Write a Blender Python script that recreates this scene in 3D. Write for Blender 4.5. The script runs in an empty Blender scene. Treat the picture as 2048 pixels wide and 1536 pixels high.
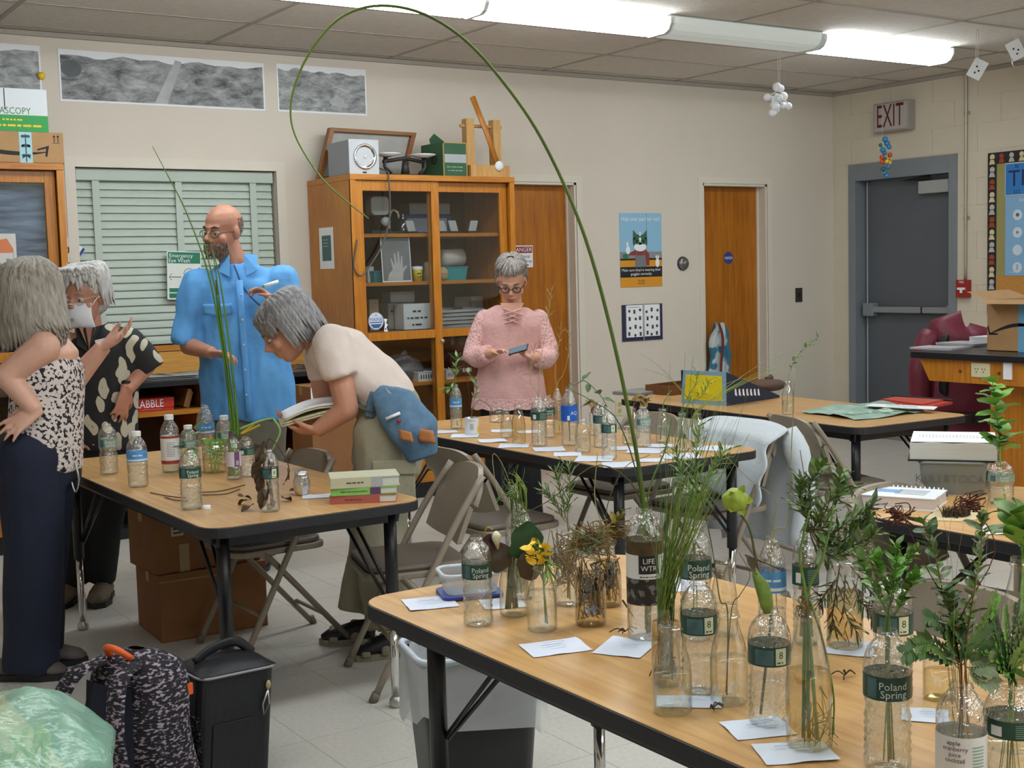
import bpy, bmesh, math, random
from mathutils import Vector, Matrix, noise
V = Vector
S = bpy.context.scene
COL = S.collection
random.seed(7)
# ---------------------------------------------------------------- camera
FPX, CAMZ = 2562.0, 1.43
YAW, PITCH, ROLL = [math.radians(a) for a in (33.5947, -5.0061, -1.5528)]
_f = V((math.sin(YAW) * math.cos(PITCH), math.cos(YAW) * math.cos(PITCH), math.sin(PITCH)))
_r = V((math.cos(YAW), -math.sin(YAW), 0)); _u = _r.cross(_f)
CR = math.cos(ROLL) * _r + math.sin(ROLL) * _u
CU = -math.sin(ROLL) * _r + math.cos(ROLL) * _u
CF = _f
cd = bpy.data.cameras.new('camera'); cam = bpy.data.objects.new('camera', cd); COL.objects.link(cam)
cd.sensor_width = 36; cd.lens = FPX / 2048 * 36; cd.clip_start = .05
cam.matrix_world = Matrix(((CR.x, CU.x, -CF.x, 0), (CR.y, CU.y, -CF.y, 0), (CR.z, CU.z, -CF.z, CAMZ), (0, 0, 0, 1)))
S.camera = cam
# ---------------------------------------------------------------- view, world
S.view_settings.view_transform = 'Standard'; S.view_settings.look = 'None'
S.view_settings.gamma = 1; S.view_settings.use_curve_mapping = False
S.view_settings.exposure = 0.32
S.cycles.transparent_max_bounces = 28
W = bpy.data.worlds.new('world'); S.world = W; W.use_nodes = True
W.node_tree.nodes['Background'].inputs[0].default_value = (.75, .78, .8, 1)
W.node_tree.nodes['Background'].inputs[1].default_value = .05
LIGHT_STRENGTH = 12.0
# ---------------------------------------------------------------- pixel -> place (2048x1536 frame)
def ray(px, py): return CR * ((px - 1024) / FPX) - CU * ((py - 768) / FPX) + CF
def at_y(px, py, Y): r = ray(px, py); return V((r.x * Y / r.y, Y, CAMZ + r.z * Y / r.y))
def at_x(px, py, X): r = ray(px, py); return V((X, r.y * X / r.x, CAMZ + r.z * X / r.x))
def at_z(px, py, Z): r = ray(px, py); s = (Z - CAMZ) / r.z; return V((r.x * s, r.y * s, Z))
FW = V((math.sin(YAW), math.cos(YAW)))
def at_g(px, py, X, Y, dd=0):
    r = ray(px, py); s = (FW.x * X + FW.y * Y + dd) / (FW.x * r.x + FW.y * r.y)
    return V((r.x * s, r.y * s, CAMZ + r.z * s))
def depth(X, Y, Z=.8): return (V((X, Y, Z - CAMZ))).dot(CF)
def mpp(X, Y, Z=.8): return depth(X, Y, Z) / FPX          # metres per photo pixel there
def facing(X, Y): return math.atan2(-X, Y)                # rot z that turns local -y to the camera
# ---------------------------------------------------------------- colour / materials
def lin(h):
    if isinstance(h, str):
        c = [int(h[i:i + 2], 16) / 255 for i in (0, 2, 4)]
    else: c = h
    return tuple([x / 12.92 if x <= .04045 else ((x + .055) / 1.055) ** 2.4 for x in c] + [1])
MATS = {}
def _nt(name):
    m = bpy.data.materials.new(name); m.use_nodes = True; nt = m.node_tree
    return m, nt, nt.nodes, nt.links, nt.nodes['Principled BSDF']
def M(name, col, rough=.5, metal=0., spec=.5, var=None, bump=None, col2=None, sheen=0, alpha=None):
    """plain procedural material: base colour with noise variation (scale, amount[, stretch]) and bump (scale, strength)"""
    if name in MATS: return MATS[name]
    m, nt, N, L, P = _nt(name)
    P.inputs['Roughness'].default_value = rough; P.inputs['Metallic'].default_value = metal
    P.inputs['Specular IOR Level'].default_value = spec
    if sheen: P.inputs['Sheen Weight'].default_value = sheen
    tc = N.new('ShaderNodeTexCoord')
    if var or col2:
        sc, am = (var or (8, .5))[:2]
        st = (var or (0, 0, (1, 1, 1)))[2] if var and len(var) > 2 else (1, 1, 1)
        mp = N.new('ShaderNodeMapping'); mp.inputs['Scale'].default_value = st
        nz = N.new('ShaderNodeTexNoise'); nz.inputs['Scale'].default_value = sc; nz.inputs['Detail'].default_value = 5
        L.new(tc.outputs['Object'], mp.inputs[0]); L.new(mp.outputs[0], nz.inputs['Vector'])
        cr = N.new('ShaderNodeValToRGB'); c = lin(col)
        cr.color_ramp.elements[0].position = .3; cr.color_ramp.elements[1].position = .7
        if col2: a, b = c, lin(col2)
        else: a = tuple(x * (1 - am) for x in c[:3]) + (1,); b = tuple(min(1, x * (1 + am)) for x in c[:3]) + (1,)
        cr.color_ramp.elements[0].color = a; cr.color_ramp.elements[1].color = b
        L.new(nz.outputs['Fac'], cr.inputs[0]); L.new(cr.outputs[0], P.inputs['Base Color'])
    else: P.inputs['Base Color'].default_value = lin(col)
    if bump:
        nb = N.new('ShaderNodeTexNoise'); nb.inputs['Scale'].default_value = bump[0]; nb.inputs['Detail'].default_value = 4
        if len(bump) > 2:
            mb = N.new('ShaderNodeMapping'); mb.inputs['Scale'].default_value = bump[2]; L.new(tc.outputs['Object'], mb.inputs[0]); L.new(mb.outputs[0], nb.inputs['Vector'])
        else: L.new(tc.outputs['Object'], nb.inputs['Vector'])
        bp = N.new('ShaderNodeBump'); bp.inputs['Strength'].default_value = bump[1]; bp.inputs['Distance'].default_value = .01
        L.new(nb.outputs['Fac'], bp.inputs['Height']); L.new(bp.outputs[0], P.inputs['Normal'])
    if alpha is not None: P.inputs['Alpha'].default_value = alpha
    MATS[name] = m; return m
def wood(name, c1, c2, axis=0, scale=6, rough=.4, c3=None):
    """grain streaks along one object axis"""
    if name in MATS: return MATS[name]
    m, nt, N, L, P = _nt(name); P.inputs['Roughness'].default_value = rough
    tc = N.new('ShaderNodeTexCoord'); mp = N.new('ShaderNodeMapping')
    st = [14, 14, 14]; st[axis] = .9; mp.inputs['Scale'].default_value = st
    n1 = N.new('ShaderNodeTexNoise'); n1.inputs['Scale'].default_value = scale; n1.inputs['Detail'].default_value = 6; n1.inputs['Distortion'].default_value = .4
    n2 = N.new('ShaderNodeTexNoise'); n2.inputs['Scale'].default_value = 2.2; n2.inputs['Detail'].default_value = 3
    L.new(tc.outputs['Object'], mp.inputs[0]); L.new(mp.outputs[0], n1.inputs['Vector']); L.new(tc.outputs['Object'], n2.inputs['Vector'])
    mx = N.new('ShaderNodeMath'); mx.operation = 'MULTIPLY_ADD'; mx.inputs[1].default_value = .35; L.new(n2.outputs['Fac'], mx.inputs[0])
    m2 = N.new('ShaderNodeMath'); m2.operation = 'MULTIPLY'; m2.inputs[1].default_value = .65; L.new(n1.outputs['Fac'], m2.inputs[0]); L.new(m2.outputs[0], mx.inputs[2])
    cr = N.new('ShaderNodeValToRGB'); cr.color_ramp.elements[0].position = .36; cr.color_ramp.elements[1].position = .64
    cr.color_ramp.elements[0].color = lin(c1); cr.color_ramp.elements[1].color = lin(c2)
    L.new(mx.outputs[0], cr.inputs[0]); L.new(cr.outputs[0], P.inputs['Base Color'])
    bp = N.new('ShaderNodeBump'); bp.inputs['Strength'].default_value = .06; bp.inputs['Distance'].default_value = .002
    L.new(n1.outputs['Fac'], bp.inputs['Height']); L.new(bp.outputs[0], P.inputs['Normal'])
    MATS[name] = m; return m
def spots(name, bg, fg, scale=40, thr=.5, rough=.8, kind='noise', stretch=(1, 1, 1), fg2=None, soft=.03, bump=0):
    """two-tone print: blotches of fg on bg"""
    if name in MATS: return MATS[name]
    m, nt, N, L, P = _nt(name); P.inputs['Roughness'].default_value = rough
    tc = N.new('ShaderNodeTexCoord'); mp = N.new('ShaderNodeMapping'); mp.inputs['Scale'].default_value = stretch
    L.new(tc.outputs['Object'], mp.inputs[0])
    if kind == 'noise':
        t = N.new('ShaderNodeTexNoise'); t.inputs['Scale'].default_value = scale; t.inputs['Detail'].default_value = 2; o = t.outputs['Fac']
    else:
        t = N.new('ShaderNodeTexVoronoi'); t.inputs['Scale'].default_value = scale; o = t.outputs['Distance']
    L.new(mp.outputs[0], t.inputs['Vector'])
    cr = N.new('ShaderNodeValToRGB'); e = cr.color_ramp.elements
    e[0].position = thr - soft; e[1].position = thr + soft; e[0].color = lin(bg); e[1].color = lin(fg)
    if fg2:
        q = e.new(min(1, thr + .14)); q.color = lin(fg2)
    L.new(o, cr.inputs[0]); L.new(cr.outputs[0], P.inputs['Base Color'])
    if bump:
        bp = N.new('ShaderNodeBump'); bp.inputs['Strength'].default_value = bump; bp.inputs['Distance'].default_value = .01
        L.new(o, bp.inputs['Height']); L.new(bp.outputs[0], P.inputs['Normal'])
    MATS[name] = m; return m
def clear(name, tint='f4f7f6', edge='8e9895', gloss=.05, edgeg=.75, rough=.03, bump=None):
    """thin clear plastic or glass: see-through, darker and shinier at grazing angles"""
    if name in MATS: return MATS[name]
    m, nt, N, L, P = _nt(name); N.remove(P); out = N['Material Output']
    lw = N.new('ShaderNodeLayerWeight'); lw.inputs[0].default_value = .5
    p = N.new('ShaderNodeMath'); p.operation = 'POWER'; p.inputs[1].default_value = 3; L.new(lw.outputs['Facing'], p.inputs[0])
    mc = N.new('ShaderNodeMix'); mc.data_type = 'RGBA'; mc.inputs['A'].default_value = lin(tint); mc.inputs['B'].default_value = lin(edge); L.new(p.outputs[0], mc.inputs['Factor'])
    T = N.new('ShaderNodeBsdfTransparent'); L.new(mc.outputs['Result'], T.inputs[0])
    G = N.new('ShaderNodeBsdfGlossy'); G.inputs['Roughness'].default_value = rough; G.inputs[0].default_value = (1, 1, 1, 1)
    fa = N.new('ShaderNodeMath'); fa.operation = 'MULTIPLY_ADD'; fa.inputs[1].default_value = edgeg * .5; fa.inputs[2].default_value = gloss; L.new(p.outputs[0], fa.inputs[0])
    mx = N.new('ShaderNodeMixShader'); L.new(fa.outputs[0], mx.inputs[0]); L.new(T.outputs[0], mx.inputs[1]); L.new(G.outputs[0], mx.inputs[2])
    if bump:
        tc = N.new('ShaderNodeTexCoord'); nb = N.new('ShaderNodeTexNoise'); nb.inputs['Scale'].default_value = bump[0]; L.new(tc.outputs['Object'], nb.inputs['Vector'])
        bp = N.new('ShaderNodeBump'); bp.inputs['Strength'].default_value = bump[1]; bp.inputs['Distance'].default_value = .01; L.new(nb.outputs['Fac'], bp.inputs['Height'])
        L.new(bp.outputs[0], G.inputs['Normal']); L.new(bp.outputs[0], lw.inputs['Normal'])
    L.new(mx.outputs[0], out.inputs[0]); MATS[name] = m; return m
def film(name, col, alpha, rough=.25, bump=(18, .5)):
    """thin milky or tinted plastic film"""
    return M(name, col, rough, bump=bump, alpha=alpha)
def emit(name, col, st):
    if name in MATS: return MATS[name]
    m, nt, N, L, P = _nt(name); P.inputs['Base Color'].default_value = lin(col)
    P.inputs['Emission Color'].default_value = lin(col); P.inputs['Emission Strength'].default_value = st
    MATS[name] = m; return m
# ---------------------------------------------------------------- mesh builder
def frame(d, ref=None):
    d = d.normalized()
    if ref is None or abs(ref.normalized().dot(d)) > .97: ref = V((0, 0, 1)) if abs(d.z) < .9 else V((1, 0, 0))
    a = (ref - d * ref.dot(d)).normalized(); return a, d.cross(a)
class MB:
    def __init__(s): s.v = []; s.f = []; s.sm = []
    def add(s, vs, fs, T=None, smooth=False):
        o = len(s.v); s.v += [(T @ V(p)) if T is not None else V(p) for p in vs]
        s.f += [[i + o for i in q] for q in fs]; s.sm += [smooth] * len(fs); return s
    def box(s, c, d, T=None):
        x, y, z = [k / 2 for k in d]
        vs = [(c[0] + a * x, c[1] + b * y, c[2] + e * z) for e in (-1, 1) for b in (-1, 1) for a in (-1, 1)]
        return s.add(vs, [(0, 2, 3, 1), (4, 5, 7, 6), (0, 1, 5, 4), (2, 6, 7, 3), (0, 4, 6, 2), (1, 3, 7, 5)], T)
    def b2(s, a, b, T=None):
        return s.box([(i + j) / 2 for i, j in zip(a, b)], [abs(j - i) for i, j in zip(a, b)], T)
    def tube(s, path, ra, rb=None, n=8, ref=None, cap=True, T=None, smooth=True, taper_end=False):
        path = [V(p) for p in path]; k = len(path)
        ra = [ra] * k if not isinstance(ra, (list, tuple)) else ra; rb = ra if rb is None else ([rb] * k if not isinstance(rb, (list, tuple)) else rb)
        vs = []; prev = None
        for i, p in enumerate(path):
            d = (path[min(i + 1, k - 1)] - path[max(i - 1, 0)])
            if d.length < 1e-9: d = V((0, 0, 1))
            if ref is not None: a, b = frame(d, V(ref))
            elif prev is None: a, b = frame(d)
            else: a, b = frame(d, prev)
            prev = a
            for j in range(n):
                t = 2 * math.pi * j / n; vs.append(p + a * (math.cos(t) * ra[i]) + b * (math.sin(t) * rb[i]))
        fs = [(i * n + j, i * n + (j + 1) % n, (i + 1) * n + (j + 1) % n, (i + 1) * n + j) for i in range(k - 1) for j in range(n)]
        if cap: fs += [tuple(range(n))[::-1], tuple(range((k - 1) * n, k * n))]
        return s.add(vs, fs, T, smooth)
    def cyl(s, p0, p1, r0, r1=None, n=12, T=None, smooth=True):
        return s.tube([p0, p1], [r0, r0 if r1 is None else r1], n=n, T=T, smooth=smooth)
    def lathe(s, prof, n=20, T=None, smooth=True, cap=(0, 0)):
        vs = [(r * math.cos(2 * math.pi * j / n), r * math.sin(2 * math.pi * j / n), z) for r, z in prof for j in range(n)]
        k = len(prof); fs = [(i * n + j, i * n + (j + 1) % n, (i + 1) * n + (j + 1) % n, (i + 1) * n + j) for i in range(k - 1) for j in range(n)]
        if cap[0]: fs.append(tuple(range(n))[::-1])
        if cap[1]: fs.append(tuple(range((k - 1) * n, k * n)))
        return s.add(vs, fs, T, smooth)
    def ell(s, c, r, n=14, T=None):
        r = (r, r, r) if isinstance(r, (int, float)) else r; m = n // 2
        vs = [(c[0], c[1], c[2] - r[2])]; fs = []
        for i in range(1, m):
            a = -math.pi / 2 + math.pi * i / m
            for j in range(n):
                t = 2 * math.pi * j / n; vs.append((c[0] + r[0] * math.cos(a) * math.cos(t), c[1] + r[1] * math.cos(a) * math.sin(t), c[2] + r[2] * math.sin(a)))
        vs.append((c[0], c[1], c[2] + r[2])); e = len(vs) - 1
        for j in range(n):
            fs.append((0, 1 + (j + 1) % n, 1 + j)); fs.append((e, e - n + j, e - n + (j + 1) % n))
        for i in range(m - 2):
            for j in range(n):
                a = 1 + i * n + j; b = 1 + i * n + (j + 1) % n; fs.append((a, b, b + n, a + n))
        return s.add(vs, fs, T, True)
    def prism(s, poly, a, b, plane='xz', T=None, smooth=False):
        """polygon extruded: plane 'xz' -> along y from a to b, 'xy' -> along z, 'yz' -> along x"""
        put = {'xz': lambda p, t: (p[0], t, p[1]), 'xy': lambda p, t: (p[0], p[1], t), 'yz': lambda p, t: (t, p[0], p[1])}[plane]
        n = len(poly); vs = [put(p, a) for p in poly] + [put(p, b) for p in poly]
        fs = [tuple(range(n)), tuple(range(2 * n - 1, n - 1, -1))] + [(i, i + n, (i + 1) % n + n, (i + 1) % n) for i in range(n)]
        return s.add(vs, fs, T, smooth)
    def grid(s, fn, nu, nv, T=None, closed=False, smooth=True):
        vs = [fn(i / nu, j / nv) for i in range(nu + 1) for j in range(nv + 1)]
        fs = [(i * (nv + 1) + j, (i + 1) * (nv + 1) + j, (i + 1) * (nv + 1) + j + 1, i * (nv + 1) + j + 1) for i in range(nu) for j in range(nv)]
        return s.add(vs, fs, T, smooth)
    def mesh(s, name, mat, bevel=0, recalc=True):
        me = bpy.data.meshes.new(name); me.from_pydata([tuple(p) for p in s.v], [], s.f)
        if recalc or bevel:
            bm = bmesh.new(); bm.from_mesh(me)
            for f, q in zip(bm.faces, s.sm): f.smooth = q
            if recalc: bmesh.ops.recalc_face_normals(bm, faces=bm.faces)
            if bevel:
                ed = [e for e in bm.edges if len(e.link_faces) == 2 and e.calc_face_angle(0) > .5]
                bmesh.ops.bevel(bm, geom=ed, offset=bevel, segments=2, affect='EDGES', profile=.5, clamp_overlap=True)
            bm.to_mesh(me); bm.free()
        else: me.polygons.foreach_set('use_smooth', s.sm)
        if mat: me.materials.append(mat)
        return me
    def build(s, name, mat, parent=None, bevel=0, recalc=True):
        return link(name, s.mesh(name, mat, bevel, recalc), parent)
def link(name, me, parent=None, T=None):
    o = bpy.data.objects.new(name, me); COL.objects.link(o)
    if parent: o.parent = parent
    if T is not None: o.matrix_local = T
    return o
def tag(o, label, cat, group=None):
    o['label'] = label; o['category'] = cat
    if group: o['group'] = group
    return o
def thing(name, label, cat, loc=(0, 0, 0), rz=0, group=None):
    o = bpy.data.objects.new(name, None); COL.objects.link(o); o.location = loc; o.rotation_euler = (0, 0, rz); o.empty_display_size = .05
    return tag(o, label, cat, group)
def struct(name, mb, mat, parent=None, bevel=0):
    o = mb.build(name, mat, parent, bevel)
    if parent is None: o['kind'] = 'structure'
    return o
def stuff(o): o['kind'] = 'stuff'; return o
def copy_tree(o, parent=None):
    c = o.copy(); COL.objects.link(c); c.parent = parent
    for ch in list(o.children): copy_tree(ch, c)
    return c
# ---------------------------------------------------------------- flat print
_TX = {}
def text_geo(t, bold=False):
    if t not in _TX:
        cu = bpy.data.curves.new('t', 'FONT'); cu.body = t; cu.size = 1; cu.align_x = 'CENTER'; cu.align_y = 'CENTER'; cu.resolution_u = 2
        ob = bpy.data.objects.new('t', cu); COL.objects.link(ob)
        me = bpy.data.meshes.new_from_object(ob); _TX[t] = ([tuple(v.co) for v in me.vertices], [tuple(p.vertices) for p in me.polygons])
        bpy.data.objects.remove(ob); bpy.data.curves.remove(cu); bpy.data.meshes.remove(me)
    return _TX[t]
def text(mb, t, x, z, size, y=-.001, sx=1, rot=0, R=None):
    """lettering facing local -y at (x, z); R wraps it round a cylinder of that radius; it is built as thin flat print"""
    vs, fs = text_geo(t); c, s = math.cos(rot), math.sin(rot); out = []
    for p in vs:
        a, b = p[0] * size * sx, p[1] * size; a, b = a * c - b * s + x, a * s + b * c + z
        out.append((a, y, b) if R is None else (R * math.sin(a / R), -R * math.cos(a / R), b))
    mb.add(out, fs); return mb
def patch(mb, poly, y=-.001, R=None):
    if R is None: mb.add([(p[0], y, p[1]) for p in poly], [tuple(range(len(poly)))])
    elif len(poly) == 4 and poly[0][0] == poly[3][0] and poly[1][0] == poly[2][0]:
        band(mb, R, poly[0][1], poly[2][1], poly[0][0] / R, poly[1][0] / R, 8)
    else: mb.add([(R * math.sin(p[0] / R), -R * math.cos(p[0] / R), p[1]) for p in poly], [tuple(range(len(poly)))])
    return mb
def rect(x0, z0, x1, z1): return [(x0, z0), (x1, z0), (x1, z1), (x0, z1)]
def disc(x, z, r, n=20, rz=None): return [(x + r * math.cos(2 * math.pi * i / n), z + (rz or r) * math.sin(2 * math.pi * i / n)) for i in range(n)]
def band(mb, R, z0, z1, a0=-math.pi, a1=math.pi, n=24):
    vs = []
    for i in range(n + 1):
        a = a0 + (a1 - a0) * i / n
        vs += [(R * math.sin(a), -R * math.cos(a), z0), (R * math.sin(a), -R * math.cos(a), z1)]
    mb.add(vs, [(2 * i, 2 * i + 2, 2 * i + 3, 2 * i + 1) for i in range(n)], None, True); return mb
def scrib(mb, x, z, w, size, y=-.001, R=None):
    """a line of print too small to read: a row of short strokes"""
    rn = random.Random(int(abs(x * 9973 + z * 7919 + w * 1e4))); a = x - w / 2
    while a < x + w / 2 - size * .3:
        q = min(size * rn.uniform(.5, 1.8), x + w / 2 - a); patch(mb, rect(a, z - size * .22, a + q, z + size * .22), y, R); a += q + size * .35
    return mb
def pr(mb, name, mat, parent): return mb.build(name, mat, parent, recalc=False)
def lerp(a, b, t): return a + (b - a) * t
def curve(pts, n=24):
    """smooth path through points (Catmull-Rom)"""
    P = [V(p) for p in pts]; P = [P[0] * 2 - P[1]] + P + [P[-1] * 2 - P[-2]]; out = []
    m = len(P) - 3
    for k in range(n + 1):
        t = k / n * m; i = min(int(t), m - 1); t -= i; a, b, c, d = P[i:i + 4]
        out.append(.5 * ((2 * b) + (c - a) * t + (2 * a - 5 * b + 4 * c - d) * t * t + (3 * b - a - 3 * c + d) * t ** 3))
    return out
# ================================================================ the room
YB, XR, ZC, XL, YF = 7.698, 8.478, 2.87, -2.2, -2.4
paint = M('wall_paint', 'd6cdbf', .75, var=(1.2, .03), bump=(60, .08))
paintR = M('block_paint', 'd4cab6', .7, var=(1.5, .03), bump=(90, .15))
cream = M('trim_paint', 'd9d2c4', .5)
sage = M('sage_enamel', 'b3c0b4', .45, var=(3, .04))
orange_wood = wood('varnished_oak', 'a8641c', 'c98429', axis=2, scale=5, rough=.3)
orange_wood_h = wood('varnished_oak_across', 'a8641c', 'c98429', axis=0, scale=5, rough=.3)
door_wood = wood('door_veneer', '99580f', 'b97218', axis=2, scale=3, rough=.35)
black = M('black_plastic', '17181c', .45)
blacklam = M('black_laminate', '1b1c22', .3)
steel = M('galvanised_steel', 'b9b8b2', .35, metal=.8)
chrome = M('chrome', 'd8d8d8', .12, metal=1)
white = M('white_paper', 'eceef2', .8)
# floor with vinyl tiles
fl = struct('floor', MB().b2((XL, YF, -.05), (XR, YB, -.0012)), M('floor_joint', '8d8880', .8))
tile_m = M('vinyl_tile', 'c2bfb6', .33, var=(70, .05), bump=(30, .03), col2='d0cdc5')
TS = .315
base = MB().b2((-TS / 2 + .0008, -TS / 2 + .0008, -.004), (TS / 2 - .0008, TS / 2 - .0008, 0))
tme = base.mesh('floor_tile', tile_m)
cells = []
i = 0
for ix in range(int((XR - XL) / TS) + 1):
    for iy in range(int((YB - YF) / TS) + 1):
        x, y = XL + (ix + .5) * TS, YF + (iy + .5) * TS
        if x + TS / 2 > XR + .02 or y + TS / 2 > YB + .02: continue
        p = V((x, y, -CAMZ)); d = p.dot(CF)
        vis = d > .5 and abs(p.dot(CR) / d) < .43 and -.34 < p.dot(CU) / d < .32
        cells.append((0 if vis else 1, d, x, y))
cells.sort()
far = MB()
for k, (h, d, x, y) in enumerate(cells):
    if k < 290: link('floor_tile', tme, fl, Matrix.Translation((x, y, 0)))
    else: far.add([tuple(p + V((x, y, 0))) for p in base.v], base.f)
stuff(far.build('floor_tiles_far', tile_m, fl, recalc=False))
# ceiling with lay-in panels and tee bars
ce = struct('ceiling', MB().b2((XL, YF, ZC + .02), (XR, YB, ZC + .08)), M('plenum', '6f6a64', .9))
ceil_m = M('fissured_panel', 'd6cfc6', .9, var=(14, .07, (1, 3, 1)), bump=(26, .5, (1, 3, 1)))
px0, py0, PW, PH = 2.92, 6.95, 1.26, .63
pme = MB().b2((-PW / 2 + .013, -PH / 2 + .013, .002), (PW / 2 - .013, PH / 2 - .013, .014)).mesh('ceiling_panel', ceil_m)
bars = M('tee_bar', 'a59d92', .6)
for ix in range(-4, 5):
    x = px0 + ix * PW
    if XL < x < XR: MB().b2((x - .013, YF, ZC - .002), (x + .013, YB, ZC + .004)).build('tee_bar', bars, ce)
for iy in range(-15, 2):
    y = py0 + iy * PH
    if YF < y < YB: MB().b2((XL, y - .013, ZC - .001), (XR, y + .013, ZC + .005)).build('cross_tee', bars, ce)
for ix in range(-5, 5):
    for iy in range(-15, 2):
        x0, x1 = max(XL, px0 + ix * PW), min(XR, px0 + (ix + 1) * PW); y0, y1 = max(YF, py0 + iy * PH), min(YB, py0 + (iy + 1) * PH)
        if x1 - x0 < .1 or y1 - y0 < .05: continue
        o = link('ceiling_panel', pme, ce, Matrix.Translation(((x0 + x1) / 2, (y0 + y1) / 2, ZC)) @ Matrix.Diagonal(((x1 - x0) / PW, (y1 - y0) / PH, 1, 1)))
def bar_trim(y0, y1, x0, x1): return MB().b2((x0, y0, ZC - .028), (x1, y1, ZC - .001))
struct('trim_1', bar_trim(YB - .022, YB, XL, XR), bars); struct('trim_2', bar_trim(YF, YB, XR - .022, XR), bars)
# back wall with window, two wooden doors
WX0, WX1, WZ0, WZ1 = 2.09, 3.35, 1.04, 2.11
D1 = (4.88, 5.731, 2.075); D2 = (6.982, 7.692, 2.09)
wb = MB(); T = .22
for a, b, c, d in ((XL, WX0, 0, ZC + .05), (WX0, WX1, 0, WZ0), (WX0, WX1, WZ1, ZC + .05), (WX1, D1[0], 0, ZC + .05), (D1[0], D1[1], D1[2], ZC + .05), (D1[1], D2[0], 0, ZC + .05), (D2[0], D2[1], D2[2], ZC + .05), (D2[1], XR + .3, 0, ZC + .05)):
    wb.b2((a, YB, c), (b, YB + T, d))
wall_back = struct('wall_back', wb, paint)
struct('wall_left', MB().b2((XL - .2, YF - .2, 0), (XL, YB + .2, ZC + .05)), paint)
struct('wall_front', MB().b2((XL - .2, YF - .2, 0), (XR + .2, YF, ZC + .05)), paint)
# right wall of painted block round the steel door
DY0, DY1, DZ = 6.43, 7.52, 2.25
wr = MB()
for a, b, c, d in ((YF - .2, DY0, 0, ZC + .05), (DY0, DY1, DZ, ZC + .05), (DY1, YB + .02, 0, ZC + .05)): wr.b2((XR + .003, a, c), (XR + .3, b, d))
wall_right = struct('wall_right', wr, paintR)
BL, BH = .413, .205
blocks = {}
for r in range(15):
    z0, z1 = r * BH, min((r + 1) * BH, ZC)
    y = YB - (BL / 2 if r % 2 else 0)
    spans = [] if r % 2 == 0 else [(YB - BL / 2, YB)]
    while y > 4.6: spans.append((y - BL, y)); y -= BL
    for a, b in spans:
        for a, b in (((a, b),) if b <= DY0 or a >= DY1 or z0 >= DZ else ((a, min(b, DY0)), (max(a, DY1), b))):
            if b - a < .03 or (z0 < DZ and a >= DY0 and b <= DY1): continue
            zz0 = max(z0, DZ) if (b > DY0 and a < DY1) else z0
            if z1 - zz0 < .02: continue
            MB().b2((XR, a + .001, zz0 + .001), (XR + .01, b - .001, z1 - .001)).build('block', paintR, wall_right)
struct('wall_right_lower', MB().b2((XR, YF - .2, 0), (XR + .01, 4.6, ZC)), paintR, wall_right)
rub = M('cove_base', '22211f', .5)
for a, b in ((3.0, 4.88), (5.731, 6.982), (7.692, XR)): struct('baseboard_back', MB().b2((a, YB - .012, 0), (b, YB, .105)), rub)
for a, b in ((DY1, YB), (YF, DY0)): struct('baseboard_right', MB().b2((XR - .012, a, 0), (XR, b, .105)), rub)
# window with venetian blind
wn = MB()
for a, b, c, d in ((WX0 - .06, WX0, WZ0 - .06, WZ1 + .06), (WX1, WX1 + .06, WZ0 - .06, WZ1 + .06), (WX0, WX1, WZ1, WZ1 + .06)): wn.b2((a, YB - .006, c), (b, YB + .004, d))
win = struct('window_1', wn, cream)
MB().b2((WX0, YB + .13, WZ0), (WX1, YB + .14, WZ1)).build('pane', M('dark_pane', '2c343b', .1), win)
fr = MB()
for a, b, c, d in ((WX0, WX0 + .03, WZ0, WZ1), (WX1 - .03, WX1, WZ0, WZ1), (WX0, WX1, WZ0, WZ0 + .03), (WX0, WX1, WZ1 - .03, WZ1), (2.7, 2.74, WZ0, WZ1)): fr.b2((a, YB + .1, c), (b, YB + .15, d))
fr.build('window_frame', cream, win)
MB().b2((WX0 - .05, YB - .03, WZ0 - .035), (WX1 + .05, YB + .1, WZ0)).build('window_sill', orange_wood_h, win)
vb = thing('venetian_blind', 'closed sage green venetian blind with three wide ladder tapes in window', 'blind', (WX0, YB + .06, WZ0))
ww, wh = WX1 - WX0, WZ1 - WZ0
MB().b2((.01, -.03, wh - .075), (ww - .01, .03, wh - .005)).build('head_rail', sage, vb, .004)
st = .0465; nsl = int((wh - .06) / st)
sme = MB().grid(lambda u, v: ((u - .5) * (ww - .03), (v - .5) * -.016 - .003 * math.sin(v * math.pi), (v - .5) * -.05), 1, 6).mesh('slat', sage)
for k in range(nsl): link('slat', sme, vb, Matrix.Translation((ww / 2, 0, wh - .1 - k * st)))
for t in (.1, .5, .885):
    MB().b2((ww * t - .021, -.021, .02), (ww * t + .021, -.018, wh - .075)).build('ladder_tape', M('tape', 'bcc8be', .8), vb)
MB().b2((.015, -.02, .005), (ww - .015, .02, .03)).build('bottom_rail', sage, vb, .003)
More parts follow.
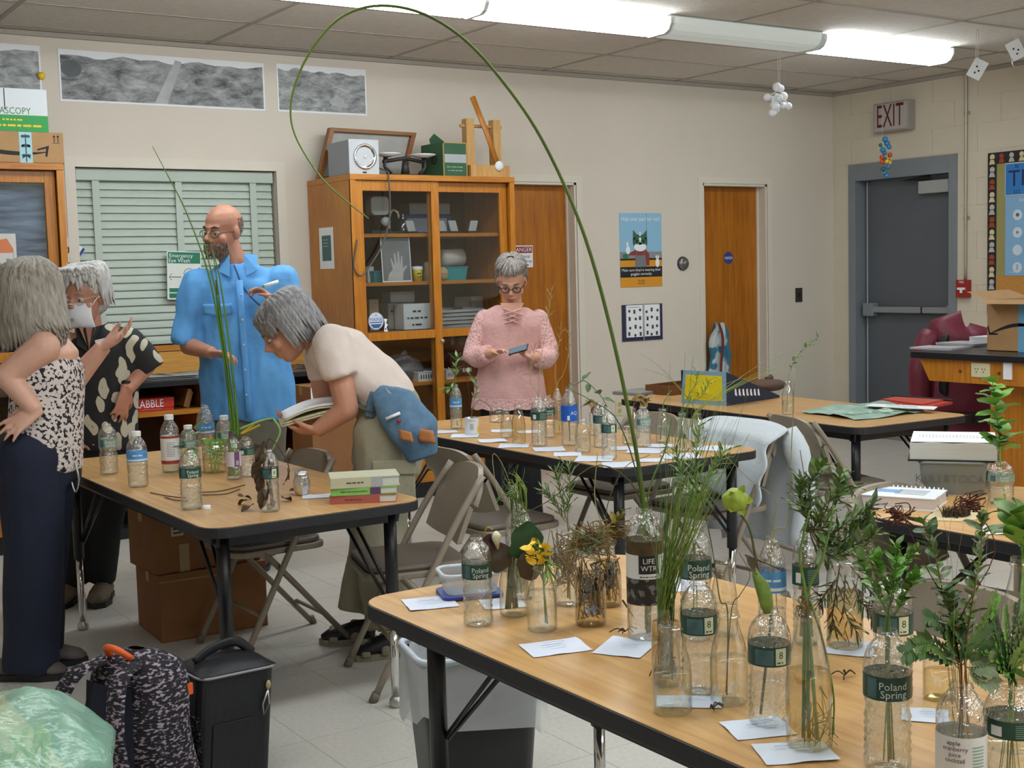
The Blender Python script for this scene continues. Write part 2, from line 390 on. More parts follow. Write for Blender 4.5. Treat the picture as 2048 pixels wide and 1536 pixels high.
# wooden doors
def wood_door(n, d, knob):
    x0, x1, zt = d; c = MB()
    for a, b, e, f in ((x0 - .05, x0, 0, zt + .05), (x1, x1 + .05, 0, zt + .05), (x0, x1, zt, zt + .05)): c.b2((a, YB - .005, e), (b, YB + .003, f))
    o = struct('door_%d' % n, c, cream)
    j = MB(); j.b2((x1 - .018, YB + .003, 0), (x1, YB + .2, zt)); j.b2((x0, YB + .003, 0), (x0 + .018, YB + .2, zt)); j.b2((x0, YB + .003, zt - .018), (x1, YB + .2, zt))
    j.b2((x1 - .03, YB + .085, 0), (x1 - .018, YB + .1, zt)); j.build('door_jamb', cream, o)
    MB().b2((x0 + .02, YB + .1, .01), (x1 - .02, YB + .14, zt - .02)).build('door_leaf', door_wood, o)
    if knob:
        k = MB().cyl((x0 + .07, YB + .1, .93), (x0 + .07, YB + .05, .93), .012).ell((x0 + .07, YB + .04, .93), .028); k.build('door_knob', steel, o)
    return o
door1 = wood_door(1, D1, False); door2 = wood_door(2, D2, False)
# steel exit door
grey = M('grey_door_paint', '5b6067', .45, var=(3, .05)); greyf = M('grey_frame_paint', '7f868c', .45, var=(3, .05))
d3 = MB(); X0 = XR
for a, b, c, d in ((DY0, DY0 + .075, 0, DZ), (DY1 - .075, DY1, 0, DZ), (DY0 + .075, DY1 - .075, DZ - .14, DZ)): d3.b2((X0 - .012, a, c), (X0 + .2, b, d))
door3 = struct('door_3', d3, greyf, bevel=.003)
MB().b2((X0 + .13, DY1 - .105, 0), (X0 + .16, DY1 - .075, DZ - .14)).build('door_stop', greyf, door3)
MB().b2((X0 + .1, DY0 + .075, .012), (X0 + .145, DY1 - .11, DZ - .15)).build('door_leaf', grey, door3)
MB().b2((X0 + .095, DY1 - .115, .012), (X0 + .1, DY1 - .108, DZ - .15)).build('edge_strip', M('bright_edge', 'c9ccd0', .4), door3)
MB().b2((X0 - .02, DY0, 0), (X0 + .2, DY1, .012)).build('threshold', black, door3)
ya, yb = DY0 + .08, DY1 - .12
pb = MB().b2((X0 + .03, ya, 1.005), (X0 + .075, yb - .06, 1.055)).build('push_bar', M('push_bar_grey', '8b9093', .4), door3, .008)
MB().b2((X0 + .02, yb - .11, .975), (X0 + .1, yb, 1.085)).build('latch_case', greyf, pb, .01)
MB().b2((X0 + .025, ya + .28, 1.003), (X0 + .077, ya + .29, 1.057)).build('bar_seam', black, pb)
MB().b2((X0 + .04, ya, .99), (X0 + .1, ya + .06, 1.07)).build('end_bracket', greyf, pb, .008)
cl = MB().b2((X0 + .03, DY0 + .11, 1.965), (X0 + .1, DY0 + .4, 2.065)).build('door_closer', M('closer_grey', 'a3a4a3', .5), door3, .004)
MB().tube([(X0 + .06, DY0 + .3, 2.07), (X0 + .02, DY0 + .55, 2.085), (X0 + .05, DY0 + .3, 2.1)], .008, n=6).build('closer_arm', black, cl)
# fluorescent strip: a row of wrap-around fixtures
lit = emit('lit_diffuser', 'f3fbff', LIGHT_STRENGTH); dim = emit('dim_diffuser', 'c9d0cc', .28)
housing = M('fixture_white', 'dcdedd', .4)
LP = [(-.13, -.012), (-.128, -.05), (-.105, -.085), (-.07, -.1), (.07, -.1), (.105, -.085), (.128, -.05), (.13, -.012)]
def fixture(x0, x1, y, m, label):
    t = thing('ceiling_light', label, 'ceiling light', ((x0 + x1) / 2, y, ZC), 0, 'fluorescent ceiling fixtures'); h = (x1 - x0) / 2
    MB().b2((-h + .004, -.1, -.03), (h - .004, .1, 0)).build('housing', housing, t)
    d = MB(); n = len(LP); vs = []
    for x, s in ((-h + .012, .8), (-h + .045, 1), (h - .045, 1), (h - .012, .8)): vs += [(x, p[0] * (s + .2) / 1.2, p[1] * s) for p in LP]
    d.add(vs, [(a * n + j, a * n + j + 1, (a + 1) * n + j + 1, (a + 1) * n + j) for a in range(3) for j in range(n - 1)] + [tuple(range(n)), tuple(range(3 * n, 4 * n))[::-1]])
    d.build('diffuser', m, t)
    for sx in (-1, 1): MB().prism([(p[0] * 1.01, p[1] * 1.03) for p in LP], sx * (h - .012), sx * h, 'yz').build('end_cap', housing, t)
    return t
for y, rows in ((5.8, (1.17, 2.43, 3.68, 4.937, 6.188)), (2.4, (-.1, 1.17, 2.43, 3.68, 4.937, 6.188)), (-.9, (-.1, 1.17, 2.43, 3.68, 4.937))):
    for k, x in enumerate(rows):
        if y == 5.8 and k == 3: fixture(x, x + 1.25, y, dim, 'dim fluorescent fixture between two brightly lit ones')
        elif y == 5.8: fixture(x, x + 1.25, y, lit, 'lit fluorescent fixture at the far end of the strip, near the exit door' if k == 4 else ['lit fluorescent fixture third along the strip from the dim one', 'lit fluorescent fixture second along the strip from the dim one', 'lit fluorescent fixture adjoining the dim one, nearer the window'][k])
        else: fixture(x, x + 1.25, y, lit, 'lit wrap-around fluorescent fixture in another row of the ceiling')
# ================================================================ furniture
TZ = .70
lam = wood('oak_laminate', 'b98a52', 'd3a86c', axis=1, scale=4, rough=.32)
edge_m = M('black_edge', '1d1d22', .5, bump=(80, .1))
legblk = M('black_leg_enamel', '16161b', .35)
def rrect(x0, y0, x1, y1, r, n=6):
    out = []
    for cx, cy, a in ((x1 - r, y1 - r, 0), (x0 + r, y1 - r, 90), (x0 + r, y0 + r, 180), (x1 - r, y0 + r, 270)):
        for k in range(n + 1):
            t = math.radians(a + 90 * k / n); out.append((cx + r * math.cos(t), cy + r * math.sin(t)))
    return out
def table(name, label, cx, cy, w, l, rz=0, insets=(.085, .1)):
    t = thing(name, label, 'table', (cx, cy, 0), rz, 'folding tables with oak tops')
    MB().prism(rrect(-w / 2 + .004, -l / 2 + .004, w / 2 - .004, l / 2 - .004, .075), TZ - .022, TZ, 'xy').build('tabletop', lam, t)
    MB().prism(rrect(-w / 2, -l / 2, w / 2, l / 2, .08), TZ - .034, TZ - .0015, 'xy').build('edge_band', edge_m, t, .003)
    f = MB()
    for sx in (-1, 1): f.box((sx * (w / 2 - .06), 0, TZ - .05), (.022, l - .2, .034))
    for sy in (-1, 1): f.box((0, sy * (l / 2 - .1), TZ - .055), (w - .12, .03, .04))
    f.build('apron', legblk, t)
    for sx in (-1, 1):
        for sy in (-1, 1):
            x, y = sx * (w / 2 - insets[0]), sy * (l / 2 - insets[1])
            g = MB().cyl((x, y, .3), (x, y, TZ - .035), .021, n=14).build('leg', legblk, t)
            MB().cyl((x, y, .03), (x, y, .31), .0145, n=12).build('leg_insert', chrome, g)
            MB().lathe([(.012, .04), (.022, .028), (.024, .012), (.018, 0)], 14, Matrix.Translation((x, y, 0)), cap=(0, 1)).build('glide', steel, g)
            MB().cyl((x - sx * .02, y, .36), (x - sx * .06, y - sy * .3, TZ - .04), .006, n=6).cyl((x + .008, y, .36), (x - sx * .02, y - sy * .3, TZ - .04), .006, n=6).build('brace', legblk, t)
    return t
table('folding_table', 'oak-topped folding table with cardboard boxes beneath and three stacked books on top', 1.665, 4.51, .744, 1.85)
table('folding_table', 'oak-topped folding table crowded with bottles in front of the woman in pink', 3.247, 4.575, .744, 1.85)
table('folding_table', 'oak-topped folding table crowded with plants, black waste bin at its end', 1.65, 1.655, .76, 1.85, 0, (.15, .1))
table('folding_table', 'oak-topped folding table holding yellow and navy box and green cloth', 4.80, 4.74, .744, 1.85, math.radians(-3))
table('folding_table', 'oak-topped folding table with open book, spiral book and moss', 3.235, 1.605, .744, 1.85)
# table whose corner shows under the green bag
table('folding_table', 'oak-topped folding table under the translucent green plastic bag', .10, 1.6, .744, 1.85)
# folding chairs
tan = M('tan_enamel', '8d8171', .38, var=(6, .05)); vinyl = M('brown_vinyl', '6f6459', .45, bump=(120, .1)); rub2 = M('rubber_tip', '6d6459', .7)
def chair(label, cx, cy, rz, seat=None):
    t = thing('folding_chair', label, 'chair', (cx, cy, 0), rz, 'tan folding chairs'); seat = seat or vinyl
    for s in (-1, 1):
        lt = MB().tube(curve([(s * .215, -.215, .012), (s * .215, -.05, .33), (s * .21, .09, .58), (s * .195, .195, .735)], 12), .0125, n=8).build('front_leg', tan, t)
        MB().cyl((s * .215, -.222, 0), (s * .215, -.207, .03), .016, n=8).build('foot_tip', rub2, lt)
        rl = MB().tube([(s * .19, -.1, .415), (s * .19, .0, .3), (s * .19, .25, .012)], .0115, n=8).build('rear_leg', tan, t)
        MB().cyl((s * .19, .26, 0), (s * .19, .248, .03), .015, n=8).build('foot_tip', rub2, rl)
    MB().tube([(-.19, .19, .085), (-.15, .17, .12), (.15, .17, .12), (.19, .19, .085)], .008, n=6).build('rear_stretcher', tan, t)
    MB().cyl((-.215, -.13, .18), (.215, -.13, .18), .008, n=6).build('front_stretcher', tan, t)
    MB().prism(rrect(-.2, -.22, .2, .16, .06), .402, .425, 'xy').build('seat_pan', tan, t, .005)
    MB().prism(rrect(-.185, -.21, .185, .15, .06), .425, .445, 'xy').build('seat_pad', seat, t, .009)
    def bk(u, v):
        a = (u - .5) * 2; z = .49 + .26 * v; w = .205 - .055 * max(0, (v - .7) / .3) ** 2.2
        return (a * w, .11 + .1 * v + .03 * (1 - a * a), z - .02 * (abs(a) ** 4) * (1 if v > .5 else -1))
    b = MB().grid(bk, 14, 8); b.grid(lambda u, v: tuple(V(bk(u, v)) + V((0, -.018, 0))), 14, 8)
    for fn in (lambda u, v: tuple(V(bk(u, 0)) + V((0, -.018 * v, 0))), lambda u, v: tuple(V(bk(u, 1)) + V((0, -.018 * v, 0))), lambda u, v: tuple(V(bk(0, u)) + V((0, -.018 * v, 0))), lambda u, v: tuple(V(bk(1, u)) + V((0, -.018 * v, 0)))): b.grid(fn, 10, 1)
    b.build('backrest', tan, t)
    return t
R = math.radians
chair('tan folding chair tucked under the table above the cardboard boxes', 1.915, 4.62, R(-90))
chair('tan folding chair standing apart at the book end of the table', 2.18, 3.925, R(-105))
chair('tan folding chair behind the bending woman, facing the bottle table', 2.76, 4.33, R(90))
chair('tan folding chair on the far side of the bottle table', 3.68, 4.62, R(-90))
fchair = chair('tan folding chair draped with a white jacket', 3.68, 4.03, R(-88))
chair('tan folding chair at the end of the table with the open book', 3.10, 2.40, R(8))
chair('tan folding chair pushed in between the plant table and the book table', 2.02, 1.66, R(-92))
chair('tan folding chair beside the table with the green cloth', 4.42, 4.05, R(75))
# white jacket on the chair back
cloth = M('white_fleece', 'c6cdd2', .9, bump=(60, .25))
jk = thing('jacket', 'white fleece jacket hung over a folding chair back', 'jacket', (3.68, 4.03, 0), R(-88))
def drape(u, v):
    """over the back rest: down the seat side (v<.5), across the top, down the outside"""
    a = (u - .5) * 2; w = .248 + .012 * math.sin(v * 30) ; q = abs(v - .5) * 2; s = -1 if v < .5 else 1
    fold = .012 * math.sin(a * 9 + v * 3) * min(1, q * 2)
    y = .2 + s * ((.05 if s > 0 else .09) * min(1, q * 6)) - .1 * q * .62 + (.05 * q if s > 0 else -.04 * q) + fold
    z = .775 - .03 * a ** 4 - (.56 if s > 0 else .30 + .04 * math.sin(a * 3)) * q ** 1.05
    return (a * w * (1 + (.12 * q if s > 0 else 0)), y + (.09 * q if s > 0 else 0), z)
o = MB().grid(drape, 28, 44).build('body', cloth, jk); sm = o.modifiers.new('thick', 'SOLIDIFY'); sm.thickness = .008
for sx in (-1, 1): MB().tube(curve([(sx * .22, .24, .74), (sx * .262, .27, .58), (sx * .255, .29, .40), (sx * .24, .27, .24)], 10), [.035, .05, .055, .05, .05, .05, .045, .045, .045, .045, .04], n=12).build('sleeve', cloth, jk)
# tall cabinets
dark_in = M('cabinet_inside', '5c4028', .7); glassm = clear('cabinet_glass', 'f2f4f4', 'd5dada', .05, .5)
def tall_cabinet(label, x0, x1, y0, y1, zt, shelves, open_left=True):
    t = thing('display_cabinet', label, 'cabinet', ((x0 + x1) / 2, y0, 0)); w = x1 - x0; h = w / 2; dp = y1 - y0
    MB().b2((-h, .0, .0), (-h + .025, dp, zt - .035)).build('side_panel', orange_wood, t, .002)
    MB().b2((h - .025, .0, .0), (h, dp, zt - .035)).build('side_panel', orange_wood, t, .002)
    MB().b2((-h - .002, -.008, zt - .035), (h + .002, dp, zt)).build('top_panel', orange_wood_h, t, .002)
    MB().b2((-h + .025, dp - .02, .08), (h - .025, dp - .005, zt - .03)).build('back_panel', dark_in, t)
    MB().b2((-h + .02, .03, 0), (h - .02, dp - .02, .1)).build('plinth', black, t)
    for z in shelves + [.1]: MB().b2((-h + .025, .08, z - .022), (h - .025, dp - .02, z)).build('shelf', orange_wood_h, t)
    for a in (-h, h - .035): MB().b2((a, -.004, 0), (a + .035, .012, zt - .036)).build('face_frame', orange_wood, t)
    mid = 1.045
    for k, (a, b, yy) in enumerate(((-h + .035, .03, .012), (-.03, h - .035, .042))):
        d = MB(); rw = .055
        d.b2((a, yy, .3), (a + rw, yy + .026, zt - .037)).b2((b - rw, yy, .3), (b, yy + .026, zt - .037))
        for z0, z1 in ((.3, .38), (mid - .022, mid + .03), (zt - .1, zt - .037)): d.b2((a + rw, yy + .001, z0), (b - rw, yy + .025, z1))
        o = d.build('sliding_door', orange_wood, t, .002)
        for z0, z1 in ((.38, mid - .022), (mid + .03, zt - .1)): MB().b2((a + rw, yy + .011, z0), (b - rw, yy + .015, z1)).build('pane', glassm, o)
    MB().b2((-h + .035, .012, .1), (h - .035, .03, .3)).build('kick_panel', orange_wood_h, t)
    return t
cab2 = tall_cabinet('tall orange oak cabinet with glass sliding doors and science supplies', 3.56, 4.76, 7.08, 7.69, 2.05, [.40, .74, 1.075, 1.385, 1.69])
MB().cyl((.02, .01, 1.0), (.02, -.006, 1.0), .012).build('lock', steel, cab2); MB().b2((-.595, -.007, .99), (-.57, -.004, 1.05)).build('latch_plate', steel, cab2)
cab1 = tall_cabinet('tall orange oak cabinet with blue pictures behind its glass', .66, 1.86, 7.08, 7.69, 2.07, [.62, 1.0, 1.4])
# low counter with open shelves under the window
ct = thing('low_counter', 'low oak counter with black top and open shelves below the window', 'counter', (2.71, 7.06, 0))
MB().b2((-.84, -.02, .84), (.84, .63, .872)).build('worktop', blacklam, ct, .003)
MB().b2((-.84, .6, .872), (.84, .63, 1.0)).build('backsplash', wood('pine_board', 'c08a3c', 'dba24e', 0, 5), ct)
MB().b2((-.84, .57, .05), (.84, .58, .84)).build('back_panel', dark_in, ct)
for x in (-.82, -.1, .3, .82): MB().b2((x - .02, 0, .05), (x + .02, .58, .84)).build('divider', orange_wood, ct)
for x0, x1 in ((-.8, -.12), (-.08, .28), (.32, .8)):
    MB().b2((x0, 0, .675), (x1, .56, .7)).build('shelf', orange_wood_h, ct); MB().b2((x0, 0, .36), (x1, .56, .385)).build('shelf', orange_wood_h, ct)
MB().b2((-.84, .03, 0), (.84, .58, .06)).build('plinth', black, ct)
# teacher's demonstration desk
dk = thing('demonstration_desk', 'orange wood demonstration desk with black top beside the exit door', 'desk', (6.0, 3.4, 0))
MB().b2((0, -.9, .872), (.76, 1.47, .91)).build('worktop', blacklam, dk, .003)
MB().prism([(1.43, .872), (1.36, .745), (-.88, .745), (-.88, .872)], .03, .7, 'yz').build('apron', orange_wood, dk)
MB().b2((.16, -.88, .08), (.68, 1.05, .75)).build('body', orange_wood, dk); MB().b2((.2, -.86, 0), (.64, 1.0, .08)).build('plinth', black, dk)
pl = M('ivory_plastic', 'd9d0a8', .5)
def outlet_plate(mb, cx, cz, w=.115, h=.07): return mb.b2((cx - w / 2, -.006, cz - h / 2), (cx + w / 2, 0, cz + h / 2))
op = MB().b2((.022, .955, .782), (.03, 1.075, .862)).build('outlet_plate', pl, dk, .002)
sl = MB()
for y in (.995, 1.04):
    for dy, dz in ((-.008, .006), (.008, .006), (0, -.01)): sl.box((.0215, y + dy, .822 + dz), (.002, .003, .009))
sl.build('slots', black, op)
for y in (.9, 1.15): MB().cyl((.024, y, .81), (.031, y, .81), .008, n=10).build('peg_hole', M('dark_hole', '5a2c08', .6), dk)
MB().b2((.02, .82, .78), (.03, .87, .87)).build('white_label', white, dk)
# ================================================================ things on the walls
card = M('cardboard', 'b08a5e', .8, var=(10, .06), bump=(40, .08)); cardd = M('cardboard_brown', '8d5f38', .8, var=(8, .08), bump=(40, .08))
tape = M('packing_tape', 'a98a5c', .3); ink = M('print_black', '1c1c20', .7); inkred = M('print_red', '8e1f22', .6); inkblue = M('print_blue', '24418f', .6)
green = M('print_green', '2f9a4c', .6); teal_ink = M('print_teal_green', '1f7a5c', .6); yel = M('print_yellow', 'e8c51e', .6); grey_ink = M('print_grey', '8b8d90', .7)
def photo_mat(name, lo, hi, sc, seed):
    if name in MATS: return MATS[name]
    m, nt, N, L, P = _nt(name); P.inputs['Roughness'].default_value = .45
    tc = N.new('ShaderNodeTexCoord'); mp = N.new('ShaderNodeMapping'); mp.inputs['Location'].default_value = (seed, seed, seed); mp.inputs['Scale'].default_value = (1, 1, 2.2)
    n = N.new('ShaderNodeTexNoise'); n.inputs['Scale'].default_value = sc; n.inputs['Detail'].default_value = 12; n.inputs['Roughness'].default_value = .68; n.inputs['Distortion'].default_value = .35
    cr = N.new('ShaderNodeValToRGB'); e = cr.color_ramp.elements; e[0].position = .34; e[1].position = .68; e[0].color = lin(lo); e[1].color = lin(hi)
    L.new(tc.outputs['Object'], mp.inputs[0]); L.new(mp.outputs[0], n.inputs['Vector']); L.new(n.outputs['Fac'], cr.inputs[0]); L.new(cr.outputs[0], P.inputs['Base Color'])
    MATS[name] = m; return m
bwp = photo_mat('landscape_print', '26292c', 'b0b2b2', 8, 3.1); bwp2 = photo_mat('landscape_print_pale', '4a4d50', 'b8baba', 10, 8.4)
def wall_thing(name, label, cat, px, py, right=False, off=0):
    if right: p = at_x(px, py, XR - off); return thing(name, label, cat, p, R(-90)), p
    p = at_y(px, py, YB - off); return thing(name, label, cat, p), p
def pano(label, x0, x1, z0, z1, mat, tilt=0):
    t = thing('landscape_poster', label, 'poster', ((x0 + x1) / 2, YB, (z0 + z1) / 2), 0, 'black and white landscape posters'); t.rotation_euler = (0, tilt, 0)
    w, h = (x1 - x0) / 2, (z1 - z0) / 2
    MB().b2((-w, -.004, -h), (w, 0, h)).build('sheet', white, t)
    top = [(-w + .01 + (2 * w - .02) * k / 24, h - .022 - .035 * noise.noise(V((k * .35, x0, 0))) - .012) for k in range(25)]
    pr(patch(MB(), [(-w + .01, -h + .012)] + [(w - .01, -h + .012)] + top[::-1], -.0045), 'picture', mat, t)
    return t, w, h
p, w, h = pano('black and white landscape poster above the tall box, yellow pin at its edge', .9, 1.93, 2.49, 2.79, bwp2)
pn = MB().lathe([(.0, .0), (.02, .004), (.022, .012), (.012, .022), (0, .024)], 14, Matrix.Translation((w - .002, -.003, -.02)) @ Matrix.Rotation(math.pi / 2, 4, 'X')); pn.build('yellow_pin', yel, p)
p, w, h = pano('long black and white landscape poster above the window, pale diagonal strip across it', 2.03, 3.295, 2.485, 2.782, bwp)
pr(patch(MB(), [(-.08, -h + .012), (.0, -h + .012), (.1, h - .03), (.06, h - .02)], -.005), 'torn_strip', M('pale_print', 'a2a4a5', .5, var=(12, .2)), p)
pr(patch(MB(), disc(-w + .07, .04, .06, 18, .05), -.005), 'boulder', M('dark_print', '4a4d50', .5, var=(12, .2)), p)
p, w, h = pano('short black and white landscape poster above the oak cabinet', 3.38, 4.015, 2.487, 2.787, bwp2)
pr(patch(MB(), disc(.1, -.07, .055, 18, .03), -.005), 'boulder', M('pale_rock', 'a7a9a9', .5, var=(20, .15)), p)
# eye wash sign
a, b = at_y(332, 503, 7.708), at_y(405, 598, 7.708); sw, sh = (b.x - a.x) / 2, (a.z - b.z) / 2
t = thing('safety_sign', 'green and white emergency eye wash sign hung on the blind', 'sign', ((a.x + b.x) / 2, 7.712, (a.z + b.z) / 2)); t.rotation_euler = (0, R(2), 0)
MB().prism(rrect(-sw, -sh, sw, sh, .008, 3), -.003, 0, 'xz').build('panel', M('sign_white', 'dfe6e0', .4), t)
pr(patch(MB(), rect(-sw + .006, sh - .075, sw - .006, sh - .006), -.0036), 'header', teal_ink, t)
m = MB(); text(m, 'Emergency', -.02, sh - .028, .034, -.0042); text(m, 'Eye Wash', -.03, sh - .058, .034, -.0042); pr(m, 'lettering', white, t)
m = MB(); patch(m, rect(-sw + .012, -sh + .045, sw - .012, -sh + .07), -.0036); patch(m, rect(-sw + .012, -sh + .01, sw - .012, -sh + .038), -.0036); pr(m, 'footer', teal_ink, t)
m = MB()
for k in range(20):
    a1, a2 = [2 * math.pi * q / 20 for q in (k, k + 1)]
    m.add([(.03 + .034 * math.cos(a1), -.004, .01 + .034 * math.sin(a1)), (.03 + .034 * math.cos(a2), -.004, .01 + .034 * math.sin(a2)), (.03 + .031 * math.cos(a2), -.004, .01 + .031 * math.sin(a2)), (.03 + .031 * math.cos(a1), -.004, .01 + .031 * math.sin(a1))], [(0, 1, 2, 3)])
patch(m, rect(-sw + .012, -.012, -.02, -.008), -.004); patch(m, [(-sw + .01, -.01), (-sw + .03, .008), (-sw + .026, .01)], -.004); patch(m, [(-sw + .01, -.01), (-sw + .026, -.03), (-sw + .03, -.028)], -.004)
patch(m, [(.0, -.045), (.05, -.055), (.05, -.045), (.015, -.03)], -.004); pr(m, 'pictogram', ink, t)
# pennant sheet beside the window
t = thing('paper_notice', 'white notice with blue and orange border between cabinet and window', 'notice', (2.0, YB, 1.63)); t.rotation_euler = (0, R(35), 0)
MB().b2((-.1, -.003, -.07), (.1, 0, .07)).build('sheet', white, t); m = MB(); patch(m, rect(-.1, -.07, .1, -.06), -.0036); pr(m, 'orange_edge', M('print_orange', 'd4772a', .6), t)
m = MB(); patch(m, rect(.085, -.06, .1, .07), -.0036); patch(m, rect(-.1, -.055, .085, -.047), -.0036); pr(m, 'blue_edge', inkblue, t)
m = MB(); text(m, 'Y', .03, .0, .07, -.004); pr(m, 'lettering', ink, t)
# danger sign on door 1
t = thing('danger_sign', 'white and red DANGER sign on the orange door behind the woman in pink', 'sign', at_y(1045, 513, YB + .098)); k = 1.013
MB().b2((-.1, -.003, -.08), (.09, 0, .08)).build('panel', white, t); m = patch(MB(), rect(-.095, .025, .085, .072), -.0036); pr(m, 'header', inkred, t)
m = text(MB(), 'DANGER', -.005, .048, .043, -.0042); pr(m, 'lettering', white, t)
m = MB(); text(m, 'Chemical', .0, -.0, .034, -.0042); text(m, 'Storage Area', .0, -.035, .03, -.0042); scrib(m, .0, -.063, .1, .018, -.0042); pr(m, 'small_lettering', ink, t)
# cat safety poster
t = thing('safety_poster', 'safety poster of a cat in goggles with orange footer', 'poster', ((6.13 + 6.545) / 2, YB, (1.852 + 1.287) / 2)); w, h = .2075, .2825
MB().b2((-w, -.004, -h), (w, 0, h)).build('sheet', M('poster_blue', '8fbfdd', .4), t)
def lay(name, polys, mat, y): 
    m = MB()
    for q in polys: patch(m, q, y)
    return pr(m, name, mat, t)
lay('footer', [rect(-w, -h, w, -h + .075)], M('poster_orange', 'd99525', .5), -.0046); lay('black_strip', [rect(-w, -h + .075, w, -h + .155)], ink, -.0046)
lay('bench', [rect(-w, -h + .155, w, -h + .215)], M('poster_orange', 'd99525', .5), -.0045); lay('bench_top', [rect(-w, -h + .205, w, -h + .22)], M('poster_brown', '3a2317', .5), -.0047)
lay('shelf_band', [rect(-w, -h + .22, w, -h + .27)], grey_ink, -.0044); lay('window_bar', [rect(.055, -h + .27, .06, h)], grey_ink, -.0044)
cx, cz = -.01, .04
lay('sweater', [[(cx - .1, -.02), (cx - .03, .01), (cx + .05, .01), (cx + .09, -.03), (cx + .09, -.12), (cx - .05, -.12), (cx - .05, -.04), (cx - .12, -.04)]], M('poster_maroon', '8a3a35', .5), -.005)
lay('apron', [[(cx - .045, -.04), (cx + .05, -.04), (cx + .06, -.13), (cx - .055, -.13)], rect(cx - .04, -.04, cx - .034, .0), rect(cx + .038, -.04, cx + .044, .0)], M('poster_apron', '77787d', .5), -.0055)
lay('cat_head', [disc(cx, cz + .02, .072, 20, .06), [(cx - .07, cz + .03), (cx - .068, cz + .115), (cx - .02, cz + .07)], [(cx + .07, cz + .03), (cx + .068, cz + .115), (cx + .02, cz + .07)]], M('poster_cat', '4c5f50', .5), -.006)
lay('cat_face', [disc(cx, cz - .015, .06, 18, .035), [(cx - .015, cz), (cx + .015, cz), (cx + .006, cz + .1), (cx - .006, cz + .1)]], white, -.0064)
lay('goggles', [rect(cx - .07, cz + .055, cx + .07, cz + .068), disc(cx - .034, cz + .028, .028, 16, .024), disc(cx + .034, cz + .028, .028, 16, .024)], M('poster_goggle', '2a6b52', .4), -.0068)
lay('cat_eyes', [disc(cx - .032, cz + .028, .012), disc(cx + .032, cz + .028, .012)], ink, -.0072)
lay('mouse', [disc(-.13, .0, .022, 12, .03), disc(-.135, .045, .01, 8, .02), disc(.16, -.1, .02, 12, .035), disc(.15, -.055, .007, 8, .016), disc(.17, -.055, .007, 8, .016)], white, -.006)
lay('bottle', [disc(-.155, -.045, .03, 10, .02)], teal_ink, -.006)
m = text(MB(), "Help your part'ner out!", 0, h - .045, .044, -.005, .92); text(m, "Make sure they're wearing their", 0, -h + .13, .03, -.005); text(m, 'goggles correctly.', 0, -h + .1, .03, -.005); pr(m, 'lettering', white, t)
m = text(MB(), 'FLINN', 0, -h + .045, .026, -.005); scrib(m, 0, -h + .025, .07, .012, -.005); pr(m, 'logo', ink, t)
# open catalogue on the wall
t = thing('open_catalogue', 'open catalogue with blue margins pinned to wall under the cat poster', 'catalogue', (6.337, YB, 1.013)); w, h = .2, .14
MB().b2((-w, -.008, -h), (w, 0, h)).build('cover', M('navy_cover', '2b2d4d', .5), t)
for s in (-1, 1): MB().b2((min(s * .006, s * (w - .035)), -.018, -h + .03), (max(s * .006, s * (w - .035)), -.008, h - .004)).build('page_block', white, t)
MB().cyl((0, -.02, -h), (0, -.02, h), .007).build('spine', M('spine_grey', 'a4a6ab', .5), t)
m = MB(); random.seed(3)
for s in (-1, 1):
    for a in range(3):
        for b in range(4):
            x, z = s * .085 + (a - 1) * .05 + random.uniform(-.008, .008), .09 - b * .06 + random.uniform(-.01, .01)
            patch(m, rect(x - .01, z - .015, x + .01, z + .015) if (a + b) % 2 else disc(x, z, .012, 8), -.0186)
patch(m, rect(-.15, .118, -.04, .121), -.0186); pr(m, 'small_pictures', M('print_dark_grey', '3d4049', .6), t)
# round bell, NASA sticker, plates
t, p = wall_thing('round_bell', 'small round grey metal knob fixed to wall beside the door', 'wall fitting', 1365, 527)
MB().lathe([(.05, 0), (.05, .02), (.042, .028), (.03, .03), (.028, .045), (.02, .052), (0, .053)], 24, Matrix.Rotation(math.pi / 2, 4, 'X')).build('dome', M('brushed_grey', '7b7a76', .3, metal=.7), t); MB().lathe([(.055, 0), (.055, .008), (.05, .01)], 24, Matrix.Rotation(math.pi / 2, 4, 'X')).build('base_ring', ink, t)
t = thing('round_sticker', 'round blue NASA sticker on the narrow orange door', 'sticker', at_y(1457, 516, YB + .0985)); MB().prism(disc(0, 0, .05, 28), -.0015, 0, 'xz').build('disc', inkblue, t)
m = text(MB(), 'NASA', 0, 0, .034, -.0022); pr(m, 'lettering', white, t); m = patch(MB(), [(-.035, -.025), (.03, .03), (.034, .026), (-.03, -.03)], -.002); pr(m, 'swoosh', inkred, t)
t, p = wall_thing('wall_plate', 'dark brown blank wall plate between narrow door and room corner', 'wall plate', 1597, 590); MB().b2((-.04, -.008, -.06), (.04, 0, .06)).build('plate', M('bronze_plate', '3a322c', .4), t, .003); MB().b2((-.012, -.013, -.018), (.012, -.007, .018)).build('toggle', black, t)
t, p = wall_thing('wall_outlet', 'ivory wall outlet plate low on the wall behind the tables', 'outlet', 1238, 815); MB().b2((-.038, -.007, -.06), (.038, 0, .06)).build('plate', pl, t, .002); m = MB(); [m.box((0, -.008, z), (.03, .003, .03)) for z in (-.025, .025)]; m.build('sockets', M('ivory_dark', 'b5ac86', .5), t)
t, p = wall_thing('wall_socket', 'small black data socket low on the wall near the ivory outlet', 'socket', 1196, 822); MB().b2((-.03, -.012, -.045), (.03, 0, .045)).build('plate', black, t, .003); MB().b2((-.012, -.016, -.012), (.012, -.011, .012)).build('jack', grey_ink, t)
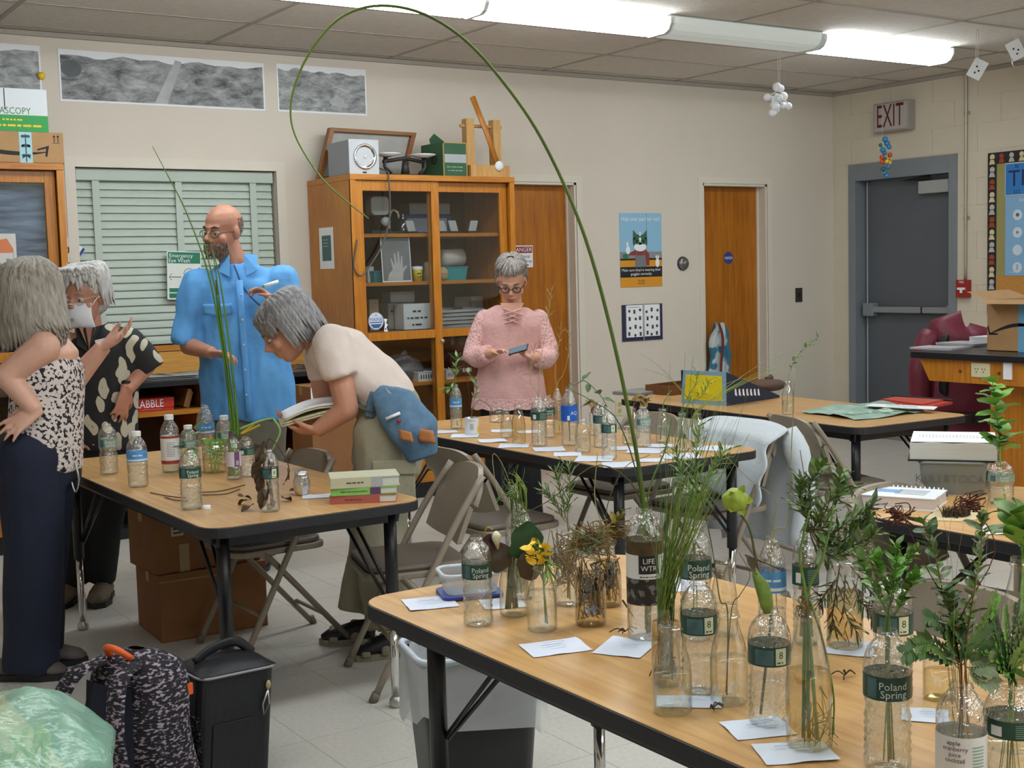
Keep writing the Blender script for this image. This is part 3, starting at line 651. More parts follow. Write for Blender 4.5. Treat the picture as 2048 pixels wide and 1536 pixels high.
# exit sign
a = at_x(1746, 210, XR - .09); b = at_x(1816, 266, XR - .09)
t = thing('exit_sign', 'grey boxy EXIT sign with dark red letters above the steel door', 'exit sign', (XR, (a.y + b.y) / 2, 2.595), R(-90)); w = abs(a.y - b.y) / 2
MB().b2((-w, -.085, -.118), (w, 0, .118)).build('housing', M('sign_housing', '9b958d', .5), t, .004); MB().b2((-w + .012, -.09, -.105), (w - .012, -.084, .105)).build('face', M('sign_face', 'b3aba8', .4), t)
m = text(MB(), 'EXIT', -.005, .0, .26, -.091, .52); pr(m, 'lettering', M('dark_red', '5e1518', .5), t)
# fire alarm, conduit
t, p = wall_thing('fire_alarm', 'red fire alarm pull station below the conduit', 'fire alarm', 1931, 577, True); red = M('alarm_red', '9b2320', .4)
MB().b2((-.055, -.05, -.068), (.055, 0, .068)).build('case', red, t, .005); m = MB().box((0, -.053, .0), (.07, .012, .018)).box((0, -.053, -.018), (.02, .01, .03)); m.build('pull_handle', white, t)
m = text(MB(), 'FIRE', 0, .05, .026, -.0512); pr(m, 'lettering', white, t); alarm = p
t = thing('conduit', 'thin metal conduit running down the wall to the fire alarm', 'conduit', (XR, alarm.y - .01, 0), R(-90))
MB().tube(curve([(-.0, -.03, ZC - .03), (0, -.016, ZC - .16), (0, -.016, 2.0), (0, -.016, alarm.z + .06)], 20), .011, n=8).build('pipe', M('painted_pipe', 'b3ab9c', .35, metal=.4), t)
for z in (2.55, 1.75): MB().b2((-.03, -.006, z - .012), (.03, 0, z + .012)).build('strap', steel, t)
# bulletin board
y0, y1, z0, z1 = 4.9, 6.144, 1.0, 2.225; khaki = M('board_paper', '9d9660', .8)
t = thing('bulletin_board', 'bulletin board with figured black border and blue posters', 'bulletin board', (XR, 6.144, 0), R(-90)); ww = y1 - y0
MB().b2((0, -.015, z0), (ww, 0, z1)).build('backing', khaki, t); MB().b2((.07, -.017, z0), (ww, -.014, 1.3)).build('cork_panel', M('orange_cork', 'c08a43', .8, var=(60, .1)), t)
MB().b2((0, -.02, z0), (.075, -.015, z1)).build('border_strip', M('border_black', '262220', .6), t); MB().b2((.075, -.02, z1 - .085), (ww, -.015, z1)).build('border_strip', M('border_black', '262220', .6), t)
cols = [M('border_tan', 'd8c9a4', .6), M('border_red', '9c4527', .6), M('border_pale', 'b9bcb4', .6)]; ms = [MB(), MB(), MB()]; random.seed(5)
for k in range(13):
    z = z0 + .05 + k * .094; patch(ms[k % 3], disc(.04, z + .015, .022, 10), -.0206); patch(ms[k % 3], [(.012, z - .04), (.065, z - .04), (.05, z + .0), (.025, z + .0)], -.0206)
for k in range(10):
    x = .12 + k * .085; patch(ms[(k + 1) % 3], disc(x, z1 - .03, .02, 10), -.0206); patch(ms[(k + 1) % 3], [(x - .025, z1 - .08), (x + .025, z1 - .08), (x + .012, z1 - .045), (x - .012, z1 - .045)], -.0206)
for m, c in zip(ms, cols): stuff(pr(m, 'border_figures', c, t))
for nm, c, za, zb in (('blue_poster', '2f7cc4', 1.9, 2.13), ('pale_blue_poster', '86b3da', 1.3, 1.89)):
    MB().b2((.155, -.021, za), (.75, -.016, zb)).build(nm, M(nm, c, .5), t)
MB().b2((.15, -.019, 1.895), (.76, -.0155, 2.135)).build('white_mount', white, t)
m = text(MB(), 'TI', .25, 2.015, .17, -.0216, 1); text(m, '90', .25, 2.105, .035, -.0216); text(m, '212', .25, 1.92, .04, -.0216); pr(m, 'lettering', M('navy_print', '122a5a', .5), t)
m = MB(); [patch(m, disc(.26, 1.75 - k * .13, .04, 16), -.0216) for k in range(4)]; text(m, 'Sum', .3, 1.86, .035, -.0216); text(m, 'FLINN', .22, 1.325, .02, -.0216); pr(m, 'white_icons', M('icon_pale', 'cfdcea', .5), t)
m = MB(); text(m, '1', .26, 1.36, .06, -.022); [m.add([(.26 + .015 * math.cos(q), -.022, 1.62 + .015 * math.sin(q)) for q in (0, 2, 4)], [(0, 1, 2)])]; patch(m, disc(.26, 1.75, .015, 8), -.022); pr(m, 'icon_marks', M('icon_dark', '55606b', .5), t)
# hanging ornaments
strm = M('white_string', 'ccc8be', .8); wball = M('white_foam', 'e6e8ec', .6)
c = at_y(1560, 200, 5.86); top = at_y(1556, 104, 5.86); t = thing('hanging_model', 'white ball-and-stick model hung on strings from the dim light fixture', 'hanging model', (c.x, c.y, c.z))
zt = ZC - .1 - c.z; MB().cyl((-.012, 0, .1), (-.018, 0, zt), .0022, n=5).cyl((0, 0, .1), (.004, 0, zt), .0022, n=5).build('string', strm, t)
k = mpp(c.x, c.y, c.z); pts = [(1556, 174), (1568, 176), (1538, 195), (1580, 190), (1586, 210), (1577, 208), (1545, 200), (1549, 214), (1562, 217), (1546, 226), (1555, 207)]; bl = []
for i_, (a, b) in enumerate(pts): bl.append(((a - 1560) * k * 1.18, random.uniform(-.05, .05), -(b - 200) * k))
for i_, q in enumerate(bl): MB().ell(q, (.025 if i_ not in (0, 3) else .029), 14).build('ball', wball, t)
m = MB()
for i_ in range(len(bl) - 1): m.tube([bl[i_], bl[i_ + 1]], .0035, n=6)
m.tube([bl[0], (0, 0, .1)], .003, n=6); m.build('rods', wball, t)
MB().b2((-.075, -.01, -.06), (-.05, .0, .02)).build('white_tag', white, t); MB().b2((-.035, -.0, -.06), (-.01, .01, .04)).build('white_tag', white, t)
for (a, b, ta, tb, rot, lab) in ((1960, 138, 1955, 58, 30, 'white card with black specks hung on a string near the conduit'), (2030, 100, 2032, 70, -25, 'white card with a clip hung by a thread above the bulletin board')):
    top = at_z(ta, tb, ZC); c = at_g(a, b, top.x, top.y); t = thing('hanging_card', lab, 'hanging card', (top.x, top.y, c.z), facing(top.x, top.y), 'white cards hung from the ceiling'); k = mpp(top.x, top.y, c.z)
    T_ = Matrix.Rotation(R(rot), 4, 'Y'); MB().b2((-14 * k, -.002, -19 * k), (14 * k, .002, 19 * k), T_).build('card', M('card_white', 'd5d6d6', .6), t); zt = ZC - c.z - .001
    z1_ = 17 * k; MB().cyl((-.01, 0, z1_), (-.004, 0, zt), .0022, n=5).cyl((.004, 0, z1_), (.004, 0, zt), .0022, n=5).build('string', strm, t)
    m = MB(); [patch(m, disc(q * k, w_ * k, 2 * k, 8), -.0028) for q, w_ in ((-3, 4), (4, -2), (-1, -8))]; m.v = [T_ @ p_ for p_ in m.v]; pr(m, 'specks', ink, t)
    if rot < 0: MB().tube([(-8 * k, -.004, -18 * k), (-5 * k, -.006, -30 * k), (0, -.004, -38 * k)], .004, n=6).build('clip', steel, t)
# coloured molecule chain in front of the exit sign
top = at_z(1764, 150, ZC); t = thing('bead_chain', 'blue, red and yellow bead model hung on a thread before the EXIT sign', 'hanging model', (top.x, top.y, 0)); k = mpp(top.x, top.y, 2.2)
bc = {'b': M('bead_blue', '2a7fb5', .35), 'r': M('bead_red', 'c24a2b', .35), 'y': M('bead_yellow', 'd9b93c', .35), 'g': M('bead_green', '23695a', .35)}; zb = None
for a, b, c_, s in ((1767, 279, 'b', 6), (1774, 287, 'b', 6), (1776, 294, 'b', 5), (1766, 300, 'b', 6), (1770, 306, 'b', 5), (1760, 315, 'r', 5), (1762, 324, 'r', 5), (1778, 310, 'r', 5), (1776, 317, 'y', 6), (1781, 325, 'y', 5), (1771, 323, 'y', 5), (1779, 320, 'r', 4), (1774, 334, 'b', 5), (1767, 338, 'g', 5), (1766, 346, 'b', 4), (1769, 352, 'b', 5), (1764, 290, 'g', 4), (1768, 318, 'g', 4)):
    q = at_g(a, b, top.x, top.y); zb = q.z if zb is None else min(zb, q.z); MB().ell((q.x - top.x, q.y - top.y + random.uniform(-.02, .02), q.z), s * k, 10).build('bead', bc[c_], t)
MB().cyl((0, 0, zb), (0, 0, ZC), .0012, n=4).build('thread', strm, t)
# ================================================================ boxes, books and loose things
def carton(name, label, cat, x0, x1, y0, y1, z0, z1, mat, rz=0, flaps=None, group=None, tp=True):
    """closed or open carton: four walls, bottom, lid flaps, tape; origin at base centre, front is local -y"""
    t = thing(name, label, cat, ((x0 + x1) / 2, (y0 + y1) / 2, z0), rz, group); w, d, h = (x1 - x0) / 2, (y1 - y0) / 2, z1 - z0; e = min(.004, w / 6)
    m = MB().b2((-w, -d, 0), (w, -d + e, h)).b2((-w, d - e, 0), (w, d, h)).b2((-w, -d + e, 0), (-w + e, d - e, h)).b2((w - e, -d + e, 0), (w, d - e, h)).b2((-w, -d, 0), (w, d, e)); m.build('body', mat, t)
    if flaps:
        for nm, poly in flaps: MB().add(poly, [tuple(range(len(poly)))]).build(nm, mat, t)
    else:
        MB().b2((-w, -d, h), (w, -.0006, h + .002)).build('lid_flap', mat, t); MB().b2((-w, .0006, h), (w, d, h + .002)).build('lid_flap', mat, t)
        if tp: MB().b2((-w - .0008, -.022, h - .05), (w + .0008, .022, h + .003)).build('tape', tape, t)
    return t, w, d, h
# on the left cabinet
t, w, d, h = carton('shipping_box', 'brown shipping box with smile arrow and patterned blue tape on the cabinet', 'box', 1.2, 1.875, 7.1, 7.4, 2.07, 2.232, card, tp=False)
m = MB(); xs = [-.02 + .033 * k for k in range(9)]
arc = [(-.15 + .4 * k / 14, -.035 + .06 * ((k / 14 - .62) ** 2) * 2.2) for k in range(15)]
patch(m, arc + [(p[0], p[1] + .004 + .018 * math.sin(math.pi * min(1, i_ / 14 + .02))) for i_, p in list(enumerate(arc))[::-1]], -d - .001)
patch(m, [(.2, .0), (.262, .02), (.25, -.04), (.24, -.038), (.246, .004), (.2, -.008)], -d - .001); m.v = [V((p.x, p.y, p.z + .075)) for p in m.v]; pr(m, 'smile_arrow', ink, t)
MB().b2((.11, -d - .0012, 0), (.175, -d, h)).build('blue_tape', M('blue_tape', '9cc9d1', .4), t)
m = MB(); patch(m, rect(.14, .005, .146, h - .01), -d - .0018); [patch(m, disc(.143 + s * .012, z, .012, 10, .008), -d - .0018) for s in (-1, 1) for z in (.04, .09, .14)]; [patch(m, [(.143, z), (.143 + s * .022, z - .02), (.143 + s * .018, z - .004)], -d - .0018) for s in (-1, 1) for z in (.04, .1)]; pr(m, 'ribbon_print', M('tape_ink', '2c4a52', .5), t)
m = MB(); [(patch(m, rect(x - .002, h - .05, x + .002, h - .018), -d - .001), patch(m, [(x - .008, h - .022), (x + .008, h - .022), (x, h - .01)], -d - .001)) for x in (.29, .31)]; patch(m, rect(.28, h - .054, .32, h - .052), -d - .001); pr(m, 'this_way_up_arrows', ink, t)
t, w, d, h = carton('copier_box', 'white copier carton with green band standing on the shipping box', 'box', 1.2, 1.802, 7.1, 7.4, 2.2345, 2.455, M('carton_white', 'd7dce0', .6), tp=False)
pr(patch(MB(), rect(-w, 0, w, .085), -d - .0008), 'green_band', green, t); m = text(MB(), 'MASCOPY', .12, .105, .05, -d - .001, .84); pr(m, 'lettering', M('dark_green_ink', '2f7a36', .5), t)
m = scrib(MB(), .1, .03, .36, .024, -d - .0014); scrib(m, .12, .06, .1, .018, -d - .0014); pr(m, 'small_lettering', yel, t); pr(patch(MB(), rect(.083, .11, .088, h), -d - .001), 'seam', ink, t)
# behind and on the glass of the left cabinet
t = thing('blue_picture', 'blue streaky winter picture standing inside the left cabinet', 'picture', (1.42, 7.19, 1.402)); MB().b2((-.32, 0, 0), (.36, .006, .56)).build('sheet', spots('blue_streaks', '1e3a66', '7e9ab8', 5, .5, .5, stretch=(1, 1, 7), soft=.2), t); MB().b2((-.33, .006, 0), (.37, .012, .57)).build('mount', white, t)
t = thing('house_drawing', "child's drawing of a house with an orange roof on the left cabinet", 'drawing', (1.52, 7.073, 1.6)); MB().b2((-.12, -.002, -.25), (.075, 0, .1)).build('sheet', M('drawing_paper', 'c9c7c0', .8), t)
pr(patch(MB(), [(-.1, .0), (.06, .0), (.06, .02), (.03, .075), (-.05, .06)], -.0026), 'roof', M('crayon_orange', 'cf7a52', .8), t)
m = MB(); [patch(m, rect(a, b, c, e), -.0028) for a, b, c, e in ((-.1, -.11, -.097, 0), (.057, -.11, .06, 0), (-.1, -.112, .06, -.11), (-.03, -.11, -.005, -.05), (-.07, -.05, -.05, -.03), (.02, -.05, .04, -.03))]; pr(m, 'pencil_lines', grey_ink, t)
# on the oak cabinet
t = thing('picture_frame', 'skewed wooden frame with pale panel leaning behind the grey box', 'frame', (3.93, 7.56, 2.05)); q = [(-.365, 0), (.26, 0), (.365, .32), (-.265, .33)]; qi = [(-.33, .02), (.24, .02), (.325, .298), (-.24, .306)]
for k in range(4): MB().prism([q[k], q[(k + 1) % 4], qi[(k + 1) % 4], qi[k]], -.03, .02, 'xz').build('frame_side', wood('frame_wood', '7a4a1c', '96602a', 0), t)
MB().prism(qi, 0, .012, 'xz').build('panel', M('panel_grey', 'a5a39d', .6, var=(9, .1)), t)
t = thing('strobe_lamp', 'grey metal box lamp with big chrome reflector on the oak cabinet', 'lamp', (3.697, 7.3, 2.05)); gm = M('hammered_grey', '8f949a', .4)
MB().b2((-.1, -.15, .005), (.1, .15, .215)).build('case', gm, t, .006); MB().b2((-.102, -.154, .003), (.102, -.148, .217)).build('front_plate', M('plate_silver', 'c3c8cd', .35), t)
Tq = Matrix.Translation((.005, -.155, .112)) @ Matrix.Rotation(math.pi / 2, 4, 'X'); MB().lathe([(.075, 0), (.078, .008), (.07, .01), (.064, .006), (.05, -.012), (.025, -.028), (0, -.034)], 28, Tq).build('reflector', chrome, t)
MB().ell((.005, -.152, .112), .013).build('flash_tube', M('tube_white', 'd9d9d9', .3), t); MB().box((-.0, -.156, .016), (.025, .004, .008)).build('badge', ink, t)
for sx in (-1, 1):
    for sy in (-1, 1): MB().cyl((sx * .08, sy * .12, 0), (sx * .08, sy * .12, .006), .01).build('foot', black, t)
MB().tube(curve([(.1, -.1, .06), (.13, -.2, .02), (.12, -.24, -.02), (.12, -.24, -.25), (.07, -.23, -.42), (-.02, -.235, -.55), (-.09, -.235, -.62), (-.14, -.235, -.56), (-.11, -.235, -.4)], 40), .005, n=6).build('cord', M('grey_cord', '55504c', .5), t)
t = thing('beam_balance', 'black two-pan beam balance with white pans on the oak cabinet', 'balance', (4.07, 7.3, 2.05)); iron = M('cast_iron', '2b2b2b', .5)
MB().b2((-.15, -.06, 0), (.15, .06, .02)).build('base', iron, t, .006); MB().tube([(0, 0, .02), (0, 0, .11)], [.03, .018]).build('pillar', iron, t); MB().tube([(-.16, 0, .1), (0, 0, .125), (.16, 0, .1)], .012).build('beam', iron, t)
for s in (-1, 1):
    MB().tube([(s * .11, 0, .02), (s * .15, 0, .07), (s * .14, 0, .13)], [.02, .01, .016]).build('pan_support', iron, t); MB().lathe([(.03, .13), (.085, .146), (.087, .152), (.03, .145), (0, .144)], 22, Matrix.Translation((s * .13, 0, 0))).build('pan', white, t)
gb = M('box_green', '2f5a3c', .6); kb = M('box_edge', 'a98a52', .6)
t, w, d, h = carton('green_box', 'dark green open box with tan edges and white label on the oak cabinet', 'box', 4.295, 4.478, 7.2, 7.48, 2.05, 2.278, gb, flaps=[('raised_flap', [(-.09, .02, .225), (.09, .02, .225), (.06, .1, .26), (-.0, .12, .31), (-.05, .1, .27)])])
for a, b, c, e in ((-w, 0, -w + .008, h), (w - .008, 0, w, h), (-w, 0, w, .008), (-w, h - .008, w, h)): MB().b2((a, -d - .002, b), (c, -d, e)).build('edge_trim', kb, t)
pr(patch(MB(), rect(-w + .012, h * .42, w - .006, h * .66), -d - .001), 'label', M('label_grey', 'a5adaf', .6), t); m = scrib(MB(), 0, h * .3, .13, .016, -d - .001); scrib(m, 0, h * .2, .11, .014, -d - .001); pr(m, 'lettering', M('pale_green_ink', '84a58a', .6), t)
MB().lathe([(.03, 0), (.035, -.002), (.028, -.004)], 18, Matrix.Translation((-w - .0, -.03, h * .55)) @ Matrix.Rotation(math.pi / 2, 4, 'Y')).build('hole_ring', ink, t)
t = thing('pendulum_stand', 'wooden pendulum stand with slanted arm and white disc on the oak cabinet', 'pendulum', (4.645, 7.26, 2.05)); pine = wood('pine', 'b48444', 'cfa263', 2, 5); pinh = wood('pine_arm', 'a8651f', 'c98436', 2, 5)
MB().b2((-.15, -.08, 0), (.155, .06, .085)).build('base', pine, t, .003)
for x in (-.11, .1): MB().b2((x - .03, -.02, .085), (x + .03, .04, .39)).build('post', pine, t, .002)
MB().cyl((-.17, .01, .345), (.15, .01, .345), .011).build('dowel', pine, t); MB().tube([(-.1, -.04, .53), (-.0, -.045, .3), (.06, -.07, .1)], [.022, .02, .02], [.008, .008, .008], n=8, ref=(1, 0, 0)).build('arm', pinh, t)
MB().lathe([(0, 0), (.032, 0), (.032, .012), (0, .012)], 20, Matrix.Translation((.065, -.08, .08)) @ Matrix.Rotation(math.pi / 2, 4, 'X')).build('disc', white, t)
# notice on the cabinet's side
t = thing('paper_notice', 'white notice with green block taped to the side of the oak cabinet', 'notice', (3.56, 7.44, 1.6), R(-90)); MB().b2((-.1, -.002, -.12), (.1, -.0, .14)).build('sheet', white, t)
t.rotation_euler = (0, 0, R(-90)); pr(patch(MB(), rect(-.06, -.07, .07, .09), -.0026), 'green_block', M('notice_teal', '4a6b66', .6), t); m = MB(); [patch(m, rect(-.045, .06 - k * .02, .03, .065 - k * .02), -.0032) for k in range(3)]; pr(m, 'lines', M('notice_pale', '9db3ae', .6), t)
# --- inside the oak cabinet
def on_shelf(px, py, z, Y): p = at_y(px, py, Y); return V((p.x, Y, z))
z1, z2, z3, z4 = 1.69, 1.385, 1.075, .74; Yc = 7.32
def sbox(name, label, cat, pa, pb, ht, z, mat, Y=Yc, dep=.16, printm=None, words=None, tp=False, rz=0):
    a, b = at_y(pa, 500, Y).x, at_y(pb, 500, Y).x; t, w, d, h = carton(name, label, cat, a, b, Y, Y + dep, z, z + ht, mat, rz, tp=tp)
    if printm: pr(patch(MB(), rect(-w * .8, h * .15, w * .8, h * .85), -d - .0008), 'label', printm, t)
    if words:
        m = MB(); [scrib(m, 0, h * (.72 - .26 * k), w * s, h * .16, -d - .0014) for k, s in enumerate(words)]; pr(m, 'lettering', ink, t)
    return t
p = on_shelf(755, 465, z1, Yc); t = thing('microscope_lamp', 'small white instrument head on black stand inside the oak cabinet', 'instrument', p)
MB().b2((-.07, -.06, 0), (.08, .07, .025)).build('base', black, t, .005); MB().tube([(0, .03, .02), (-.02, .04, .12), (0, 0, .17)], .015).build('arm', black, t); MB().prism(rrect(-.065, .12, .065, .24, .03), -.05, .03, 'xz').build('head', M('instrument_grey', 'a9aba8', .4), t, .006); MB().ell((.03, -.06, .08), (.035, .02, .03)).build('mirror', M('instrument_grey', 'a9aba8', .4), t)
p = on_shelf(790, 463, z1, Yc); t = thing('gooseneck_burner', 'bent steel tube beside small flask inside the oak cabinet', 'apparatus', p)
MB().b2((-.06, -.04, 0), (.1, .05, .02)).build('base', black, t, .004); MB().tube(curve([(-.04, 0, .02), (-.04, 0, .11), (-.015, 0, .155), (.02, 0, .14), (.03, 0, .1)], 16), .011, n=10).build('bent_tube', chrome, t); MB().lathe([(.03, .02), (.03, .07), (.012, .09), (.012, .13)], 16, Matrix.Translation((.06, 0, 0))).build('flask', clear('shelf_glass', 'd9dedd', '8a9090', .15), t)
t = sbox('blue_box', 'blue and white printed box at the back of the cabinet shelf', 'box', 806, 905, .13, z1 + .0, M('carton_blue', '2c4a86', .5), 7.46, .18, M('pale_print_blue', 'a8b8d4', .5)); sbox('grey_box', 'grey carton lying on the blue box inside the cabinet', 'box', 822, 902, .075, z1 + .1325, M('carton_grey', '8d9092', .6), 7.46, .16)
for k, a in enumerate((823, 885, 908, 943)):
    p = on_shelf(a, 462, z1, 7.26); t = thing('mirror_stand', ['small white mirror on black foot, beside the bent tube', 'small white mirror on black foot beside the sliding door stile', 'small white mirror tilted to the left on the cabinet shelf', 'small white mirror tilted to the right on the cabinet shelf'][k], 'mirror', p, 0, 'mirrors on the cabinet shelf')
    MB().b2((-.035, -.03, 0), (.035, .03, .016)).build('foot', black, t, .003); s = (-.02, -.02, -.02, .02)[k]; MB().prism([(-.028, .014), (.028, .014), (.028 + s, .085), (-.028 + s, .085)], -.01, 0, 'xz').build('plate', M('mirror_white', 'b9bcbc', .3), t)
sbox('white_box', 'narrow white box beside the teal bin inside the cabinet', 'box', 734, 746, .1, z2, white, 7.3, .1)
tealp = M('teal_plastic', '2b9aa3', .4)
def basket(label, pa, pb, ht, z, mat, Y=7.24, dep=.2, slots=False):
    a, b = at_y(pa, 550, Y).x, at_y(pb, 550, Y).x; t = thing('plastic_basket', label, 'basket', ((a + b) / 2, Y + dep / 2, z)); w = (b - a) / 2; d = dep / 2; m = MB()
    lo = rrect(-w * .88, -d * .88, w * .88, d * .88, .015, 3); hi = rrect(-w, -d, w, d, .015, 3); n = len(lo)
    m.add([(p[0], p[1], 0) for p in lo] + [(p[0], p[1], ht) for p in hi], [tuple(range(n))] + [(i, (i + 1) % n, (i + 1) % n + n, i + n) for i in range(n)]); m.build('tub', mat, t, recalc=False); r = MB(); r.tube([(p[0], p[1], ht) for p in hi + hi[:1]], .004, n=6, cap=False); r.build('rim', mat, t)
    if slots:
        q = MB(); [patch(q, rect(-w * .7 + k * w * .28, ht * .3, -w * .7 + k * w * .28 + w * .1, ht * .75), -d * .97 - .001) for k in range(6)]; pr(q, 'slots', ink, t)
    return t
basket('teal plastic bin left of the hand print inside the cabinet', 748, 775, .07, z2, tealp); basket('turquoise plastic basket beneath the white paper roll inside the cabinet', 890, 938, .085, z2, tealp)
p = on_shelf(795, 560, z2, 7.175); t = thing('hand_print', 'grey photographic print of an open hand standing in the cabinet', 'picture', p); t.rotation_euler = (R(-4), 0, 0); w, h = .105, .295
MB().b2((-w, -.002, 0), (w, 0, h)).build('sheet', white, t); MB().b2((-w + .006, -.003, .008), (w - .006, -.002, h - .006)).build('picture', M('print_gradient', '77797b', .4, var=(6, .25)), t)
hp = [(-.07, .01), (.04, .01), (.045, .06), (.075, .095), (.07, .105), (.042, .088), (.045, .16), (.036, .165), (.026, .1), (.022, .19), (.012, .195), (.006, .105), (-.006, .182), (-.016, .18), (-.014, .1), (-.034, .15), (-.042, .145), (-.03, .08), (-.06, .05)]
pr(patch(MB(), hp, -.0036), 'hand', M('hand_pale', 'b9b7b4', .5, var=(20, .1)), t)
p = on_shelf(835, 562, z2, 7.22); t = thing('yellow_tub', 'small yellow tub with white lid inside the cabinet', 'tub', p); MB().lathe([(0, 0), (.03, 0), (.034, .075), (.03, .078)], 20).build('tub', M('tub_yellow', 'd8be1e', .4), t); MB().lathe([(.036, .075), (.036, .095), (0, .097)], 20).build('lid', white, t); m = scrib(MB(), 0, .05, .036, .016, R=.0337); scrib(m, 0, .028, .03, .014, R=.0327); pr(m, 'lettering', ink, t)
p = on_shelf(903, 530, z2 + .0855, 7.34); t = thing('paper_roll', 'rolled white paper bundle lying on the turquoise basket', 'paper roll', p, R(12)); m = MB(); m.tube([(-.09, 0, .06), (.09, 0, .065)], .058, .05, n=18); m.build('roll', M('roll_white', 'c9c6c0', .7, bump=(14, .4)), t); m = MB(); [m.lathe([(.045 - k * .012, 0), (.043 - k * .012, .003)], 16, Matrix.Translation((.091, 0, .065)) @ Matrix.Rotation(math.pi / 2, 4, 'Y')) for k in range(3)]; m.build('roll_end', grey_ink, t)
p = on_shelf(884, 562, z2, 7.2); t = thing('tan_ball', 'round tan ball beside the turquoise basket', 'ball', p); MB().ell((0, 0, .045), .045).build('sphere', M('ball_tan', 'c0a984', .6), t); MB().lathe([(.0455, .043), (.0458, .045), (.0455, .047)], 24).build('seam', M('ball_seam', '94805e', .6), t)
p = on_shelf(858, 562, z2, 7.3); t = thing('paper_bag', 'crumpled tan paper bag behind the yellow tub', 'paper bag', p); MB().grid(lambda u, v: ((.045 - .012 * v + .006 * noise.noise(V((u * 6, v * 5, 1)))) * math.cos(u * 2 * math.pi), (.04 - .025 * v) * math.sin(u * 2 * math.pi), .12 * v), 18, 8).build('bag', M('bag_tan', '9b8264', .8, bump=(30, .6)), t); MB().tube([(.03 * math.cos(q * .7), .015 * math.sin(q * .7), .12) for q in range(10)], .004, n=5).build('rolled_top', M('bag_tan', '9b8264', .8), t)
# lower shelves
sbox('small_carton', 'narrow tan carton at the side of the lower cabinet shelf', 'box', 735, 753, .2, z3, M('carton_tan', 'a58e72', .7), 7.3, .12); sbox('grey_carton', 'grey carton with dark print on the lower cabinet shelf', 'box', 772, 822, .17, z3, M('carton_lightgrey', '9a9995', .7), 7.34, .15, None, [1.6, .9])
sbox('white_carton', 'white carton with dark print on the lower cabinet shelf', 'box', 803, 858, .165, z3, M('carton_white', 'd7dce0', .6), 7.2, .12, None, [.7, 1.5, .8]); sbox('upper_carton', 'pale grey carton on top of the grey printed carton', 'box', 778, 826, .07, z3 + .1725, M('carton_grey2', 'a9a9a6', .7), 7.36, .12); 
t = sbox('tilted_carton', 'white carton behind the folded plastic sheets', 'box', 930, 985, .19, z3, M('carton_white2', 'b5b5b2', .6), 7.46, .16, rz=R(14))
for k in range(5):
    a, b = at_y(887, 640, 7.2).x, at_y(946, 640, 7.2).x; t = thing('folded_sheet', ['bottom folded grey plastic sheet in the cabinet pile', 'second folded plastic sheet from the bottom of the cabinet pile', 'middle folded plastic sheet in the cabinet pile', 'fourth folded plastic sheet in the cabinet pile', 'crumpled top sheet of the folded plastic pile'][k], 'plastic sheet', ((a + b) / 2 + .02, 7.3, z3 + k * .025), R(random.uniform(-4, 4)), 'folded plastic sheets')
    w = (b - a) / 2 + .06; m = MB().grid(lambda u, v: ((u - .5) * 2 * w, (v - .5) * .24, .021 + (.035 * max(0, noise.noise(V((u * 4, v * 3, k)))) if k == 4 else .002 * math.sin(u * 12 + k))), 14, 6); m.build('top_fold', M('sheet_grey', 'a4a6a6', .4, bump=(12, .3)), t); MB().prism(rrect(-w, .001, w, .019, .008, 3), -.12, .12, 'xz').build('fold', M('sheet_grey', 'a4a6a6', .4), t)
t = thing('round_sticker', 'round blue and white Maine sticker on the cabinet glass', 'sticker', at_y(752, 642, 7.1)); t.location.y = 7.1005; MB().prism(disc(0, 0, .053, 28), -.0015, .0, 'xz').build('disc', M('sticker_white', 'cfd6e2', .4), t)
m = text(MB(), 'MAINE', 0, .008, .032, -.002); patch(m, rect(-.045, -.012, .045, -.006), -.002); patch(m, [(-.04, -.02), (.04, -.02), (.02, -.044), (-.02, -.044)], -.002); text(m, 'A', 0, .035, .02, -.002); pr(m, 'lettering', M('sticker_blue', '3a5f9c', .5), t)
t = thing('white_sticker', 'small ragged white sticker beside the Maine sticker', 'sticker', at_y(771, 650, 7.1)); t.location.y = 7.1005; MB().prism([(-.012, -.04), (.016, -.042), (.006, -.012), (.018, .0), (.004, .012), (.014, .036), (-.01, .04), (-.004, .01)], -.0015, 0, 'xz').build('shape', white, t); pr(patch(MB(), rect(-.004, -.03, .004, -.02), -.002), 'mark', ink, t)
def crumple(name, label, cat, p, rx, ry, rz_, mat, seed):
    t = thing(name, label, cat, p); m = MB().ell((0, 0, rz_), (rx, ry, rz_), 20); m.v = [v + (v - V((0, 0, rz_))).normalized() * (.35 * min(rx, rz_) * noise.noise(v * 14 + V((seed, 0, 0)))) for v in m.v]
    for v in m.v: v.z = max(v.z, .0)
    m.build('bag', mat, t); MB().tube([(0, 0, rz_ * 1.9), (.01, 0, rz_ * 2.1), (.03, .0, rz_ * 2.2)], [.02, .012, .02], n=8).build('knot', mat, t); return t
crumple('plastic_bag', 'crumpled clear plastic bag of shells on the low cabinet shelf', 'plastic bag', on_shelf(805, 760, z4, 7.32), .15, .1, .085, film('bag_film', 'a9acae', .55), 3)
basket('white slotted basket in front of the plastic bag', 830, 865, .06, z4, white, 7.18, .12, True); basket('white slotted basket beside the dark red boxes', 887, 906, .06, z4, white, 7.18, .12, True)
for k, (a, b, ht, z) in enumerate(((895, 955, .075, z4), (893, 950, .08, z4 + .0785), (905, 960, .075, z4 + .162))): 
    t = sbox('dark_red_box', ['lowest dark red box with label on the low cabinet shelf', 'middle dark red box in the cabinet stack', 'top dark red box of the cabinet stack with white label'][k], 'box', a, b, ht, z, M('box_darkred', '5a2622', .5), 7.34, .18); MB().b2((-.03, -.0925, ht * .35), (.04, -.0905, ht * .7)).build('paper_label', white, t)
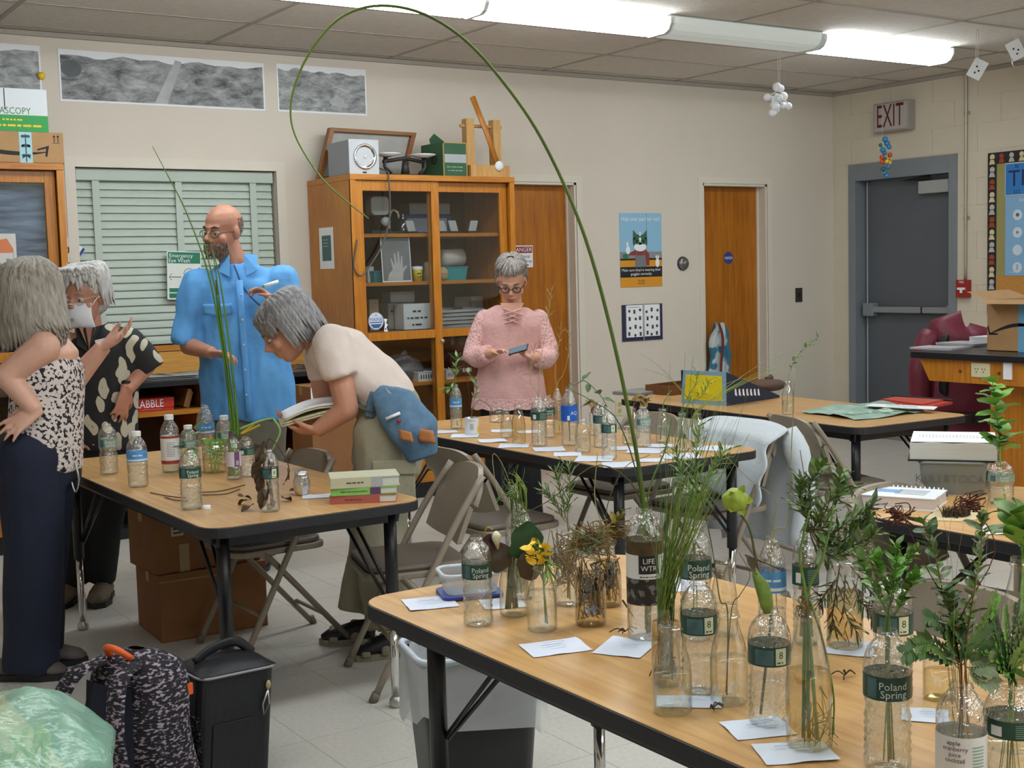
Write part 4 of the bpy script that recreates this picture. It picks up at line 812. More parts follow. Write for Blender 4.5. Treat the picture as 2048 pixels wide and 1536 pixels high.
# --- low counter
t = thing('game_box', 'red SCRABBLE game box on the counter shelf', 'game box', (2.255, 7.2, .7)); rd = M('game_red', 'b8301f', .4)
MB().b2((-.18, -.1, 0), (.15, .1, .05)).build('tray', rd, t); MB().b2((-.183, -.103, .02), (.153, .103, .075)).build('lid', M('game_red2', 'c23422', .4), t, .002); m = text(MB(), 'SCRABBLE', -.02, .043, .062, -.1036, .8); pr(m, 'lettering', white, t); m = scrib(MB(), .02, .014, .12, .009, -.1036); pr(m, 'small_lettering', M('pale_red', 'd9877a', .5), t)
t = thing('wood_offcut', 'pale wooden board leaning inside the counter shelf', 'board', (2.5, 7.3, .7)); t.rotation_euler = (0, R(18), 0); MB().b2((-.012, -.12, .004), (.012, .1, .11)).build('board', pine, t); MB().b2((.016, -.1, -.002), (.03, .1, .1)).build('second_board', pine, t)
for k in range(3):
    t = thing('paper_stack', ['stack of grey papers on the black counter below the blind', 'loose papers on the black counter beside the man', 'crumpled white papers on the counter near the cabinet'][k], 'papers', (2.42 + k * .14 + (.75 if k == 2 else 0), 7.2 + .04 * k, .872), R((-6, 9, 20)[k]))
    for q in range(3): MB().grid(lambda u, v: ((u - .5) * .3, (v - .5) * .22, .004 + q * .009 + .006 * math.sin(u * 5 + q) * v), 8, 4).build('sheet', M('grey_paper', '9c9c9a', .8), t).modifiers.new('s', 'SOLIDIFY').thickness = .003
t, w, d, h = carton('labelled_carton', 'white-topped carton with printed words beside the bending woman', 'box', 3.08, 3.46, 6.72, 7.0, .0, .8, cardd); pr(patch(MB(), rect(-w, h - .1, w, h), -d - .001), 'white_band', white, t); m = scrib(MB(), 0, h - .05, w * 1.6, .05, -d - .0016); pr(m, 'lettering', grey_ink, t)
# --- cardboard boxes under the table
t, w, d, h = carton('cardboard_box', 'large brown cardboard box on the floor under the table', 'box', 1.58, 2.02, 4.915, 5.25, 0, .27, cardd, R(-2)); m = MB().b2((-w - .001, -d - .001, h - .03), (-w + .25, -d, h - .024)); m.build('worn_edge', card, t)
t, w, d, h = carton('cardboard_box', 'brown cardboard box with paper label stacked on the larger one', 'box', 1.56, 2.0, 4.93, 5.24, .2735, .52, cardd, R(1)); pr(patch(MB(), rect(-w + .07, h - .1, -w + .12, h - .02), -d - .001), 'paper_label', M('label_tan', 'c9b79c', .7), t); m = MB(); [patch(m, rect(-w + .078, h - .09 + k * .016, -w + .112, h - .084 + k * .016), -d - .0015) for k in range(4)]; pr(m, 'label_lines', ink, t)
MB().b2((-w + .1, -d - .0008, 0), (-w + .14, -d, h * .45)).build('tape_strip', tape, t)
# --- desk things
t, w, d, h = carton('open_box', 'open cardboard shipping box with arrow print on the demonstration desk', 'box', 6.28, 6.68, 4.12, 4.56, .91, 1.2, card, 0, [('left_flap', [(-.2, .22, .29), (.2, .22, .29), (.2, .36, .335), (-.2, .36, .335)]), ('front_flap', [(-.2, -.22, .29), (-.2, .22, .29), (-.32, .2, .27), (-.32, -.2, .27)])])
m = MB(); arc = [(.02 + .3 * k / 12, .1 + .06 * math.sin(math.pi * k / 12 * .8)) for k in range(13)]; patch(m, arc + [(a, b - .004 - .016 * math.sin(math.pi * k / 12)) for k, (a, b) in list(enumerate(arc))[::-1]], -.001); patch(m, [(.0, .14), (.012, .09), (.07, .092), (.07, .1), (.02, .104), (.01, .14)], -.001)
m.v = [V((-w - .001, d - p.x - .0, p.z)) for p in m.v]; pr(m, 'arrow_print', ink, t); MB().b2((-w - .001, -.05, 0), (-w, .02, h)).build('blue_tape', M('blue_tape2', '6fa9cf', .4), t)
for k, (px_, py_, dx, dy, nn) in enumerate(((1880, 697, .2, .28, 2), (1935, 690, .22, .3, 3), (2015, 690, .24, .36, 9))):
    p = at_z(px_, py_, .911); t = thing('paper_pile', ['thin papers at the corner of the demonstration desk', 'magazines overlapping on the demonstration desk', 'thick white paper pile on the demonstration desk'][k], 'papers', (p.x, p.y, .91), R((4, -8, 3)[k]))
    for q in range(nn): a = R(random.uniform(-4, 4)); MB().b2((-dx / 2, -dy / 2, q * .006), (dx / 2, dy / 2, q * .006 + .005), Matrix.Rotation(a, 4, 'Z')).build('sheet', M('desk_paper', 'b9bbbd', .7) if k < 2 else white, t)
mar = M('maroon_nylon', '6e1d33', .5, bump=(14, .6)); c = at_g(1930, 780, 6.9, 5.15)
t = thing('office_chair', 'dark swivel chair under the maroon jacket behind the desk', 'chair', (c.x, c.y, 0)); MB().cyl((0, 0, .06), (0, 0, .42), .03).build('column', black, t); MB().prism(rrect(-.22, -.22, .22, .22, .08), .42, .48, 'xy').build('seat', black, t, .01); MB().prism(rrect(-.2, .55, .2, .98, .08), .0, .05, 'xz').build('backrest', black, t, .01); MB().b2((-.03, .03, .44), (.03, .06, .6)).build('back_bar', black, t)
for k in range(5): a = 2 * math.pi * k / 5; MB().tube([(0, 0, .07), (.24 * math.cos(a), .24 * math.sin(a), .045)], [.025, .015]).ell((.24 * math.cos(a), .24 * math.sin(a), .028), .028, 10).build('foot', black, t)
t = thing('maroon_jacket', 'maroon nylon jacket draped over the chair behind the desk', 'jacket', (c.x, c.y, 0), facing(c.x, c.y))
def mj(u, v):
    a = 2 * math.pi * u; w = .25 + .04 * v - .07 * (1 - v) ** 4; z = 1.04 - .86 * v - .04 * math.cos(a) * (1 - v) + (.03 * math.cos(2 * a))
    r = 1 + .12 * noise.noise(V((math.cos(a) * 2, math.sin(a) * 2, v * 4)))
    return (w * r * math.cos(a) * (1 - .85 * max(0, .06 - v) / .06), (.13 + .03 * v) * r * math.sin(a) * (1 - .85 * max(0, .06 - v) / .06), z)
MB().grid(mj, 40, 30).build('body', mar, t)
for s in (-1, 1): MB().tube(curve([(s * .2, -.05, .98), (s * .27, -.1, .75), (s * .26, -.12, .5), (s * .22, -.12, .32)], 14), [.06, .075, .075, .07, .07, .07, .068, .066, .064, .062, .06, .06, .058, .056, .055], n=12).build('sleeve', mar, t)
# jacket hanging by the narrow door
c = at_y(1428, 690, YB - .02); t = thing('patterned_jacket', 'white and teal jacket with dark red strap hanging at the narrow door', 'jacket', (c.x + .02, YB - .06, 0)); pat = spots('teal_pattern', '2d6f8c', 'b9c4c4', 7, .52, .7, stretch=(1, 1, .8), soft=.02, bump=.3)
MB().grid(lambda u, v: ((.015 + (.075 + .03 * v) * math.sin(min(1, v * 5) * math.pi / 2)) * math.cos(2 * math.pi * u) + .01 * math.sin(v * 20), .05 * math.sin(2 * math.pi * u) + .01 * math.sin(u * 40), .98 - .7 * v), 30, 24).build('body', pat, t)
MB().tube(curve([(-.06, -.06, .98), (-.03, -.075, .85), (-.05, -.07, .6), (-.02, -.075, .4)], 12), .014, .004, n=6).build('strap', M('strap_red', '6b2a2c', .7), t)
# --- table with cloth
TW = M('cloth_green', '6f8c80', .9, col2='adc6b6', var=(7, .3), bump=(30, .6))
q = [at_z(*p, TZ) for p in ((1603, 826), (1690, 838), (1720, 842), (1848, 826), (1830, 818), (1760, 808), (1672, 812))]; c = sum(q, V()) / len(q); t = thing('green_cloth', 'crumpled green cloth with pale print lying on the table', 'cloth', (c.x, c.y, TZ))
def clo(u, v):
    n = len(q); a = u * n; i_ = int(a) % n; f = a - int(a); e = q[i_].lerp(q[(i_ + 1) % n], f) - c; s = v * (1 + .04 * math.sin(u * 60)); return (e.x * s, e.y * s, .004 + .026 * abs(noise.noise(V((e.x * s * 12, e.y * s * 9, 2)))))
MB().grid(clo, 56, 10).build('sheet', TW, t); stuff(MB().grid(lambda u, v: tuple(V(clo(u * .6 + .1, .3 + .35 * v)) + V((0, 0, .002))), 24, 4).build('pale_print', spots('pale_on_green', '7c9a8c', 'b9cdb2', 20, .5), t))
q2 = [at_z(*p, TZ) for p in ((1752, 806), (1785, 800), (1905, 808), (1850, 820))]; c2 = sum(q2, V()) / 4; t = thing('red_folder', 'red cloth folder lying open behind the green cloth', 'folder', (c2.x, c2.y, TZ)); rf = M('folder_red', 'a8301f', .7, bump=(20, .4))
MB().prism([(p.x - c2.x, p.y - c2.y) for p in q2], .0, .012, 'xy').build('cover', rf, t); MB().prism([((p.x - c2.x) * .8 + .02, (p.y - c2.y) * .8 + .02) for p in q2], .012, .02, 'xy').build('inner_flap', M('folder_red2', 'b5402a', .7), t); MB().tube([(q2[1].x - c2.x, q2[1].y - c2.y, .02), (q2[2].x - c2.x, q2[2].y - c2.y, .02)], .006).build('dark_spine', ink, t)
q3 = [at_z(*p, TZ + .03) for p in ((1730, 809), (1745, 805), (1875, 811), (1868, 816))]; c3 = sum(q3, V()) / 4; t = thing('white_strip', 'white paper strip lying across the red folder', 'paper', (c3.x, c3.y, TZ + .021)); MB().prism([(p.x - c3.x, p.y - c3.y) for p in q3], 0, .004, 'xy').build('sheet', white, t); MB().prism([((p.x - c3.x) * .3, (p.y - c3.y) * .5) for p in q3], .004, .005, 'xy').build('pale_label', M('pale_blue_print', 'b3c6cf', .6), t)
# yellow and navy wedge bag
a, b = at_z(1362, 806, TZ), at_z(1452, 812, TZ); ux = (b - a); wd = ux.length; rz = math.atan2(ux.y, ux.x); hh = (at_g(1452, 744, b.x, b.y).z - TZ)
t = thing('paper_gift_bag', 'yellow and navy folded paper bag lying open on the table', 'paper bag', (a.x, a.y, TZ), rz); navy = M('bag_navy', '232f45', .5, bump=(16, .4)); lb = M('bag_lightblue', '7ea3bc', .5); yw = M('bag_yellow', 'd6c516', .5, bump=(9, .5))
e = .022; MB().prism([(0, 0), (wd, 0), (wd, hh), (wd * .06, hh)], 0, .004, 'xz').build('front_panel', lb, t); m = MB(); mid = (wd * .5, -.003 + .02, hh * .45); cs = [(e, -.001, e), (wd - e, -.001, e), (wd - e, -.001, hh - e), (e + wd * .05, -.001, hh - e)]
for k in range(4): m = MB().add([cs[k], cs[(k + 1) % 4], (mid[0] + (cs[(k + 1) % 4][0] - mid[0]) * .35, -.006, mid[2] + (cs[(k + 1) % 4][2] - mid[2]) * .3), (mid[0] + (cs[k][0] - mid[0]) * .35, -.006, mid[2] + (cs[k][2] - mid[2]) * .3)], [(0, 1, 2, 3)]); m.build('yellow_fold', yw, t)
MB().add([(mid[0] + (p[0] - mid[0]) * .35, -.006, mid[2] + (p[2] - mid[2]) * .3) for p in cs], [(0, 1, 2, 3)]).build('yellow_centre', M('bag_yellow2', 'e2d22a', .5), t)
MB().prism([(0.004, 0), (.004, hh), (.5, .012), (.5, 0)], wd - .006, wd, 'yz').build('side_panel', navy, t); MB().prism([(0.004, 0), (.004, hh), (.5, .012), (.5, 0)], 0, .006, 'yz').build('side_panel', navy, t); MB().add([(0.01, .004, hh), (wd, .004, hh), (wd, .5, .012), (0.01, .5, .012)], [(0, 1, 2, 3)]).build('top_panel', navy, t)
m = MB(); [patch(m, [(.08 + k * .035, .05), (.1 + k * .035, .045), (.09 + k * .035, .085), (.078 + k * .035, .08)], 0) for k in range(7)]; m.v = [V((wd + .001, p.x, p.z - .02 * (p.x - .08) * 4)) for p in m.v]; pr(m, 'white_marks', white, t)
p = at_z(1350, 790, TZ); t = thing('wooden_tray', 'shallow brown wooden tray behind the yellow bag', 'tray', (p.x + .1, p.y + .1, TZ), R(8)); bw_ = wood('walnut', '5e3a1e', '7a4f2b', 0); m = MB().b2((-.16, -.1, 0), (.16, .1, .012)); m.build('bottom', bw_, t)
for a, b, c, e in ((-.16, -.1, .16, -.09), (-.16, .09, .16, .1), (-.16, -.09, -.15, .09), (.15, -.09, .16, .09)): MB().b2((a, b, .012), (c, e, .055)).build('side', bw_, t)
p = at_z(1535, 782, TZ); crumple('brown_bag', 'crumpled brown fabric bag behind the navy wedge', 'bag', (p.x, p.y, TZ), .13, .09, .035, M('bag_brown', '5b4335', .8, bump=(20, .6)), 9)
p = at_z(1300, 792, TZ); t = thing('grey_binder', 'thin grey binder lying at the far end of the table', 'binder', (p.x + .05, p.y + .15, TZ), R(10)); MB().b2((-.13, -.1, 0), (.13, .1, .02)).build('cover', M('binder_grey', '8b8984', .6), t, .003); MB().b2((-.12, -.09, .004), (.126, .09, .016)).build('pages', white, t)
# --- the book table
p = at_z(1925, 985, TZ); t = thing('plastic_bin', 'cloudy plastic bin with handwriting under the thick open book', 'bin', (p.x + .02, p.y + .05, TZ), facing(p.x, p.y)); cl_ = M('cloudy_plastic', '8d8f86', .4, alpha=.8)
m = MB(); k = mpp(p.x, p.y); w = 64 * k; h = .1; lo, hi = rrect(-w * .92, -.09, w * .92, .12, .02, 3), rrect(-w, -.1, w, .13, .02, 3); n = len(lo); m.add([(a, b, .0) for a, b in lo] + [(a, b, h) for a, b in hi], [tuple(range(n))] + [(i, (i + 1) % n, (i + 1) % n + n, i + n) for i in range(n)]); m.build('tub', cl_, t); MB().tube([(a, b, h) for a, b in hi + hi[:1]], .005, n=6, cap=False).build('rim', cl_, t)
m = text(MB(), 'KUU BTOCA', -.01, .05, .036, -.098); pr(m, 'handwriting', M('marker_grey', '6b6c68', .7), t); zb = TZ + h + .004
t = thing('thick_open_book', 'very thick open book with white pages lying on the plastic bin', 'book', (p.x + .02, p.y + .05, zb), facing(p.x, p.y)); w = 82 * k; pg = M('page_edges', 'c9c8c0', .8, var=(3, .06, (1, 1, 60)))
MB().b2((-w - .006, -.1, 0), (w + .006, .17, .006)).build('cover', ink, t); MB().prism([(-w, .006), (w, .006), (w, .055), (w * .5, .06), (0, .056), (-w * .5, .06), (-w, .055)], -.095, .165, 'xz').build('page_block', pg, t); MB().b2((-w * .98, -.09, .0602), (w * .98, .16, .062)).build('top_page', white, t)
m = MB(); [m.box(((q / 20 - .5) * 1.6 * w, .03 + .02 * s, .0624), (w * .05, .003, .0006)) for q in range(21) for s in (-1, 0, 1, 2)]; stuff(m.build('print_lines', grey_ink, t))
p = at_z(1795, 1010, TZ); t = thing('spiral_book', 'white spiral-bound field guide at the edge of the book table', 'book', (p.x + .02, p.y, TZ), facing(p.x, p.y) + R(-14)); k = mpp(p.x, p.y)
MB().b2((-.115, -.085, 0), (.115, .085, .004)).build('back_cover', white, t); MB().b2((-.112, -.083, .004), (.112, .08, .034)).build('page_block', M('page_pink', 'd3cac6', .8, var=(3, .06, (1, 1, 60))), t); MB().b2((-.115, -.085, .034), (.115, .085, .037)).build('front_cover', M('cover_white', 'dfe3ea', .5), t)
m = MB(); [m.tube([(-.1 + q * .0135, .085 + .012 * math.cos(a), .02 + .022 * math.sin(a)) for a in [2 * math.pi * z / 8 for z in range(9)]], .0018, n=4) for q in range(16)]; stuff(m.build('spiral', white, t)); m = MB().box((-.04, .01, .0375), (.07, .05, .0006)); m.build('blue_picture', M('cover_blue', '7ba0cf', .5), t); m = MB(); [m.box((.03, .04 - q * .018, .0375), (.09, .004, .0006)) for q in range(5)]; m.build('cover_lines', grey_ink, t)
p = at_z(1912, 1033, TZ); t = thing('moss_plate', 'torn tan paper with dark moss on the book table', 'moss', (p.x, p.y, TZ)); MB().prism([(.1 * math.cos(a) * (1 + .15 * math.sin(3 * a)), .07 * math.sin(a)) for a in [2 * math.pi * q / 16 for q in range(16)]], 0, .003, 'xy').build('paper', M('paper_tan', 'cdb892', .8), t)
m = MB(); random.seed(11)
for q in range(220):
    a, r = random.uniform(0, 6.28), random.uniform(0, .05); b = V((r * math.cos(a), r * math.sin(a) * .7, .003)); e = b + V((random.uniform(-.015, .015), random.uniform(-.015, .015), random.uniform(.008, .03))); m.tube([b, e], [.002, .0006], n=3, cap=False)
stuff(m.build('moss', M('moss_dark', '3d3320', .9), t))
# --- stacked books
p = at_z(732, 1004, TZ); k = mpp(p.x, p.y); zc = 0; f_ = facing(p.x, p.y)
for nm, lab, wpx, th, cv, sp, off in (('red', 'faded red book at the bottom of the stack', 66, 17, 'a5584c', None, -3), ('green', 'green and purple book in the middle of the stack', 66, 15, '7fb85c', '5c3b64', 0), ('grey', 'cream and grey book on top of the stack', 69, 20, 'b9b79b', '8a939b', 4)):
    t = thing('book', lab, 'book', (p.x + .02, p.y + .05, TZ + zc), f_ + R(off), 'stacked books'); w = wpx * k; h = th * k; cm = M('cover_' + nm, cv, .5)
    MB().b2((-w, -.075, 0), (w, .07, .003)).build('back_cover', cm, t); MB().b2((-w, -.075, h - .003), (w, .07, h)).build('front_cover', cm, t); MB().b2((-w, -.078, 0), (w * .5, -.072, h)).build('spine', cm, t); MB().b2((-w + .003, -.072, .003), (w - .003, .066, h - .003)).build('page_block', pg, t)
    if sp: MB().b2((w * .18, -.0785, .001), (w * .5, -.0775, h - .001)).build('spine_band', M('spine_' + nm, sp, .5), t)
    m = scrib(MB(), -w * .3, h * .5, w * {'red': .5, 'green': .8, 'grey': .5}[nm], h * .3, -.0792); pr(m, 'spine_lettering', M('spine_ink', '4a4a40', .6), t); zc += h + .0004
# --- floor: waste bin, backpack, lunch bag
p = V((1.745, 2.86, 0)); t = thing('waste_bin', 'black waste bin with white plastic liner at the end of the plant table', 'waste bin', p, R(-14)); h = .43
def bin_ring(s, z, n=5): return [(a, b, z) for a, b in rrect(-.165 * s, -.125 * s, .165 * s, .125 * s, .05 * s, n)]
m = MB(); lo, hi = bin_ring(.8, 0), bin_ring(1, h); n = len(lo); m.add(lo + hi, [tuple(range(n))] + [(i, (i + 1) % n, (i + 1) % n + n, i + n) for i in range(n)], None, True); m.build('body', M('bin_black', '101013', .4), t)
lm = film('liner_film', 'eef2f6', .6, .3, (9, .8)); m = MB(); rg = []
for s, z in ((.72, .12), (.9, h - .08), (1.0, h + .002), (1.03, h + .012), (1.05, h), (1.06, h - .06), (1.07, h - .17)): rg.append([(a * (1 + .03 * math.sin(i_ * 1.7 + z * 30)), b * (1 + .03 * math.cos(i_ * 2.3)), z + (.045 * math.sin(i_ * .55) if z == h - .17 else 0)) for i_, (a, b, _) in enumerate(bin_ring(s, z))])
m.add(sum(rg, []), [(r * n + i, r * n + (i + 1) % n, (r + 1) * n + (i + 1) % n, (r + 1) * n + i) for r in range(len(rg) - 1) for i in range(n)], None, True); m.build('liner', lm, t, recalc=False)
MB().tube([(a, b, h + .012) for a, b, _ in bin_ring(1.03, 0) + bin_ring(1.03, 0)[:1]], .009, n=8, cap=False).build('rim', M('liner_rim', 'c5d0db', .3), t)
# backpack
knit = spots('knit_print', '1b181e', '9d8f9c', 85, .57, .9, stretch=(.8, .8, 1.9), soft=.04, bump=.4); navyf = M('navy_panel', '1f2436', .85, bump=(90, .3)); org = M('orange_pull', 'd85a1c', .5)
p = V((1.0, 3.36, 0)); t = thing('backpack', 'black and white knit-patterned backpack with orange tabs on the floor', 'backpack', p, facing(p.x, p.y) + R(-48)); zt = at_g(280, 1296, p.x, p.y).z
def bpk(u, v):
    a = 2 * math.pi * u; sq = lambda c: math.copysign(abs(c) ** .65, c); tp = 1 - .25 * v ** 3; cap_ = math.sqrt(max(0, 1 - max(0, (v - .82) / .18) ** 2)); return (.155 * sq(math.cos(a)) * tp * (.2 + .8 * cap_), (.11 * (1 - .2 * v)) * sq(math.sin(a)) * (.15 + .85 * cap_) + .01 * math.sin(v * 9), zt * v)
MB().grid(bpk, 40, 26).build('body', knit, t); MB().grid(lambda u, v: ((u - .5) * .2 * (1 - .15 * v), -.115 + .02 * v - .012 * math.sin(u * math.pi), .05 + (zt - .12) * v), 10, 14).build('back_panel', navyf, t)
for s in (-1, 1):
    MB().tube(curve([(s * .05, -.06, zt - .02), (s * .085, -.14, zt - .05), (s * .12, -.185, zt * .62), (s * .13, -.16, zt * .28), (s * .12, -.11, .06)], 20), .032, .008, n=8, ref=(1, 0, 0)).build('strap', knit, t)
MB().tube(curve([(-.04, -.05, zt - .01), (-.02, -.08, zt + .02), (.02, -.08, zt + .02), (.04, -.05, zt - .01)], 10), .009, n=8).build('grab_loop', org, t); MB().b2((.1, .05, zt * .72), (.13, .075, zt * .72 + .03)).build('zip_pull', org, t)
MB().grid(lambda u, v: ((u - .5) * .24, .105 + .035 * math.sin(u * math.pi) * math.sin(v * math.pi), .05 + .2 * v), 12, 8).build('front_pocket', knit, t); MB().tube(curve([(-.13, .06, zt * .8), (-.05, .1, zt * .9), (.05, .1, zt * .9), (.13, .06, zt * .8)], 12), .005, n=5).build('zip', black, t)
MB().b2((-.14, -.17, zt * .42), (-.12, -.168, zt * .58)).build('tag', M('tag_tan', 'b5a78f', .7), t)
p = V((1.245, 3.43, 0)); t = thing('lunch_bag', 'black soft lunch bag with clip standing beside the backpack', 'bag', p, facing(p.x, p.y) + R(40)); zt = at_g(430, 1305, p.x, p.y).z; bn = M('black_nylon', '17181d', .55, bump=(25, .4)); t.rotation_euler = (R(4), R(3), facing(p.x, p.y) + R(30))
MB().prism(rrect(-.12, -.075, .12, .075, .03, 4), 0.003, zt - .03, 'xy').build('body', bn, t, .01); MB().grid(lambda u, v: ((u - .5) * .24, (v - .5) * .15, zt - .03 + .03 * math.sin(u * math.pi) ** .5 * math.sin(v * math.pi) ** .5), 12, 10).build('lid', bn, t)
MB().tube(curve([(-.1, 0, zt - .01), (-.05, .0, zt + .02), (.03, 0, zt + .03), (.1, .02, zt - .02)], 14), .014, .004, n=6).build('handle', bn, t); MB().tube(rrect and [(a, b, zt - .035) for a, b in rrect(-.123, -.078, .123, .078, .03, 4)], .004, n=5).build('zip', grey_ink, t)
m = MB().tube([(.09, -.082, zt - .1), (.095, -.085, zt - .14), (.08, -.082, zt - .17), (.075, -.082, zt - .14), (.09, -.082, zt - .1)], .003, n=5); m.build('carabiner', steel, t); MB().ell((.09, -.083, zt - .085), (.008, .006, .014)).build('charm', M('charm_tan', 'a59a6d', .4), t); MB().b2((-.08, -.079, .05), (.05, -.075, zt * .55)).build('pocket', bn, t, .003)
# green bag on the near table
gp = film('green_film', 'a3d6bf', .5, .18, (16, 1.0)); c = V((.33, 1.86, TZ)); zt = at_g(90, 1428, c.x, c.y).z - TZ
t = thing('green_plastic_bag', 'translucent green plastic bag of plants lying on the near table', 'plastic bag', c); m = MB().ell((0, 0, zt * .5), (.19, .22, zt * .55), 28)
m.v = [V((v.x * (1 + .15 * noise.noise(v * 9)), v.y * (1 + .15 * noise.noise(v * 9 + V((5, 0, 0)))), max(0.001, v.z + .03 * noise.noise(v * 12)))) for v in m.v]; m.build('bag', gp, t); m = MB().tube([(-.05, -.15, zt * .7), (-.06, -.2, zt * .8), (-.05, -.25, zt * .6)], [.03, .014, .03], n=8); m.build('gathered_neck', gp, t)
m = MB(); random.seed(2)
for q in range(40): a = random.uniform(0, 6.28); m.tube([(.1 * math.cos(a) * random.random(), .12 * math.sin(a), .02), (.1 * math.cos(a + 1), .12 * math.sin(a + .7), random.uniform(.03, zt * .8))], .004, n=4)
stuff(m.build('leaves_inside', M('leaf_pale', '9db04a', .7), t))
# ================================================================ bottles
PROF = {
 'ps': [(.0, .012), (.55, .0), (.85, .0), (.98, .03)] + [(1 if k % 2 else .93, .06 + k * .03) for k in range(1, 13)] + [(.9, .46), (.96, .5), (1, .53), (1, .70), (1.02, .72), (1, .75), (.95, .81), (.82, .87), (.6, .915), (.45, .935), (.43, .95), (.5, .953), (.5, .96), (.42, .964), (.42, 1)],
 'smooth': [(0, .015), (.5, 0), (.85, 0), (1, .035), (.97, .13), (1, .2), (.96, .27), (1, .34), (1, .68), (.98, .74), (.88, .81), (.68, .875), (.48, .925), (.42, .945), (.5, .948), (.5, .957), (.42, .962), (.42, 1)],
 'milk': [(0, .01), (.6, 0), (.88, 0), (.99, .025), (1, .06), (1, .44), (.96, .54), (.84, .66), (.68, .76), (.56, .84), (.5, .9), (.5, .935), (.6, .94), (.6, .955), (.52, .962), (.54, .975), (.54, 1)],
 'jar': [(0, .01), (.7, 0), (.92, 0), (1, .03), (1, .74), (.94, .81), (.84, .855), (.82, .9), (.9, .91), (.9, .925), (.84, .93), (.86, 1)],
 'tube': [(0, .01), (.7, 0), (.95, .01), (1, .03), (1, .93), (1.05, .95), (1.05, 1)],
 'life': [(0, .012), (.6, 0), (.9, 0), (1, .025), (1, .79), (.95, .85), (.8, .9), (.55, .94), (.44, .955), (.42, 1)],
}
pet = clear('clear_pet', 'fdfefe', 'b4beba', .2, 1.1, .09, (95, .7)); glass_b = clear('bottle_glass', 'fcfdfb', '9aa49e', .14, 1.1, .04)
water_m = clear('water', 'fafcfb', 'dfe5e2', .04, .6, .0); tea_m = clear('brownish_water', 'ece2c8', 'c2ae84', .03, .4, .0); yel_w = clear('yellowish_water', 'f8f4e2', 'dcd3b2', .03, .4, .0)
PSG = M('label_green', '1f4a3c', .35, var=(30, .25)); PSL = M('label_pale_green', '7f9a8c', .4, var=(30, .2)); cream_l = M('label_cream', 'd5d7b8', .5); blue_l = M('label_blue', '4f93cf', .35, var=(40, .25)); aq_l = M('label_royal_blue', '1f5fc0', .35); white_l = M('label_white', 'dcdfe0', .4); redl = M('label_red', '9c3a2c', .4); purp = M('label_purple', '6c4573', .4); artl = spots('label_art', '1d1d1f', '6c6e70', 60, .55, .4)
capm = M('cap_white', 'dfe3e4', .4)
BOT = {}
def inner(prof, z):
    for (r0, z0), (r1, z1) in zip(prof, prof[1:]):
        if z0 <= z <= z1 and z1 > z0: return r0 + (r1 - r0) * (z - z0) / (z1 - z0)
    return prof[-1][0]
_BM = {}
